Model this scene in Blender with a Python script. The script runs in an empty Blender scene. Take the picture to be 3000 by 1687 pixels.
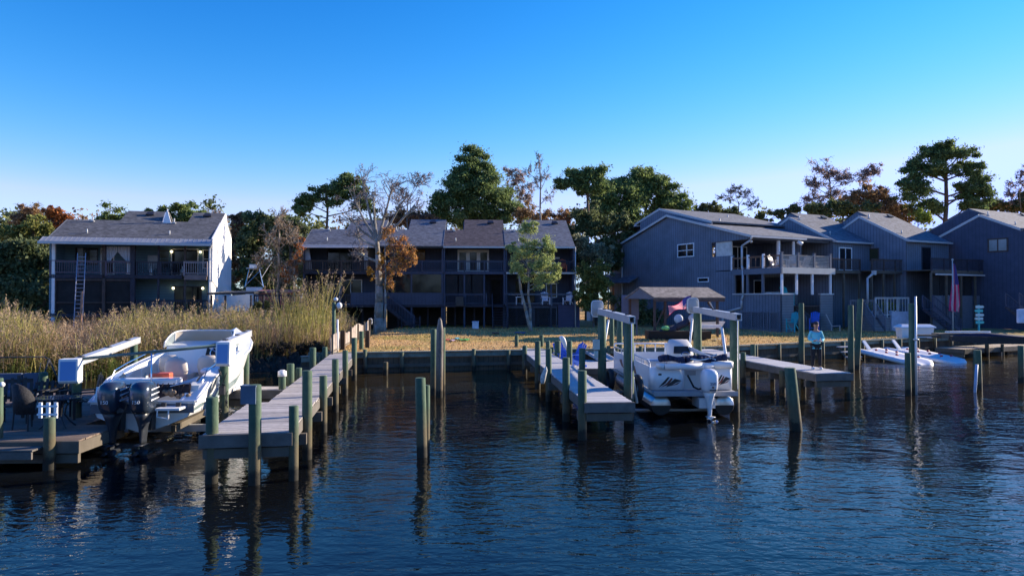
import bpy, bmesh, math, random
import numpy as np
from mathutils import Vector, Matrix

random.seed(7)
RNG = np.random.default_rng(11)
SC = bpy.context.scene
COL = SC.collection
R = math.radians
PI = math.pi

# ------------------------------------------------------------------ camera
CAMZ, FPX, CX, CY = 3.75, 2000.0, 1500.0, 843.5
PIT = math.atan(27 / 2000)
cam_d = bpy.data.cameras.new('camera')
cam_d.sensor_width = 36.0
cam_d.lens = 24.0
cam_d.clip_end = 5000
cam = bpy.data.objects.new('camera', cam_d)
COL.objects.link(cam)
cam.location = (0, 0, CAMZ)
cam.rotation_euler = (R(90) + PIT, 0, 0)
SC.camera = cam
SC.render.resolution_x, SC.render.resolution_y = 1024, 575

# ------------------------------------------------------------------ sky, sun, exposure
SUN_EL, SUN_AZ = R(19.5), math.atan2(0.92, 0.40)      # azimuth from +Y towards +X
w = bpy.data.worlds.new('World')
SC.world = w
w.use_nodes = True
nt = w.node_tree
sky = nt.nodes.new('ShaderNodeTexSky')
sky.sky_type = 'NISHITA'
sky.sun_disc = False
sky.sun_elevation = SUN_EL
sky.sun_rotation = SUN_AZ
sky.altitude = 0
sky.air_density = 1.0
sky.dust_density = 0.0
sky.ozone_density = 4.0
# tone of the clear winter sky: deep blue away from the sun, pale towards it
def wm_(op, a, b=None):
    n = nt.nodes.new('ShaderNodeMath'); n.operation = op
    for i, v in enumerate((a, b)):
        if v is None: continue
        if isinstance(v, (int, float)): n.inputs[i].default_value = v
        else: nt.links.new(v, n.inputs[i])
    return n.outputs[0]
hs = nt.nodes.new('ShaderNodeHueSaturation')
hs.inputs['Saturation'].default_value = 1.25
nt.links.new(sky.outputs[0], hs.inputs['Color'])
sp = nt.nodes.new('ShaderNodeSeparateColor'); nt.links.new(hs.outputs[0], sp.inputs[0])
cb = nt.nodes.new('ShaderNodeCombineColor')
K = .27
r_, g_, b_ = [wm_('MULTIPLY', wm_('MAXIMUM', sp.outputs[i], 0.), K) for i in range(3)]
r2 = wm_('POWER', r_, 2.)
rr = wm_('DIVIDE', wm_('MULTIPLY', r2, 4.9/K), wm_('MULTIPLY_ADD', r2, 1.5) if False else wm_('ADD', wm_('MULTIPLY', r2, 1.5), 1.))
gg = wm_('DIVIDE', wm_('MULTIPLY', wm_('POWER', g_, 1.2), 1.03/K), wm_('ADD', wm_('MULTIPLY', wm_('POWER', g_, 3.), .27), 1.))
g2 = wm_('POWER', g_, 2.); gg = wm_('MULTIPLY', gg, wm_('MULTIPLY', wm_('DIVIDE', g2, wm_('ADD', g2, .022)), 1.03))
bb = wm_('DIVIDE', wm_('MULTIPLY', b_, 1.03/K), wm_('ADD', wm_('MULTIPLY', b_, .1), 1.))
rr = wm_('MINIMUM', rr, wm_('MULTIPLY', gg, .74)); gg = wm_('MINIMUM', gg, wm_('MULTIPLY', bb, .96))
for i, v in enumerate((rr, gg, bb)): nt.links.new(v, cb.inputs[i])
nt.links.new(cb.outputs[0], nt.nodes['Background'].inputs[0])
nt.nodes['Background'].inputs[1].default_value = 0.138
sd = bpy.data.lights.new('sun', 'SUN')
sd.energy = 5.0
sd.angle = R(0.5)
sd.color = (1.0, 0.85, 0.66)
sun = bpy.data.objects.new('sun', sd)
COL.objects.link(sun)
S = Vector((math.sin(SUN_AZ) * math.cos(SUN_EL), math.cos(SUN_AZ) * math.cos(SUN_EL), math.sin(SUN_EL)))
sun.rotation_euler = S.to_track_quat('Z', 'Y').to_euler()
SC.view_settings.view_transform = 'Standard'
SC.view_settings.look = 'None'
SC.view_settings.exposure = 1.0
SC.view_settings.gamma = 1

# ------------------------------------------------------------------ measuring helpers
def ray(x, y):
    a, b = (x - CX) / FPX, (CY - y) / FPX
    return Vector((a, math.cos(PIT) - b * math.sin(PIT), math.sin(PIT) + b * math.cos(PIT)))
def at(x, y, Y):
    d = ray(x, y)
    return Vector((0, 0, CAMZ)) + d * (Y / d.y)
def on(x, y, z):
    d = ray(x, y)
    return Vector((0, 0, CAMZ)) + d * ((z - CAMZ) / d.z)
def along(px, P, D):
    k = (px - CX) / FPX
    t = (k * P[1] - P[0]) / (D[0] - k * D[1])
    return Vector((P[0] + t * D[0], P[1] + t * D[1], 0))

# ------------------------------------------------------------------ materials
MATS = {}
def M(name, col, rough=.7, var=.18, scale=2.5, bump=.0, metal=0., spec=.4, col2=None, isl=.0,
      stripe=None, stretch=None, streak=None, coat=0., trans=0., shingle=None, band=None):
    if name in MATS: return MATS[name]
    m = bpy.data.materials.new(name)
    m.use_nodes = True
    t = m.node_tree; N = t.nodes; L = t.links
    b = N['Principled BSDF']
    b.inputs['Roughness'].default_value = rough
    b.inputs['Metallic'].default_value = metal
    b.inputs['Specular IOR Level'].default_value = spec
    b.inputs['Coat Weight'].default_value = coat
    tc = N.new('ShaderNodeTexCoord')
    mp = N.new('ShaderNodeMapping')
    L.new(tc.outputs['Object'], mp.inputs[0])
    if stretch: mp.inputs['Scale'].default_value = stretch
    nz = N.new('ShaderNodeTexNoise')
    nz.inputs['Scale'].default_value = scale
    nz.inputs['Detail'].default_value = 6
    nz.inputs['Roughness'].default_value = .62
    L.new(mp.outputs[0], nz.inputs['Vector'])
    c = tuple(col) + (1,)
    def mathn(op, a, bb=None, cc=None):
        n = N.new('ShaderNodeMath'); n.operation = op
        for i, v in enumerate((a, bb, cc)):
            if v is None: continue
            if isinstance(v, (int, float)): n.inputs[i].default_value = v
            else: L.new(v, n.inputs[i])
        return n.outputs[0]
    def mix(fac, A, B, typ='MIX'):
        n = N.new('ShaderNodeMix'); n.data_type = 'RGBA'; n.blend_type = typ
        if isinstance(fac, (int, float)): n.inputs[0].default_value = fac
        else: L.new(fac, n.inputs[0])
        for i, v in ((6, A), (7, B)):
            if isinstance(v, tuple): n.inputs[i].default_value = v
            else: L.new(v, n.inputs[i])
        return n.outputs[2]
    rm = N.new('ShaderNodeMapRange')
    rm.inputs[1].default_value = .32; rm.inputs[2].default_value = .68
    L.new(nz.outputs[0], rm.inputs[0])
    f = rm.outputs[0]
    lo = tuple(v * (1 - var) for v in col) + (1,)
    hi = tuple(min(1, v * (1 + var)) for v in col) + (1,)
    if col2 is not None: lo, hi = c, tuple(col2) + (1,)
    out = mix(f, lo, hi)
    if isl > 0:
        g = N.new('ShaderNodeNewGeometry')
        r = mathn('MULTIPLY_ADD', g.outputs['Random Per Island'], 2 * isl, 1 - isl)
        cv = N.new('ShaderNodeCombineColor')
        for i in range(3): L.new(r, cv.inputs[i])
        out = mix(1., out, cv.outputs[0], 'MULTIPLY')
    hgt = nz.outputs[0]
    sep = None
    if stripe or band or shingle:
        sep = N.new('ShaderNodeSeparateXYZ'); L.new(tc.outputs['Object'], sep.inputs[0])
    if stripe:
        axis, per, wid, dark = stripe
        s = sep.outputs[2] if axis == 'z' else mathn('ADD', sep.outputs[0], sep.outputs[1])
        fr = mathn('FRACT', mathn('MULTIPLY', s, 1. / per))
        g0 = mathn('LESS_THAN', fr, wid / per)
        out = mix(mathn('MULTIPLY', g0, dark), out, (0.01, 0.012, 0.016, 1))
        hgt = mathn('MULTIPLY_ADD', g0, -1.5, hgt)
    if shingle:
        fr = mathn('FRACT', mathn('MULTIPLY', sep.outputs[2], 1. / shingle))
        v2 = N.new('ShaderNodeTexVoronoi'); v2.inputs['Scale'].default_value = 4.5
        mp2 = N.new('ShaderNodeMapping'); mp2.inputs['Scale'].default_value = (1, .6, 3)
        L.new(tc.outputs['Object'], mp2.inputs[0]); L.new(mp2.outputs[0], v2.inputs['Vector'])
        sx = N.new('ShaderNodeSeparateColor'); L.new(v2.outputs['Color'], sx.inputs[0]); cx = N.new('ShaderNodeCombineColor'); [L.new(sx.outputs[0], cx.inputs[i]) for i in range(3)]; out = mix(.35, out, cx.outputs[0], 'SOFT_LIGHT')
        g0 = mathn('LESS_THAN', fr, .14)
        out = mix(mathn('MULTIPLY', g0, .45), out, (0.01, 0.01, 0.012, 1))
    if streak:
        n2 = N.new('ShaderNodeTexNoise'); n2.inputs['Scale'].default_value = 5; n2.inputs['Detail'].default_value = 4
        m2 = N.new('ShaderNodeMapping'); m2.inputs['Scale'].default_value = (1.2, 1.2, .16)
        L.new(tc.outputs['Object'], m2.inputs[0]); L.new(m2.outputs[0], n2.inputs['Vector'])
        r2 = N.new('ShaderNodeMapRange'); r2.inputs[1].default_value = .48; r2.inputs[2].default_value = .66
        L.new(n2.outputs[0], r2.inputs[0])
        out = mix(mathn('MULTIPLY', r2.outputs[0], streak[1]), out, tuple(streak[0]) + (1,))
    if band:     # wood that stands in water: weed and wet below, rust-brown stain above
        zn = mathn('MULTIPLY_ADD', nz.outputs[0], .5, sep.outputs[2])
        r3 = N.new('ShaderNodeMapRange'); r3.inputs[1].default_value = .85; r3.inputs[2].default_value = 1.45
        r3.inputs[3].default_value = .8; r3.inputs[4].default_value = 0
        L.new(zn, r3.inputs[0])
        out = mix(r3.outputs[0], out, (0.12, 0.085, 0.045, 1))
        r4 = N.new('ShaderNodeMapRange'); r4.inputs[1].default_value = .45; r4.inputs[2].default_value = .6
        r4.inputs[3].default_value = .93; r4.inputs[4].default_value = 0
        L.new(zn, r4.inputs[0])
        out = mix(r4.outputs[0], out, (0.016, 0.015, 0.011, 1))
    L.new(out, b.inputs['Base Color'])
    if bump > 0:
        bn = N.new('ShaderNodeBump'); bn.inputs['Strength'].default_value = bump
        bn.inputs['Distance'].default_value = .03
        L.new(hgt, bn.inputs['Height']); L.new(bn.outputs[0], b.inputs['Normal'])
    if trans > 0:
        tr = N.new('ShaderNodeBsdfTranslucent'); L.new(out, tr.inputs[0])
        mx = N.new('ShaderNodeMixShader'); mx.inputs[0].default_value = trans
        L.new(b.outputs[0], mx.inputs[1]); L.new(tr.outputs[0], mx.inputs[2])
        L.new(mx.outputs[0], N['Material Output'].inputs[0])
    MATS[name] = m
    return m

def GL(name, col, rough=.05):       # dark window glass
    if name in MATS: return MATS[name]
    m = M(name, col, rough=rough, var=.3, scale=.6, spec=.35)
    return m
def EM(name, col, st):
    m = bpy.data.materials.new(name); m.use_nodes = True
    b = m.node_tree.nodes['Principled BSDF']
    b.inputs['Base Color'].default_value = tuple(col) + (1,)
    b.inputs['Emission Color'].default_value = tuple(col) + (1,)
    b.inputs['Emission Strength'].default_value = st
    return m

# ------------------------------------------------------------------ mesh builder
class MB:
    def __init__(s): s.v = []; s.f = []; s.mi = []; s.m = 0; s.sm = []; s.smooth = False
    def _add(s, vs, fs):
        o = len(s.v); s.v += [tuple(v) for v in vs]
        for f in fs:
            s.f.append([i + o for i in f]); s.mi.append(s.m); s.sm.append(s.smooth)
        return s
    def box(s, x0, y0, z0, x1, y1, z1):
        if x0 > x1: x0, x1 = x1, x0
        if y0 > y1: y0, y1 = y1, y0
        if z0 > z1: z0, z1 = z1, z0
        return s._add([(x0,y0,z0),(x1,y0,z0),(x1,y1,z0),(x0,y1,z0),(x0,y0,z1),(x1,y0,z1),(x1,y1,z1),(x0,y1,z1)],
            [(0,3,2,1),(4,5,6,7),(0,1,5,4),(1,2,6,5),(2,3,7,6),(3,0,4,7)])
    def bar(s, p, q, w, h, up=(0,0,1)):
        p, q = Vector(p), Vector(q); d = (q - p).normalized(); up = Vector(up)
        if abs(d.dot(up)) > .98: up = Vector((0,1,0))
        a = d.cross(up).normalized() * w / 2; b = a.cross(d).normalized() * h / 2
        vs = [p-a-b, p+a-b, p+a+b, p-a+b, q-a-b, q+a-b, q+a+b, q-a+b]
        return s._add(vs, [(3,2,1,0),(4,5,6,7),(0,1,5,4),(1,2,6,5),(2,3,7,6),(3,0,4,7)])
    def tube(s, p, q, r0, r1=None, n=10, cap=True):
        if r1 is None: r1 = r0
        p, q = Vector(p), Vector(q); d = (q - p)
        if d.length < 1e-6: return s
        d.normalize(); u = Vector((0,0,1)) if abs(d.z) < .95 else Vector((1,0,0))
        a = d.cross(u).normalized(); b = d.cross(a)
        vs = []
        for c, r in ((p, r0), (q, r1)):
            for i in range(n):
                t = 2*PI*i/n; vs.append(c + a*math.cos(t)*r + b*math.sin(t)*r)
        fs = [(i, (i+1) % n, n+(i+1) % n, n+i) for i in range(n)]
        sm = s.smooth; s.smooth = n > 6
        s._add(vs, fs)
        s.smooth = False
        if cap:
            o = len(s.v) - 2*n
            s.f.append([o+i for i in reversed(range(n))]); s.f.append([o+n+i for i in range(n)])
            s.mi += [s.m]*2; s.sm += [False]*2
        s.smooth = sm
        return s
    def path(s, pts, r, n=8):
        for i in range(len(pts)-1):
            r0 = r[i] if isinstance(r, (list, tuple)) else r
            r1 = r[i+1] if isinstance(r, (list, tuple)) else r
            s.tube(pts[i], pts[i+1], r0, r1, n, True)
        return s
    def poly(s, pts): return s._add(pts, [tuple(range(len(pts)))])
    def slab(s, pts, t):            # polygon given counter-clockwise from outside, thickened inwards by t along its normal
        P = [Vector(p) for p in pts]
        n = Vector((0,0,0))
        for i in range(len(P)): n += P[i].cross(P[(i+1) % len(P)])
        n.normalize(); k = len(P)
        vs = P + [p - n*t for p in P]
        fs = [tuple(range(k)), tuple(reversed(range(k, 2*k)))] + [((i+1) % k, i, k+i, k+(i+1) % k) for i in range(k)]
        return s._add(vs, fs)
    def loft(s, rings, cap0=True, cap1=True, closed=True):
        n = len(rings[0]); vs = [p for r in rings for p in r]; fs = []
        for j in range(len(rings)-1):
            for i in range(n if closed else n-1):
                a = j*n+i; b = j*n+(i+1) % n
                fs.append((a, b, b+n, a+n))
        if cap0: fs.append(tuple(reversed(range(n))))
        if cap1: fs.append(tuple(range((len(rings)-1)*n, len(rings)*n)))
        return s._add(vs, fs)
    def ball(s, c, r, n=10, k=7):
        c = Vector(c); r = Vector(r) if hasattr(r, '__len__') else Vector((r, r, r)); rings = []
        for j in range(k+1):
            t = -PI/2 + PI*j/k; rr = max(math.cos(t), .02)
            rings.append([(c.x+r.x*rr*math.cos(2*PI*i/n), c.y+r.y*rr*math.sin(2*PI*i/n), c.z+r.z*math.sin(t)) for i in range(n)])
        sm = s.smooth; s.smooth = True; s.loft(rings); s.smooth = sm
        return s
    def build(s, name, mat, parent=None, loc=None, rot=0, bevel=0, sub=0):
        me = bpy.data.meshes.new(name)
        me.from_pydata(s.v, [], s.f)
        for m in (mat if isinstance(mat, (list, tuple)) else [mat]): me.materials.append(m)
        me.polygons.foreach_set('material_index', s.mi)
        me.polygons.foreach_set('use_smooth', s.sm)
        bm = bmesh.new(); bm.from_mesh(me)
        bmesh.ops.delete(bm, geom=[v for v in bm.verts if not v.link_faces], context='VERTS')
        bmesh.ops.recalc_face_normals(bm, faces=bm.faces)
        if bevel > 0:
            eds = [e for e in bm.edges if len(e.link_faces) == 2 and e.calc_face_angle(0) > .6]
            bmesh.ops.bevel(bm, geom=eds, offset=bevel, segments=2, affect='EDGES', profile=.6)
        bm.to_mesh(me); bm.free()
        me.update()
        o = bpy.data.objects.new(name, me)
        COL.objects.link(o)
        if parent: o.parent = parent
        if loc is not None: o.location = loc
        if rot: o.rotation_euler.z = rot
        if sub:
            md = o.modifiers.new('s', 'SUBSURF'); md.levels = md.render_levels = sub
        return o

def tag(o, label, cat, group=None, kind=None):
    if label: o['label'] = label
    if cat: o['category'] = cat
    if group: o['group'] = group
    if kind: o['kind'] = kind
    return o
def thing(name, label, cat, loc=(0,0,0), rot=0, group=None):
    o = bpy.data.objects.new(name, None); COL.objects.link(o)
    o.location = loc; o.rotation_euler.z = rot; o.empty_display_size = .3
    return tag(o, label, cat, group)
def copy_tree(o, parent=None):
    c = o.copy(); COL.objects.link(c); c.parent = parent
    for ch in list(o.children): copy_tree(ch, c)
    return c
def fast_mesh(name, V, nper, mat, parent=None):
    """V: (n*nper,3) array, faces of nper corners, unconnected"""
    me = bpy.data.meshes.new(name); n = len(V)//nper
    me.vertices.add(len(V)); me.vertices.foreach_set('co', np.ascontiguousarray(V, dtype=np.float32).ravel())
    me.loops.add(n*nper); me.loops.foreach_set('vertex_index', np.arange(n*nper, dtype=np.int32))
    me.polygons.add(n)
    me.polygons.foreach_set('loop_start', np.arange(0, n*nper, nper, dtype=np.int32))
    me.polygons.foreach_set('loop_total', np.full(n, nper, dtype=np.int32))
    me.update(calc_edges=True)
    me.materials.append(mat)
    o = bpy.data.objects.new(name, me); COL.objects.link(o)
    if parent: o.parent = parent
    return o
def text_mesh(txt, size, mat, parent, loc, rot, name='lettering', extrude=.004):
    cu = bpy.data.curves.new('t', 'FONT'); cu.body = txt; cu.size = size; cu.extrude = extrude
    cu.align_x = 'CENTER'; cu.align_y = 'CENTER'
    to = bpy.data.objects.new('t', cu); COL.objects.link(to)
    dg = bpy.context.evaluated_depsgraph_get()
    me = bpy.data.meshes.new_from_object(to.evaluated_get(dg))
    bpy.data.objects.remove(to)
    me.materials.clear(); me.materials.append(mat)
    o = bpy.data.objects.new(name, me); COL.objects.link(o); o.parent = parent
    o.location = loc; o.rotation_euler = rot
    return o

# ------------------------------------------------------------------ palette
WOODG = M('grey weathered planks', (.42,.385,.36), .8, .22, 6, .25, isl=.22, stretch=(1,6,1), streak=((.2,.16,.13),.25))
WOODP = M('pale grey planks', (.47,.46,.47), .8, .15, 6, .2, isl=.1, stretch=(1,6,1))
WOODB = M('brown deck planks', (0.162,0.12,0.093), .8, .25, 6, .25, isl=.25, stretch=(1,6,1))
TIMB = M('treated timber beam', (0.1,0.085,0.065), .85, .3, 3, .3, col2=(0.14,0.12,0.095))
TIMBS = M('silvery fascia timber', (.13,.118,.105), .85, .25, 3, .3)
PILE = M('green treated piling wood', (.04,.085,.055), .8, .3, 7, .35, col2=(.07,.12,.075), streak=((.2,.23,.16),.45), band=True)
PILEG = M('grey weathered piling wood', (0.18,0.162,0.144), .9, .3, 7, .4, col2=(0.102,0.09,0.078), streak=((.4,.36,.32),.5), band=True)
WALLW = M('seawall timber', (.15,.105,.07), .9, .4, 2.5, .4, col2=(.08,.06,.042), stripe=('x',.3,.02,.8))
CAPW = M('seawall cap timber', (.19,.22,.185), .85, .3, 3, .3)
WHITE = M('white gelcoat', (.8,.8,.79), .25, .03, 2, 0, spec=.5, coat=.3)
WPL = M('white plastic', (.78,.78,.77), .45, .05, 3)
WPAINT = M('white painted wood', (.8,.8,.82), .6, .08, 3)
WMET = M('pale gutter metal', (0.496,0.504,0.512), .45, .08, 2)
ALU = M('aluminium', (.55,.57,.6), .4, .08, 3, metal=.3)
ALUD = M('pontoon aluminium', (.5,.52,.55), .3, .15, 3, metal=.8)
STEEL = M('stainless tube', (.7,.7,.72), .2, .03, 3, metal=1)
BLACK = M('black rubber', (.02,.02,.022), .6, .3, 5)
DKMET = M('dark metal', (.03,.032,.036), .45, .2, 5)
NAVY = M('dark navy cowling paint', (.035,.05,.075), .22, .1, 2, metal=.3, coat=.6)
BEIGE = M('beige vinyl', (.62,.55,.47), .5, .08, 3, .05)
GLASS = GL('dark glass', (.012,.015,.018))
SCREEN = M('black insect screen', (.02,.02,.022), .9, .3, 2)
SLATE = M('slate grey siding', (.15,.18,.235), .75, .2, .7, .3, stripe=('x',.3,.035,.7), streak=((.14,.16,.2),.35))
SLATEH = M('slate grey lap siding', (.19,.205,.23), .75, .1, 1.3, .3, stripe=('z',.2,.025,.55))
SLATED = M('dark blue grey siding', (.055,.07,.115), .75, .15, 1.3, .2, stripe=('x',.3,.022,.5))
SLATEP = M('slate grey trim paint', (.13,.15,.19), .7, .1, 3)
TEALS = M('blue green siding', (.11,.2,.26), .75, .12, 1.3, .2, stripe=('z',.2,.02,.5))
SHGR = M('grey shingles', (.12,.12,.125), .9, .2, 1.2, .3, shingle=.13)
SHBR = M('brown shingles', (.095,.075,.08), .9, .2, 1.2, .3, shingle=.13)
SHLT = M('light grey shingles', (.14,.15,.175), .9, .15, 1.2, .3, shingle=.13)
SHTAN = M('tan shingles', (.2,.18,.165), .9, .25, 3, .3, shingle=.11)
DKWOOD = M('dark stained deck wood', (.034,.034,.05), .8, .3, 3, .2)
BRWOOD = M('brown stained deck wood', (.075,.055,.05), .8, .3, 3, .2)
BARK = M('grey brown bark', (.15,.12,.095), .95, .35, 4, .5, stretch=(1,1,.35))
BARKP = M('pine bark', (.12,.08,.06), .95, .35, 4, .5, stretch=(1,1,.35))
BARKW = M('pale mottled bark', (0.4,0.376,0.336), .9, .3, 2.2, .4, col2=(0.16,0.144,0.12))
# ================================================================== WATER
def water_mat():
    m = bpy.data.materials.new('rippled canal water'); m.use_nodes = True
    t = m.node_tree; N = t.nodes; L = t.links; b = N['Principled BSDF']
    b.inputs['Roughness'].default_value = .035
    b.inputs['IOR'].default_value = 1.34
    tc = N.new('ShaderNodeTexCoord')
    def noise(rot, sc, scale, det=3, dist=.0):
        mp = N.new('ShaderNodeMapping'); mp.inputs['Rotation'].default_value = (0, 0, R(rot)); mp.inputs['Scale'].default_value = sc
        L.new(tc.outputs['Object'], mp.inputs[0])
        n = N.new('ShaderNodeTexNoise'); n.inputs['Scale'].default_value = scale; n.inputs['Detail'].default_value = det
        n.inputs['Distortion'].default_value = dist; n.inputs['Roughness'].default_value = .5
        L.new(mp.outputs[0], n.inputs['Vector']); return n.outputs[0]
    def mth(op, a, bb=None, c=None):
        n = N.new('ShaderNodeMath'); n.operation = op
        for i, v in enumerate((a, bb, c)):
            if v is None: continue
            if isinstance(v, (int, float)): n.inputs[i].default_value = v
            else: L.new(v, n.inputs[i])
        return n.outputs[0]
    a = noise(-22, (.42, 1.0, 1), 3.6, 2, .5)      # main short chop
    c = noise(24, (.8, 1.1, 1), 7.5, 2, .4)      # crossing ripples
    d = noise(60, (1, 1, 1), .45, 2, .4)           # slow swell
    e = noise(15, (.8, 1.6, 1), 14, 1)
    calm = noise(0, (.6, 1, 1), .11, 2)
    cr = N.new('ShaderNodeMapRange'); cr.inputs[1].default_value = .4; cr.inputs[2].default_value = .62
    cr.inputs[3].default_value = .4; cr.inputs[4].default_value = 1.3
    L.new(calm, cr.inputs[0])
    # sheltered water inside the docks is calmer
    sep = N.new('ShaderNodeSeparateXYZ'); L.new(tc.outputs['Object'], sep.inputs[0])
    sh = N.new('ShaderNodeMapRange'); sh.inputs[1].default_value = 17; sh.inputs[2].default_value = 30
    sh.inputs[3].default_value = 1.; sh.inputs[4].default_value = .5
    L.new(sep.outputs[1], sh.inputs[0])
    h = mth('MULTIPLY', a, 1.25)
    h = mth('MULTIPLY_ADD', c, .5, h)
    h = mth('MULTIPLY_ADD', e, .04, h)
    h = mth('MULTIPLY', h, cr.outputs[0])
    h = mth('MULTIPLY', h, sh.outputs[0])
    h = mth('MULTIPLY_ADD', d, 2.4, h)
    bn = N.new('ShaderNodeBump'); bn.inputs['Strength'].default_value = 1.0; bn.inputs['Distance'].default_value = .0175
    L.new(h, bn.inputs['Height']); L.new(bn.outputs[0], b.inputs['Normal'])
    cm = N.new('ShaderNodeMapRange'); cm.inputs[1].default_value = 20; cm.inputs[2].default_value = 37
    L.new(sep.outputs[1], cm.inputs[0])
    mx = N.new('ShaderNodeMix'); mx.data_type = 'RGBA'
    mx.inputs[6].default_value = (.004, .005, .006, 1); mx.inputs[7].default_value = (.045, .032, .012, 1)
    L.new(cm.outputs[0], mx.inputs[0]); L.new(mx.outputs[2], b.inputs['Base Color'])
    return m
wm = MB(); wm.poly([(-90, -60, 0), (90, -60, 0), (90, 60, 0), (-90, 60, 0)])
tag(wm.build('water', water_mat()), 'dark blue rippled canal water', None, None, 'structure')

# ================================================================== GROUND
SHORE = [(-400, 20), (-90, 21), (-40, 23.5), (-26, 26), (-19, 30.5), (-15, 34.5), (-12, 36), (-10, 33.6), (11.3, 37.9), (31, 47.8), (60, 52), (120, 52), (500, 52)]
def shoreY(x):
    for (a, b), (c, d) in zip(SHORE, SHORE[1:]):
        if a <= x <= c: return b + (d-b)*(x-a)/(c-a)
    return 52
def groundz(x, y):
    s = shoreY(x)
    k = min(1, max(0, (x + 11) / 1.5))
    marsh = -.1 + min(1, max(0, (y - s) / 3)) * .45 + max(0, min(1, (y - 46) / 8)) * .55
    lawn = .97 + min(.18, max(0, (y - s) * .012)) + max(0, min(1, (y-60)/60))*.9
    if x < -12 and y > 55: marsh += max(0, min(1, (y-60)/60))*.9
    return marsh + (lawn - marsh) * k
def ground_mat():
    m = bpy.data.materials.new('winter lawn'); m.use_nodes = True
    t = m.node_tree; N = t.nodes; L = t.links; b = N['Principled BSDF']; b.inputs['Roughness'].default_value = .95
    b.inputs['Specular IOR Level'].default_value = .1
    tc = N.new('ShaderNodeTexCoord')
    def nz(s, d):
        n = N.new('ShaderNodeTexNoise'); n.inputs['Scale'].default_value = s; n.inputs['Detail'].default_value = d
        L.new(tc.outputs['Object'], n.inputs['Vector']); return n.outputs[0]
    def ramp(src, a, b_):
        r = N.new('ShaderNodeMapRange'); r.inputs[1].default_value = a; r.inputs[2].default_value = b_; L.new(src, r.inputs[0]); return r.outputs[0]
    def mix(f, A, B):
        n = N.new('ShaderNodeMix'); n.data_type = 'RGBA'; L.new(f, n.inputs[0])
        for i, v in ((6, A), (7, B)):
            if isinstance(v, tuple): n.inputs[i].default_value = v
            else: L.new(v, n.inputs[i])
        return n.outputs[2]
    big = nz(.22, 4); mid = nz(1.4, 6); fine = nz(14, 6)
    c1 = mix(ramp(mid, .35, .65), (.72, .42, .18, 1), (.62, .42, .17, 1))
    c2 = mix(ramp(mid, .4, .6), (.3, .27, .07, 1), (.5, .36, .13, 1))
    c = mix(ramp(big, .46, .6), c1, c2)
    c = mix(ramp(fine, .5, .72), c, (.1, .065, .03, 1))
    sep = N.new('ShaderNodeSeparateXYZ'); L.new(tc.outputs['Object'], sep.inputs[0])
    c = mix(ramp(sep.outputs[2], .75, .95), (.05, .042, .025, 1), c)
    L.new(c, b.inputs['Base Color'])
    bn = N.new('ShaderNodeBump'); bn.inputs['Strength'].default_value = .8; bn.inputs['Distance'].default_value = .05
    L.new(fine, bn.inputs['Height']); L.new(bn.outputs[0], b.inputs['Normal'])
    return m
xs = sorted(set([s[0] for s in SHORE] + [-9.5, -8.5, 4, 20, 40, 80] + [-11 + i*.5 for i in range(4)] + list(range(-38, 36, 3)) + [-300, -200, -140, 160, 220, 300]))
offs = [.15, 1, 2, 3.2, 5, 8, 11, 14, 18, 24, 32, 44, 60, 90, 140, 240, 500, 1500]
g = MB(); g.smooth = True
rows = []
for o_ in offs:
    rows.append([(x, shoreY(x) + o_, groundz(x, shoreY(x) + o_) + (random.uniform(-.03, .03) if 1 < o_ < 40 else 0)) for x in xs])
skirt = [(x, shoreY(x) + .15, -1.2) for x in xs]
rows = [skirt] + rows
n = len(xs)
g.v = [p for r in rows for p in r]
for j in range(len(rows)-1):
    for i in range(n-1):
        g.f.append([j*n+i, j*n+i+1, (j+1)*n+i+1, (j+1)*n+i]); g.mi.append(0); g.sm.append(j > 0)
tag(g.build('ground', ground_mat()), 'brown and olive winter lawn behind the seawall', None, None, 'structure')

# ================================================================== SEAWALL
def seawall(name, label, pts, ztop, group=None, step=.9):
    T = thing(name, label, 'seawall', (pts[0][0], pts[0][1], 0), 0, group)
    o = Vector((pts[0][0], pts[0][1], 0))
    wb, cb, wb2 = MB(), MB(), MB()
    posts = []
    for a, b in zip(pts, pts[1:]):
        A, B = Vector((*a, 0)) - o, Vector((*b, 0)) - o
        d = (B-A).normalized(); nrm = Vector((d.y, -d.x, 0))
        wb.bar(A + nrm*.0 + Vector((0,0,(ztop-.5)/2-.2)), B + nrm*.0 + Vector((0,0,(ztop-.5)/2-.2)), .1, ztop-.1+.4+.02)
        cb.bar(A + nrm*.06 + Vector((0,0,ztop)), B + nrm*.06 + Vector((0,0,ztop)), .34, .05)
        cb.bar(A + nrm*.12 + Vector((0,0,ztop-.16)), B + nrm*.12 + Vector((0,0,ztop-.16)), .07, .2)
        wb2.bar(A + nrm*.1 + Vector((0,0,.32)), B + nrm*.1 + Vector((0,0,.32)), .07, .16)
        L_ = (B-A).length; k = max(1, int(L_/1.75))
        for i in range(k):
            posts.append((A + d*(i+.5)*L_/k + nrm*.28, ztop + random.choice((.0, .02, .12, .16))))
    wb.build('timber_wall', WALLW, T); cb.build('cap', CAPW, T); wb2.build('waler', TIMB, T)
    for p, z in posts:
        m = MB(); m.tube((0,0,-.8), (0,0,z), .11, .1, 9)
        m.build('post', PILE, T, p)
    return T
seawall('seawall', 'timber seawall with round posts in front of the middle lawn', [(-10, 33.6), (11.3, 37.9)], 1.0)
seawall('seawall', 'timber seawall running behind the fishing person to the floating ramps', [(11.3, 37.9), (31, 47.8), (36, 48.6)], 1.02)
seawall('seawall', 'short shadowed timber seawall between the reeds and the left dock', [(-10.1, 32.7), (-8.7, 33.5)], .92)

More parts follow.
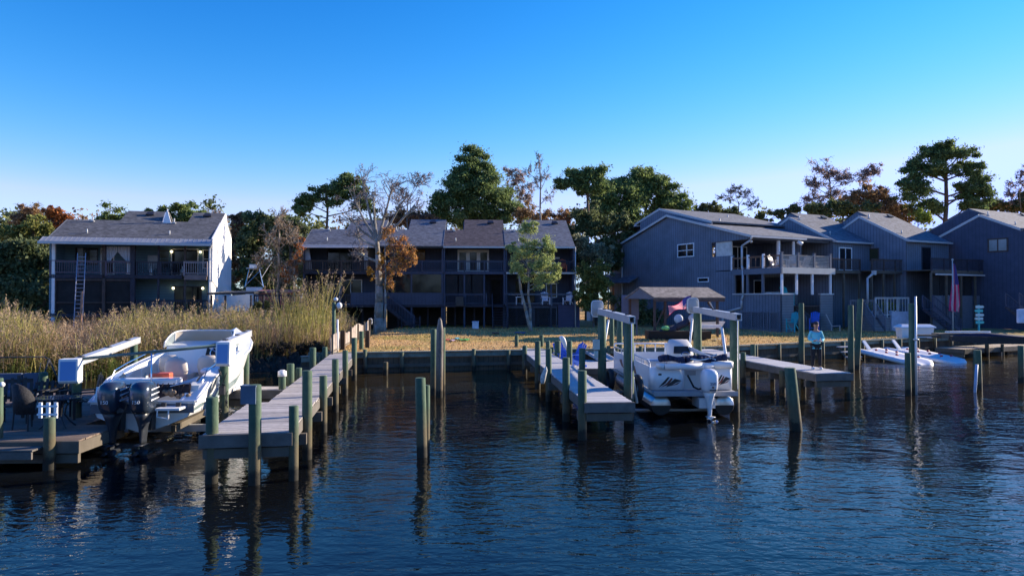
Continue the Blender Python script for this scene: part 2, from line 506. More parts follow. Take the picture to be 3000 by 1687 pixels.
# ================================================================== PILINGS
def pile_mesh(h, r, m=None, lean=(0,0), n=12, point=False, below=1.0):
    k = m or MB()
    rings = []; zs = [-below, 0, .45, h*.5 + .2, h - .02, h]
    for z in zs:
        t = (z + below) / (h + below)
        rr = r*(1.04 - .1*t) * (1 if z < h else .93)
        rings.append([(lean[0]*z/h + rr*math.cos(2*PI*i/n)*(1+.05*math.sin(3*i+z)), lean[1]*z/h + rr*math.sin(2*PI*i/n), z) for i in range(n)])
    if point:
        rings = rings[:-2]
        for dz, q in ((-.45, .9), (-.25, .62), (-.1, .5), (0, .16)):
            rings.append([(lean[0] + q*r*math.cos(2*PI*i/n)*(1+.2*math.sin(2*i)), lean[1]+q*r*math.sin(2*PI*i/n), h+dz+.03*math.sin(i*2.)) for i in range(n)])
    k.smooth = True; k.loft(rings, True, False)
    k.smooth = False
    k.poly(rings[-1])
    return k
def piling(label, px, Y, topy, r=.12, leanpx=0, mat=None, point=False, group='pilings standing free in the water'):
    b = at(px, 900, Y); top = at(px + leanpx, topy, Y)
    T = tag(pile_mesh(top.z, r, lean=(top.x - b.x, 0), point=point).build('piling', mat or PILE, None, (b.x, Y, 0)), label, 'piling', group)
    return T
piling('thick green piling standing alone in the open water left of centre', 1237, 16.1, 1106, .125, -6)
pp = MB(); pile_mesh(at(1240,1128,16.35).z, .09, pp)
tag(pp.build('piling', PILE, None, (at(1249, 900, 16.35).x, 16.35, 0)), 'slimmer piling touching the right side of the lone thick one', 'piling', 'pilings standing free in the water')
piling('dark tall piling, left one of the cluster of three in mid water', 1270, 26.2, 964, .115)
piling('grey weathered piling with a worn pointed top in the cluster of three', 1287, 25.6, 933, .135, 2, PILEG, True)
piling('slim bright green piling, right one of the cluster of three', 1298, 27.3, 959, .09)
piling('short stub piling in front of the seawall by the left dock', 1130, 33.0, 1060, .12)
piling('big leaning piling in front of the pier with the fishing person', 2330, 19.3, 1077, .165, -16)
piling('tall piling behind the person on the pier', 2347, 37.4, 888, .15)
piling('tall straight piling right of the pier end', 2492, 33.3, 894, .14)
piling('tall piling tilting right behind the straight one near the pier end', 2508, 35.4, 876, .15, 12)
piling('tall piling with a grey pole strapped to it near the floating ramps', 2671, 26.5, 889, .12)
piling('knee high stub with dark straps beside the tall piling near the floating ramps', 2659, 26.1, 1033, .11, 0)
piling('dark piling at right with a pale blue pipe leaning by it', 2863, 27.8, 1025, .15)
piling('light piling in front of the shaded deck at the far right edge', 2990, 30, 1012, .12)
piling('green and rust stained piling behind the white cabin boat', 690, 30, 1058, .12)
piling('tall dark piling in front of the hedge beside the right boat lift', 1815, 36.6, 937, .16)
piling('tall slim piling left of the right boat lift', 1792, 38.5, 920, .13)
m = MB(); m.tube((0,0,-.5), (.12,0,1.1), .055, .055, 9)
a = at(2851, 900, 27.0)
tag(m.build('pipe', M('pale blue plastic pipe', (.35,.45,.62), .5, .1), None, (a.x, 27.0, 0)), 'pale blue pipe sticking out of the water beside the dark piling', 'pipe')
m = MB(); a = at(2682, 900, 26.35); m.tube((0,0,-.8), (0,0,at(2682, 868, 26.35).z), .045, .04, 9); m.tube((0,0,2.1),(0,0,2.15),.1,.1,10)
tag(m.build('pole', ALU, None, (a.x, 26.35, 0)), 'thin grey pole strapped upright to the tall piling', 'pole')

# ================================================================== DOCKS
def boards(m, x0, x1, y0, y1, z, w=.14, gap=.012, t=.04, over=.02):
    y = y0
    while y < y1 - .03:
        ye = min(y + w, y1)
        j = random.uniform(-over, over)
        m.box(x0 - .03 + j*.5, y, z - t, x1 + .03 + j*.5, ye - gap, z + random.uniform(-.003, .003)); y += w
def dock(name, label, P, head, rects, z, piles, mat, fascia=TIMBS, xbeams=None, cat='dock', front=True):
    """local +y runs along the dock away from the camera; rects = (x0,x1,y0,y1)"""
    T = thing(name, label, cat, (P[0], P[1], 0), R(head))
    D = (-math.sin(R(head)), math.cos(R(head))); E = (D[1], -D[0])
    b = MB()
    for r_ in rects: boards(b, *r_, z)
    b.build('deck_boards', mat, T)
    for (x0, x1, y0, y1) in rects:
        for a_, b_ in ((x0 - .045, x0), (x1, x1 + .045), ((x0+x1)/2 - .04, (x0+x1)/2 + .04)):
            s = MB(); s.box(a_, y0, z - .3, b_, y1, z - .045); s.build('side_stringer', fascia, T)
    if front:
        x0, x1, y0, y1 = rects[0]
        f = MB(); f.box(x0 - .09, y0 - .07, z - .27, x1 + .09, y0 - .004, z - .012); f.build('front_beam', fascia, T)
        f = MB(); f.box(x0 - .03, y0 - .0, z - .5, x1 + .03, y0 + .1, z - .305); f.build('lower_beam', TIMB, T)
    for yy in (xbeams or []):
        x0, x1 = rects[-1][0], rects[-1][1]
        f = MB(); f.box(x0 - .18, yy - .07, z - .55, x1 + .18, yy + .07, z - .305); f.build('cross_beam', TIMB, T)
    for (px, ty, lx, r, yf) in piles:     # each piling found on the line x = lx of the dock
        Q = Vector((P[0] + E[0]*lx, P[1] + E[1]*lx, 0))
        if yf is None:
            W = along(px, Q, D); 
        else: W = Q + Vector((D[0], D[1], 0)) * yf
        h = at(px, ty, W.y).z
        yl = (W - Vector((P[0], P[1], 0))).dot(Vector((D[0], D[1], 0)))
        pile_mesh(h, r).build('piling', PILE, T, (lx, yl, 0))
    return T, D, E
LD, D, E = dock('dock', 'long grey plank dock beside the white cabin boat, with wide platform at its end', (-4.58, 14.0), 9,
     [(-1.62, 0, 0, 4.2), (-1.15, 0, 4.2, 20.4)], 1.0,
     [(601, 1163, -1.5, .125, .1), (752, 1126, -.62, .125, -.14), (838, 1188, .1, .1, .06),
      (901, 1085, .12, .115, None), (948, 1100, .12, .11, None), (983, 1052, .12, .11, None), (1012, 1026, .12, .11, None),
      (1038, 989, .12, .12, None), (1059, 970, .12, .12, None),
      (828, 1092, -1.3, .11, None), (852, 1065, -1.3, .12, None), (876, 1077, -1.3, .11, None), (917, 1018, -1.3, .13, None),
      (952, 1016, -1.3, .12, None), (980, 1002, -1.3, .12, None)], WOODG, TIMBS, [1.4, 4.3, 7, 9.6, 12.2, 15, 17.6])
# small things fixed to the dock
LD_INV = (Matrix.Translation(LD.location) @ Matrix.Rotation(LD.rotation_euler.z, 4, 'Z')).inverted()
q = MB(); q.tube((0,0,0), (0,0,.16), .135, .125, 12); q.tube((0,0,.16),(0,0,.19),.1,.06,12)
W = along(828, Vector((-4.58-1.3*E[0], 14-1.3*E[1], 0)), D)
q = q.build('piling_cap', WPL, LD, LD_INV @ Vector((W.x, W.y, at(828, 1092, W.y).z - .1))); q['label'] = 'white plastic cap on a short piling'
q = MB(); q.box(-.2,-.1,0,.1,.1,.34); q.box(-.21,-.11,.34,.11,.11,.37)
W = Vector((-4.58 - .62*E[0] - (-.14)*0, 14.0 - .62*E[1], 0))
tag(q.build('power_box', M('slate box paint', (.1,.14,.2), .5), None, (W.x-.02, W.y - .17, 1.62)), 'dark blue grey power box on the front piling of the left dock', 'power box')

# little crosswalk and lift cross beams behind the cabin boat
dock('walkway', 'narrow pale walkway joining the left dock behind the white boat', (-9.6, 20.6), 0, [(0, 3.35, 0, .75)], .97, [(640,1130,.2,.1,.3)], WOODG, TIMBS, [.4], 'walkway')

# right dock
dock('dock', 'pale plank dock running from the middle lawn to the near boat lift piling', (1.98, 17.95), 4.6,
     [(0, 1.17, 0, 18.9)], 1.0,
     [(1717, 1085, -.12, .12, .1), (1658, 1047, -.12, .115, None), (1607, 1021, -.12, .11, None), (1575, 999, -.12, .12, None), (1537, 1012, -.12, .12, None),
      (1705, 1020, 1.32, .12, None), (1668, 998, 1.32, .12, None), (1618, 1017, 1.32, .1, None), (1633, 998, 1.32, .15, None), (1605, 998, 1.32, .12, None),
      (1521, 981, -.12, .11, 20.1), (1591, 981, 1.3, .12, 20.3)], WOODP, TIMBS, [.5, 3.4, 6.4, 9.3, 12.2, 15.1, 18])
# pier with the person
PH = 8.6
dock('pier', 'narrow pale pier at right where a person stands', (11.03, 24.7), PH,
     [(0, 1.3, 0, 11.6)], 1.0,
     [(2176, 1032, -.13, .12, None), (2290, 1085, -.1, .12, None), (2478, 1089, 1.42, .1, .35), (2395, 1112, .1, .12, .12), (2262,1076,1.4,.1,None), (2352,1076,1.4,.1,None),
      (2205, 1008, 1.42, .12, None)], WOODP, TIMBS, [.5, 3, 5.6, 8.3, 11])
# low platform between right dock and lift
dock('floating_dock', 'low pale swim platform right of the middle dock by the seawall', (2.75, 31.2), 4.6,
     [(0, 4.4, 0, 4.2)], .5, [(1851, 1015, 3.2, .12, 4.9), (1738, 1016, 1.3, .12, 5.2)], WOODP, TIMB, None, 'platform')
rp = MB(); rp.slab([(0,0,0), (.9,0,0), (.9,-2.6,-.33), (0,-2.6,-.33)][::-1], .06)
for s_ in (0.02, .88): rp.bar((s_,0,.03),(s_,-2.6,-.3),.05,.12)
tag(rp.build('ramp', WOODP, None, (3.7, 37.0, .93), R(14)), 'sloping pale gangway from the seawall down to the low platform', 'ramp')

# far left patio dock
PD = (-9.6, 15.1)
dock('patio_dock', 'wide shaded plank patio dock at the far left with table and chairs', PD, 2,
     [(-9, 0, 0, 1.9), (-9, -.95, 1.9, 8.5)], .6, [(9, 1107, -1.92, .115, .3), (158, 1222, -.5, .12, -.14), (142, 1090, -3.4, .12, 4.2), (192, 1086, -3.6, .12, 5.4)], WOODB, TIMB, None, 'patio dock')
st = MB(); boards(st, -1.78, -.64, -.5, -.1, .5); st.box(-1.8,-.52,.3,-.62,-.47,.45)
tag(st.build('step', TIMBS, None, (PD[0]-.02, PD[1], 0), R(2)), 'low pale step platform in front of the patio dock', 'step')

# far right shaded deck and sunlit timber pier
dock('pier', 'sunlit timber pier low over the water at the far right edge', (27.5, 42.6), -62,
     [(-1.0, .6, 0, 9)], .55, [(2935, 1008, .7, .1, None), (2890, 1000, .7, .12, None)], M('sunlit tan planks', (.42,.34,.24), .8, .2, 5, .2, isl=.2), TIMB, [1,4])
def post_row(): pass

# ================================================================== BOAT LIFTS
def lift(label, beams, motors, piles, shaft=None):
    T = thing('boat_lift', label, 'boat lift', (piles[0][0], piles[0][1], 0))
    o = Vector((piles[0][0], piles[0][1], 0))
    for (x, y, z, r) in piles:
        pile_mesh(z, r).build('piling', PILE, T, Vector((x, y, 0)) - o)
    for (a, b, h) in beams:
        m = MB(); a = Vector(a) - o; b = Vector(b) - o; d = (b-a).normalized(); s = d.cross(Vector((0,0,1))).normalized()
        m.bar(a, b, .2, .03); m.bar(a + Vector((0,0,-h)), b + Vector((0,0,-h)), .2, .03)
        m.bar(a + s*.08 + Vector((0,0,-h/2)), b + s*.08 + Vector((0,0,-h/2)), .03, h-.04); m.bar(a - s*.08+ Vector((0,0,-h/2)), b - s*.08+ Vector((0,0,-h/2)), .03, h-.04)
        bm_ = m.build('top_beam', ALU, T)
        k = MB()
        for t in (.12, .5, .82): k.box(*(a.lerp(b, t) + Vector((-.06,-.06,.017))), *(a.lerp(b, t) + Vector((.06,.06,.05))))
        k.build('bolt_plate', DKMET, bm_)
        for t in (.06, .94):
            c = MB(); p = a.lerp(b, t)
            c.tube(p + Vector((.06,0,-h)), (p.x+.06, p.y, .75), .012, .012, 5)
            c.build('cable', STEEL, T)
    for mt in motors: mt(T, o)
    if shaft:
        m = MB(); m.tube(Vector(shaft[0]) - o, Vector(shaft[1]) - o, .04, .04, 9); m.build('drive_shaft', M('green painted shaft', (.1,.15,.13), .4), T)
    return T
BOXSHADE = M('blue shade of box front', (.13,.3,.6), .5, .04)  # blue skylit shade of the cover fronts, painted as a colour
def box_motor(cx, cy, z0, z1, w, d, rot):
    def f(T, o):
        m = MB(); h = z1 - z0
        m.loft([[(-w/2,-d/2*.6,0),(w/2,-d/2*.6,0),(w/2,d/2,0),(-w/2,d/2,0)], [(-w/2,-d/2,.1*h),(w/2,-d/2,.1*h),(w/2,d/2,.1*h),(-w/2,d/2,.1*h)],
                [(-w/2,-d/2*.8,h),(w/2,-d/2*.8,h),(w/2,d/2,h),(-w/2,d/2,h)]])
        b = m.build('motor_cover', WPL, T, Vector((cx, cy, z0)) - o, rot, bevel=.025)
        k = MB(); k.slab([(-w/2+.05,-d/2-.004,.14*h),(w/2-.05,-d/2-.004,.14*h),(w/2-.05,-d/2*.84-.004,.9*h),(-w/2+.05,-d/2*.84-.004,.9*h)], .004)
        k.build('front_shade', BOXSHADE, b)
    return f
lift('boat lift with white square motor covers holding the white cabin boat',
     [((-11.42, 17.7, 2.1), (-12.55, 22.9, 2.4), .16), ((-7.62, 17.9, 2.56), (-9.2, 23.9, 2.58), .18)],
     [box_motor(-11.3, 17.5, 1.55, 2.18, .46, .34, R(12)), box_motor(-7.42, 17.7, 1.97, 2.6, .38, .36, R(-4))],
     [(-7.62, 18.1, 2.38, .12), (-9.12, 23.4, 2.45, .12), (-11.42, 17.95, 1.95, .12), (-12.5, 22.6, 2.2, .12)],
     ((-11.3, 17.7, 2.14), (-7.55, 17.85, 2.5)))
m = MB()
for i in range(26):
    a = random.uniform(0, 6); z = .5 + i*.05; m.tube((.13*math.cos(a), -.13+.03*math.sin(a*3), z), (.13*math.cos(a+.7), -.14, z+random.uniform(.05,.2)), .012, .012, 5)
m.box(-.06,-.24,1.2,.08,-.12,1.42)
tag(m.build('cable_bundle', DKMET, None, (-7.6, 18.1, 0)), 'tangle of dark cables hanging on the piling below the right motor cover', 'cables')
def round_motor(cx, cy, zc, rot):
    def f(T, o):
        m = MB()
        prof = []
        for i in range(20):
            t = 2*PI*i/20; c_, s_ = math.cos(t), math.sin(t)
            prof.append((.22*math.copysign(abs(c_)**.45, c_), .31*math.copysign(abs(s_)**.45, s_)))
        m.smooth = True
        m.loft([[(x*q, y_, z*q) for x, z in prof] for y_, q in ((-.16,.9),(-.12,1),(.12,1),(.16,.9))])
        b = m.build('motor_cover', M('grey translucent cover', (.45,.48,.5), .35, .05, trans=.35), T, Vector((cx, cy, zc)) - o, rot)
        k = MB(); k.smooth = True
        for i in range(20):
            a, c = prof[i], prof[(i+1) % 20]
            k.tube((a[0]*1.02, -.13, a[1]*1.02), (c[0]*1.02, -.13, c[1]*1.02), .02, .02, 6, False)
        k.build('cover_rim', WPL, b)
        k = MB(); k.ball((0, .02, 0), (.14,.12,.17)); k.build('motor', DKMET, b)
    return f
lift('boat lift with long pale beams holding the white pontoon boat',
     [((3.5, 19.9, 3.18), (3.42, 26.6, 3.3), .19), ((7.28, 21.9, 3.2), (7.6, 28.4, 3.34), .19)],
     [round_motor(3.33, 26.8, 3.3, 0), round_motor(7.55, 28.6, 3.4, 0)],
     [(3.5, 20.5, 2.98, .155), (3.45, 26.2, 3.05, .16), (7.32, 22.5, 3.0, .155), (7.6, 28.0, 3.1, .17)])
q = MB(); q.box(-.13,-.07,0,.13,.07,.38); q.box(-.1,-.12,-.3,.06,.0,-.05)
tag(q.build('power_box', M('pale green grey box', (.45,.52,.48), .5), None, (3.22, 26.1, 1.75), 0, .015), 'pale grey power box on the far left piling of the pontoon lift', 'power box')
for nm, (x, y, z0, z1, lab) in enumerate([(3.78, 20.7, .55, 2.9, ''), (3.55, 27.6, .7, 3.05, ''), (6.98, 27.3, .7, 3.05, ''), (7.0, 21.9, .7, 2.35, '')]):
    labs = ['slanting white guide pole behind the near left piling of the pontoon lift', 'tall leaning white guide pole at the far left of the pontoon boat',
            'tall white guide pole at the far right of the pontoon boat beside the green piling', 'short white guide pole at the right stern of the pontoon boat']
    tops = [(1842, 1030), (1782, 940), (2028, 937), (2115, 963)]
    zt = at(*tops[nm], y).z; xt = at(*tops[nm], y).x
    m = MB(); m.tube((0,0,0), (xt-x, 0, zt-z0), .045, .045, 10); m.ball((xt-x,0,zt-z0), .05, 8, 5)
    tag(m.build('guide_pole', WPL, None, (x, y, z0)), labs[nm], 'guide pole', 'white guide poles of the pontoon lift')
def tyre(loc, rx, label):
    m = MB(); m.smooth = True; rings = []
    for i in range(24):
        t = 2*PI*i/24; c = Vector((0, math.cos(t)*.26, math.sin(t)*.33)); rings.append([(.1*math.cos(u), c.y*(1+.28*math.sin(u)), c.z*(1+.28*math.sin(u))) for u in [2*PI*k/8 for k in range(8)]])
    rings.append(rings[0]); m.loft(rings, False, False)
    tag(m.build('fender_tyre', BLACK, None, loc, rx), label, 'tyre', 'black rubber fenders beside the pontoon boat')
tyre((3.84, 20.9, .98), R(12), 'black rubber fender between the near left lift piling and the pontoon stern')
tyre((3.62, 25.2, .72), R(8), 'black rubber fender hanging at the far left lift piling of the pontoon boat')
# ================================================================== BUILDING PARTS
def win(T, loc, rot, w_, h, fr=WPAINT, gl=GLASS, mx=1, mz=1, fw=.09, name='window', dep=.05):
    """window or glazed door: frame with a pane; faces local -y"""
    m = MB()
    m.box(-w_/2, -dep, 0, -w_/2+fw, 0, h); m.box(w_/2-fw, -dep, 0, w_/2, 0, h)
    m.box(-w_/2+fw, -dep, h-fw, w_/2-fw, 0, h); m.box(-w_/2+fw, -dep, 0, w_/2-fw, 0, fw)
    for i in range(1, mx): x = -w_/2 + w_*i/mx; m.box(x-fw*.4, -dep*.9, fw, x+fw*.4, 0, h-fw)
    for i in range(1, mz): z = h*i/mz; m.box(-w_/2+fw, -dep*.8, z-fw*.35, w_/2-fw, 0, z+fw*.35)
    o = m.build(name, fr, T, loc, rot)
    k = MB(); k.box(-w_/2+fw*.6, -.022, fw*.6, w_/2-fw*.6, -.006, h-fw*.6); k.build('pane', gl, o)
    return o
def rail(T, a, b, z, h=.95, mat=DKWOOD, step=.13, name='railing', horiz=False, posts=1.8, tw=.12):
    a, b = Vector((a[0], a[1], z)), Vector((b[0], b[1], z)); L_ = (b-a).length; d = (b-a)/L_
    m = MB(); Z = Vector((0,0,1))
    m.bar(a + Z*(h-.02), b + Z*(h-.02), tw, .045); m.bar(a + Z*.1, b + Z*.1, .045, .07); m.bar(a+Z*(h-.1), b+Z*(h-.1), .045, .07)
    if horiz:
        k = int((h-.25)/.115)
        for i in range(k): m.bar(a + Z*(.19+i*.115), b + Z*(.19+i*.115), .03, .075)
    else:
        k = int(L_/step)
        for i in range(1, k):
            p = a + d*(L_*i/k); m.bar(p + Z*.1, p + Z*(h-.08), .038, .038)
    k = max(1, round(L_/posts))
    for i in range(k+1):
        p = a + d*(L_*i/k); m.bar(p - Z*.12, p + Z*(h+.0), .1, .1)
    return m.build(name, mat, T)
def post(T, x, y, z0, z1, mat, s=.14, name='post'):
    m = MB(); m.box(x-s/2, y-s/2, z0, x+s/2, y+s/2, z1); return m.build(name, mat, T)
def stairs(T, top, dirv, n, rise, run, wd, mat, railm=None, name='stairs'):
    """steps descending from top (Vector) along dirv"""
    top = Vector(top); dv = Vector(dirv).normalized(); sd_ = Vector((-dv.y, dv.x, 0)) * wd/2
    m = MB()
    for i in range(n):
        p = top + dv*run*(i+.5) - Vector((0,0,rise*(i+1)))
        m.bar(p - sd_, p + sd_, run*1.05, .05)
    e = top + dv*run*n - Vector((0,0,rise*n))
    for s_ in (-1, 1): m.bar(top + sd_*s_ - Vector((0,0,.15)), e + sd_*s_ - Vector((0,0,.05)), .05, .26)
    o = m.build(name, mat, T)
    if railm:
        for s_ in (-1, 1):
            k = MB(); u = Vector((0,0,.9))
            k.bar(top + sd_*s_ + u, e + sd_*s_ + u, .07, .06)
            nb = n*2
            for i in range(nb+1):
                p = top.lerp(e, i/nb) + sd_*s_; k.bar(p + Vector((0,0,-.05)), p + u, .035 if i not in (0, nb) else .09, .035 if i not in (0, nb) else .09)
            k.build('stair_rail', railm, o)
    return o
def roof_unit(T, x0, x1, xs, ze, pitch, dl, dh, g, depth, wall, shing, cheek=None, gable0=True, gable1=True, trim=SLATEP, zb=None, gutter=WMET, ov=.25):
    zl, zh = ze + pitch*dl, ze + pitch*dh
    m = MB(); t = .16
    e = -ov*1.0
    ze0 = ze + pitch*e
    m.slab([(x0, e, ze0), (x1, e, ze0), (x1, dh, zh), (xs, dh, zh), (xs, dl, zl), (x0, dl, zl)], t)
    bl = min(4.5, depth - dl); bh = min(4.5, depth - dh)
    m.slab([(x0, dl, zl), (xs, dl, zl), (xs, dl+bl, zl-pitch*bl), (x0, dl+bl, zl-pitch*bl)], t)
    m.slab([(xs, dh, zh), (x1, dh, zh), (x1, dh+bh, zh-pitch*bh), (xs, dh+bh, zh-pitch*bh)], t)
    rf = m.build('roof', shing, T)
    # vents
    v = MB(); xa = x0 + (xs-x0)*.5; ya = dl*.9
    v.tube((xa, ya, ze+pitch*ya-.05), (xa, ya, ze+pitch*ya+.38), .05, .05, 8); v.box(xa-.12, ya-.12, ze+pitch*ya-.02, xa+.12, ya+.12, ze+pitch*ya+.06); v.build('vent_pipe', WMET, rf)
    v = MB(); xa = x0 + (xs-x0)*.6; ya = dl*.22
    v.tube((xa, ya, ze+pitch*ya-.05), (xa, ya, ze+pitch*ya+.3), .05, .05, 8); v.build('vent_pipe', WMET, rf)
    v = MB(); xa = x1 - 1.2; ya = dh*.84
    v.slab([(xa-.3, ya-.2, ze+pitch*ya+.06), (xa+.3, ya-.2, ze+pitch*ya+.06), (xa+.22, ya+.15, ze+pitch*ya+.3), (xa-.22, ya+.15, ze+pitch*ya+.3)], .12); v.build('roof_vent', DKMET, rf)
    k = MB()
    if gutter: k.box(x0-.02, e-.13, ze0-.17, x1+.02, e-.003, ze0-.02); k.build('gutter', gutter, T); k = MB()
    def gab(x, dr, zr, th, xo):
        b2 = min(4.5, depth - dr)
        k.slab([(x, 0, g), (x, 0, ze-t), (x, dr, zr-t), (x, dr+b2, zr-pitch*b2-t), (x, depth, zr-pitch*b2-t), (x, depth, g)], th)
    if gable0:
        k = MB(); gab(x0 + (.0 if gable0 is True else 0), dl, zl, -.12 if False else .12, 0); k.build('side_wall', wall, T)
        b2 = min(4.5, depth - dl)
        tr = MB(); tr.bar((x0-.03, e, ze0-.09), (x0-.03, dl, zl-.09), .05, .2); tr.bar((x0-.03, dl, zl-.09), (x0-.03, dl+b2, zl-pitch*b2-.09), .05, .2); tr.build('barge_board', trim, T)
    if gable1:
        k = MB(); b2 = min(4.5, depth - dh)
        k.slab([(x1-.03, 0, g), (x1-.03, depth, g), (x1-.03, depth, zh-pitch*b2-t), (x1-.03, dh+b2, zh-pitch*b2-t), (x1-.03, dh, zh-t), (x1-.03, 0, ze-t)], .12); k.build('side_wall', wall if gable1 is True else gable1, T)
    # cheek wall between the low and the high ridge
    b2 = min(4.5, depth - dh)
    k = MB(); k.slab([(xs+.02, dl-.05, zl-.1), (xs+.02, dh, zh-.17), (xs+.02, dh+b2, zh-pitch*b2-.17), (xs+.02, dl+bl, zl-pitch*bl-.3)][::-1], .1)
    k.build('cheek_wall', cheek or wall, T)
    return zl, zh

# ================================================================== MIDDLE TOWNHOUSE ROW
HO = Vector((-17.8, 58.0, 0)); HR = 3.0
hu = (math.cos(R(HR)), math.sin(R(HR)))
def hx(px): 
    W = along(px, HO, hu); return (W - HO).dot(Vector((hu[0], hu[1], 0)))
X = [hx(p) for p in (887, 1112, 1299, 1481, 1684)]
HG = 1.15
UNITS = [
 ('dark townhouse with white eave at the left end of the middle row', SHLT, WMET, 1115, 1062),
 ('townhouse second from the left in the middle row with an outside stair and amber window', SHLT, DKMET, 1185, 1150),
 ('townhouse with brown roof and white french doors third from the left in the middle row', SHBR, WMET, 1357, 1320),
 ('townhouse at the right end of the middle row behind the small leafy tree', SHLT, WMET, 1545, 1500)]
def mid_unit(i):
    lab, sh, gut, xsp, _ = UNITS[i]
    x0, x1 = 0, X[i+1] - X[i]
    T = thing('townhouse', lab, 'townhouse', HO + Vector((hu[0], hu[1], 0))*X[i], R(HR), 'townhouses of the middle row')
    xs = max(.8, hx(xsp) - X[i]) if i != 0 else (x1 - 1.9)
    ze = 8.25
    if i == 0: # middle raised part
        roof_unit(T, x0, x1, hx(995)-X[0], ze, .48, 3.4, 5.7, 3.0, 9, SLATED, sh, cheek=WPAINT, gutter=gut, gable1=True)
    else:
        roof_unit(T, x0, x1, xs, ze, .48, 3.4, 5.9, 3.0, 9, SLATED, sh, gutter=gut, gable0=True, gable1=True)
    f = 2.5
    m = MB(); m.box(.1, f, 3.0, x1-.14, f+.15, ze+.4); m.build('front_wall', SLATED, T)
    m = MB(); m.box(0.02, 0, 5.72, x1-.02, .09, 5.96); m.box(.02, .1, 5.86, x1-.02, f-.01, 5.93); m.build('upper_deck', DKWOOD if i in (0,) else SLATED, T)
    m = MB(); m.box(0.02, 0, 2.9, x1-.02, .09, 3.12); m.box(.02, .1, 3.03, x1-.02, f+2, 3.1); m.build('lower_deck', DKWOOD, T)
    m = MB(); m.box(.1, 4.2, HG-.3, x1-.1, 4.35, 2.98); m.build('void_shade_sheet', M('dark undercroft shade', (.035,.035,.035), .9), T)  # dark sheet added to stand for the shade in the open undercroft
    rail(T, (.05, .04), (x1-.05, .04), 5.96, .95, [BRWOOD, SLATED, SLATED, DKWOOD][i], .14)
    np_ = 3 if i in (0, 1) else 4
    for k in range(np_):
        xx = .08 + (x1-.2)*k/(np_-1)
        post(T, xx, .12, HG-.3, 5.72, SLATED)
    for k in range(np_*2-1):
        post(T, .1 + (x1-.24)*k/(np_*2-2), 1.6, HG-.3, 2.9, DKWOOD, .13, 'stilt')
    return T, x1, f
# unit 1
T, x1, f = mid_unit(0)
win(T, (hx(978)-X[0], f, 5.98), 0, 2.2, 2.1, DKWOOD, GLASS, 2, 1, .07, 'sliding_door')
win(T, (hx(1012)-X[0], f, 3.12), 0, 2.0, 2.2, WPAINT, GLASS, 2, 1, .07, 'sliding_door')
k = MB()
for j in range(7): k.tube((.16+j*.09, .3, 5.98), (.14+j*.045, .3, 7.9), .06, .04, 7)
k.build('curtain', M('white sheer curtain', (.45,.47,.55), .9, .1), T)
k = MB()
for j in range(4): k.tube((hx(1066)-X[0]+j*.09, .35, 5.98), (hx(1066)-X[0]+j*.07, .35, 7.9), .05, .05, 7)
k.build('curtain', MATS['white sheer curtain'], T)
k = MB(); k.ball((hx(1055)-X[0], f-.12, 7.55), .09, 8, 6); k.build('wall_lamp', EM('lit porch lamp', (1,.75,.35), 3), T)
rail(T, (.05, .04), (x1*.62, .04), 3.12, .9, DKWOOD, .14)
k = MB(); k.box(x1*.62, .0, 3.12, x1-.1, .05, 4.15); k.build('parapet', SLATED, T)
k = MB(); k.slab([(-.35,-.75,7.93),(x1*.86,-.75,7.93),(x1*.86,-.1,8.2),(-.35,-.1,8.2)],.05); k.build('metal_eave', M('white ribbed metal roofing', (.3,.31,.33), .4, .1, 2), T)
# unit 2
T, x1, f = mid_unit(1)
o_ = X[1]
win(T, (hx(1222)-o_, f, 6.9), 0, 1.1, 1.15, DKWOOD, GL('amber lit glass', (.12,.07,.02)), 1, 1, .06)
win(T, (hx(1170)-o_, f, 5.98), 0, 1.5, 2.1, DKWOOD, GLASS, 2, 1, .07, 'sliding_door')
k = MB(); k.box(.1, 0, 3.12, x1-.1, .05, 4.12); k.build('parapet', SLATED, T)
k = MB(); k.box(.1, .06, 4.14, x1-.14, .09, 5.7); k.build('screen', GLASS, T)
stairs(T, (hx(1135)-o_, -.65, 3.12), (1, 0, 0), 9, .21, .26, 1.0, DKWOOD, SLATED)
k = MB()
for j in range(3): k.box(hx(1180)-o_, -1.3+j*.15, HG+.25+.25*j, hx(1232)-o_, -1.22+j*.15, HG+.33+.25*j)
k.box(hx(1180)-o_, -1.3, HG-.1, hx(1180)-o_+.08, -.8, HG+1.0); k.box(hx(1232)-o_, -1.3, HG-.1, hx(1232)-o_+.08, -.8, HG+1.0)
k.build('wooden_rack', DKWOOD, T)
# unit 3
T, x1, f = mid_unit(2); o_ = X[2]
k = MB(); a, b = hx(1338)-o_, hx(1434)-o_
k.box(a, f-.04, 5.97, b, f-.002, 8.0); fr = k.build('french_door_frame', WPAINT, T)
for j in range(3):
    c = a + (b-a)*(j+.5)/3
    k = MB(); k.box(c-.3, f-.06, 6.15, c+.3, f-.043, 7.75); k.build('pane', GLASS, fr)
win(T, (hx(1455)-o_, f-.2, 3.12), 0, 1.0, 2.2, DKWOOD, SCREEN, 1, 1, .1, 'screen_door')
rail(T, (.05, .04), (hx(1425)-o_, .04), 3.12, .95, SLATED, .14)
for j in range(3):
    k = MB(); xa = .16 + j*(hx(1425)-o_-.2)/3; xb = xa + (hx(1425)-o_-.2)/3 - .12
    k.box(xa, .14, 4.1, xb, .16, 5.68); k.build('screen', SCREEN, T)
stairs(T, (hx(1463)-o_, 0, 3.12), (0, -1, 0), 9, .215, .26, 1.25, DKWOOD, DKWOOD)
k = MB(); k.box(hx(1333)-o_, -.65, 3.0, hx(1362)-o_, -.05, 3.06); k.box(hx(1336)-o_, -.6, 3.06, hx(1358)-o_, -.15, 3.8); k.build('air_conditioner', DKMET, T)
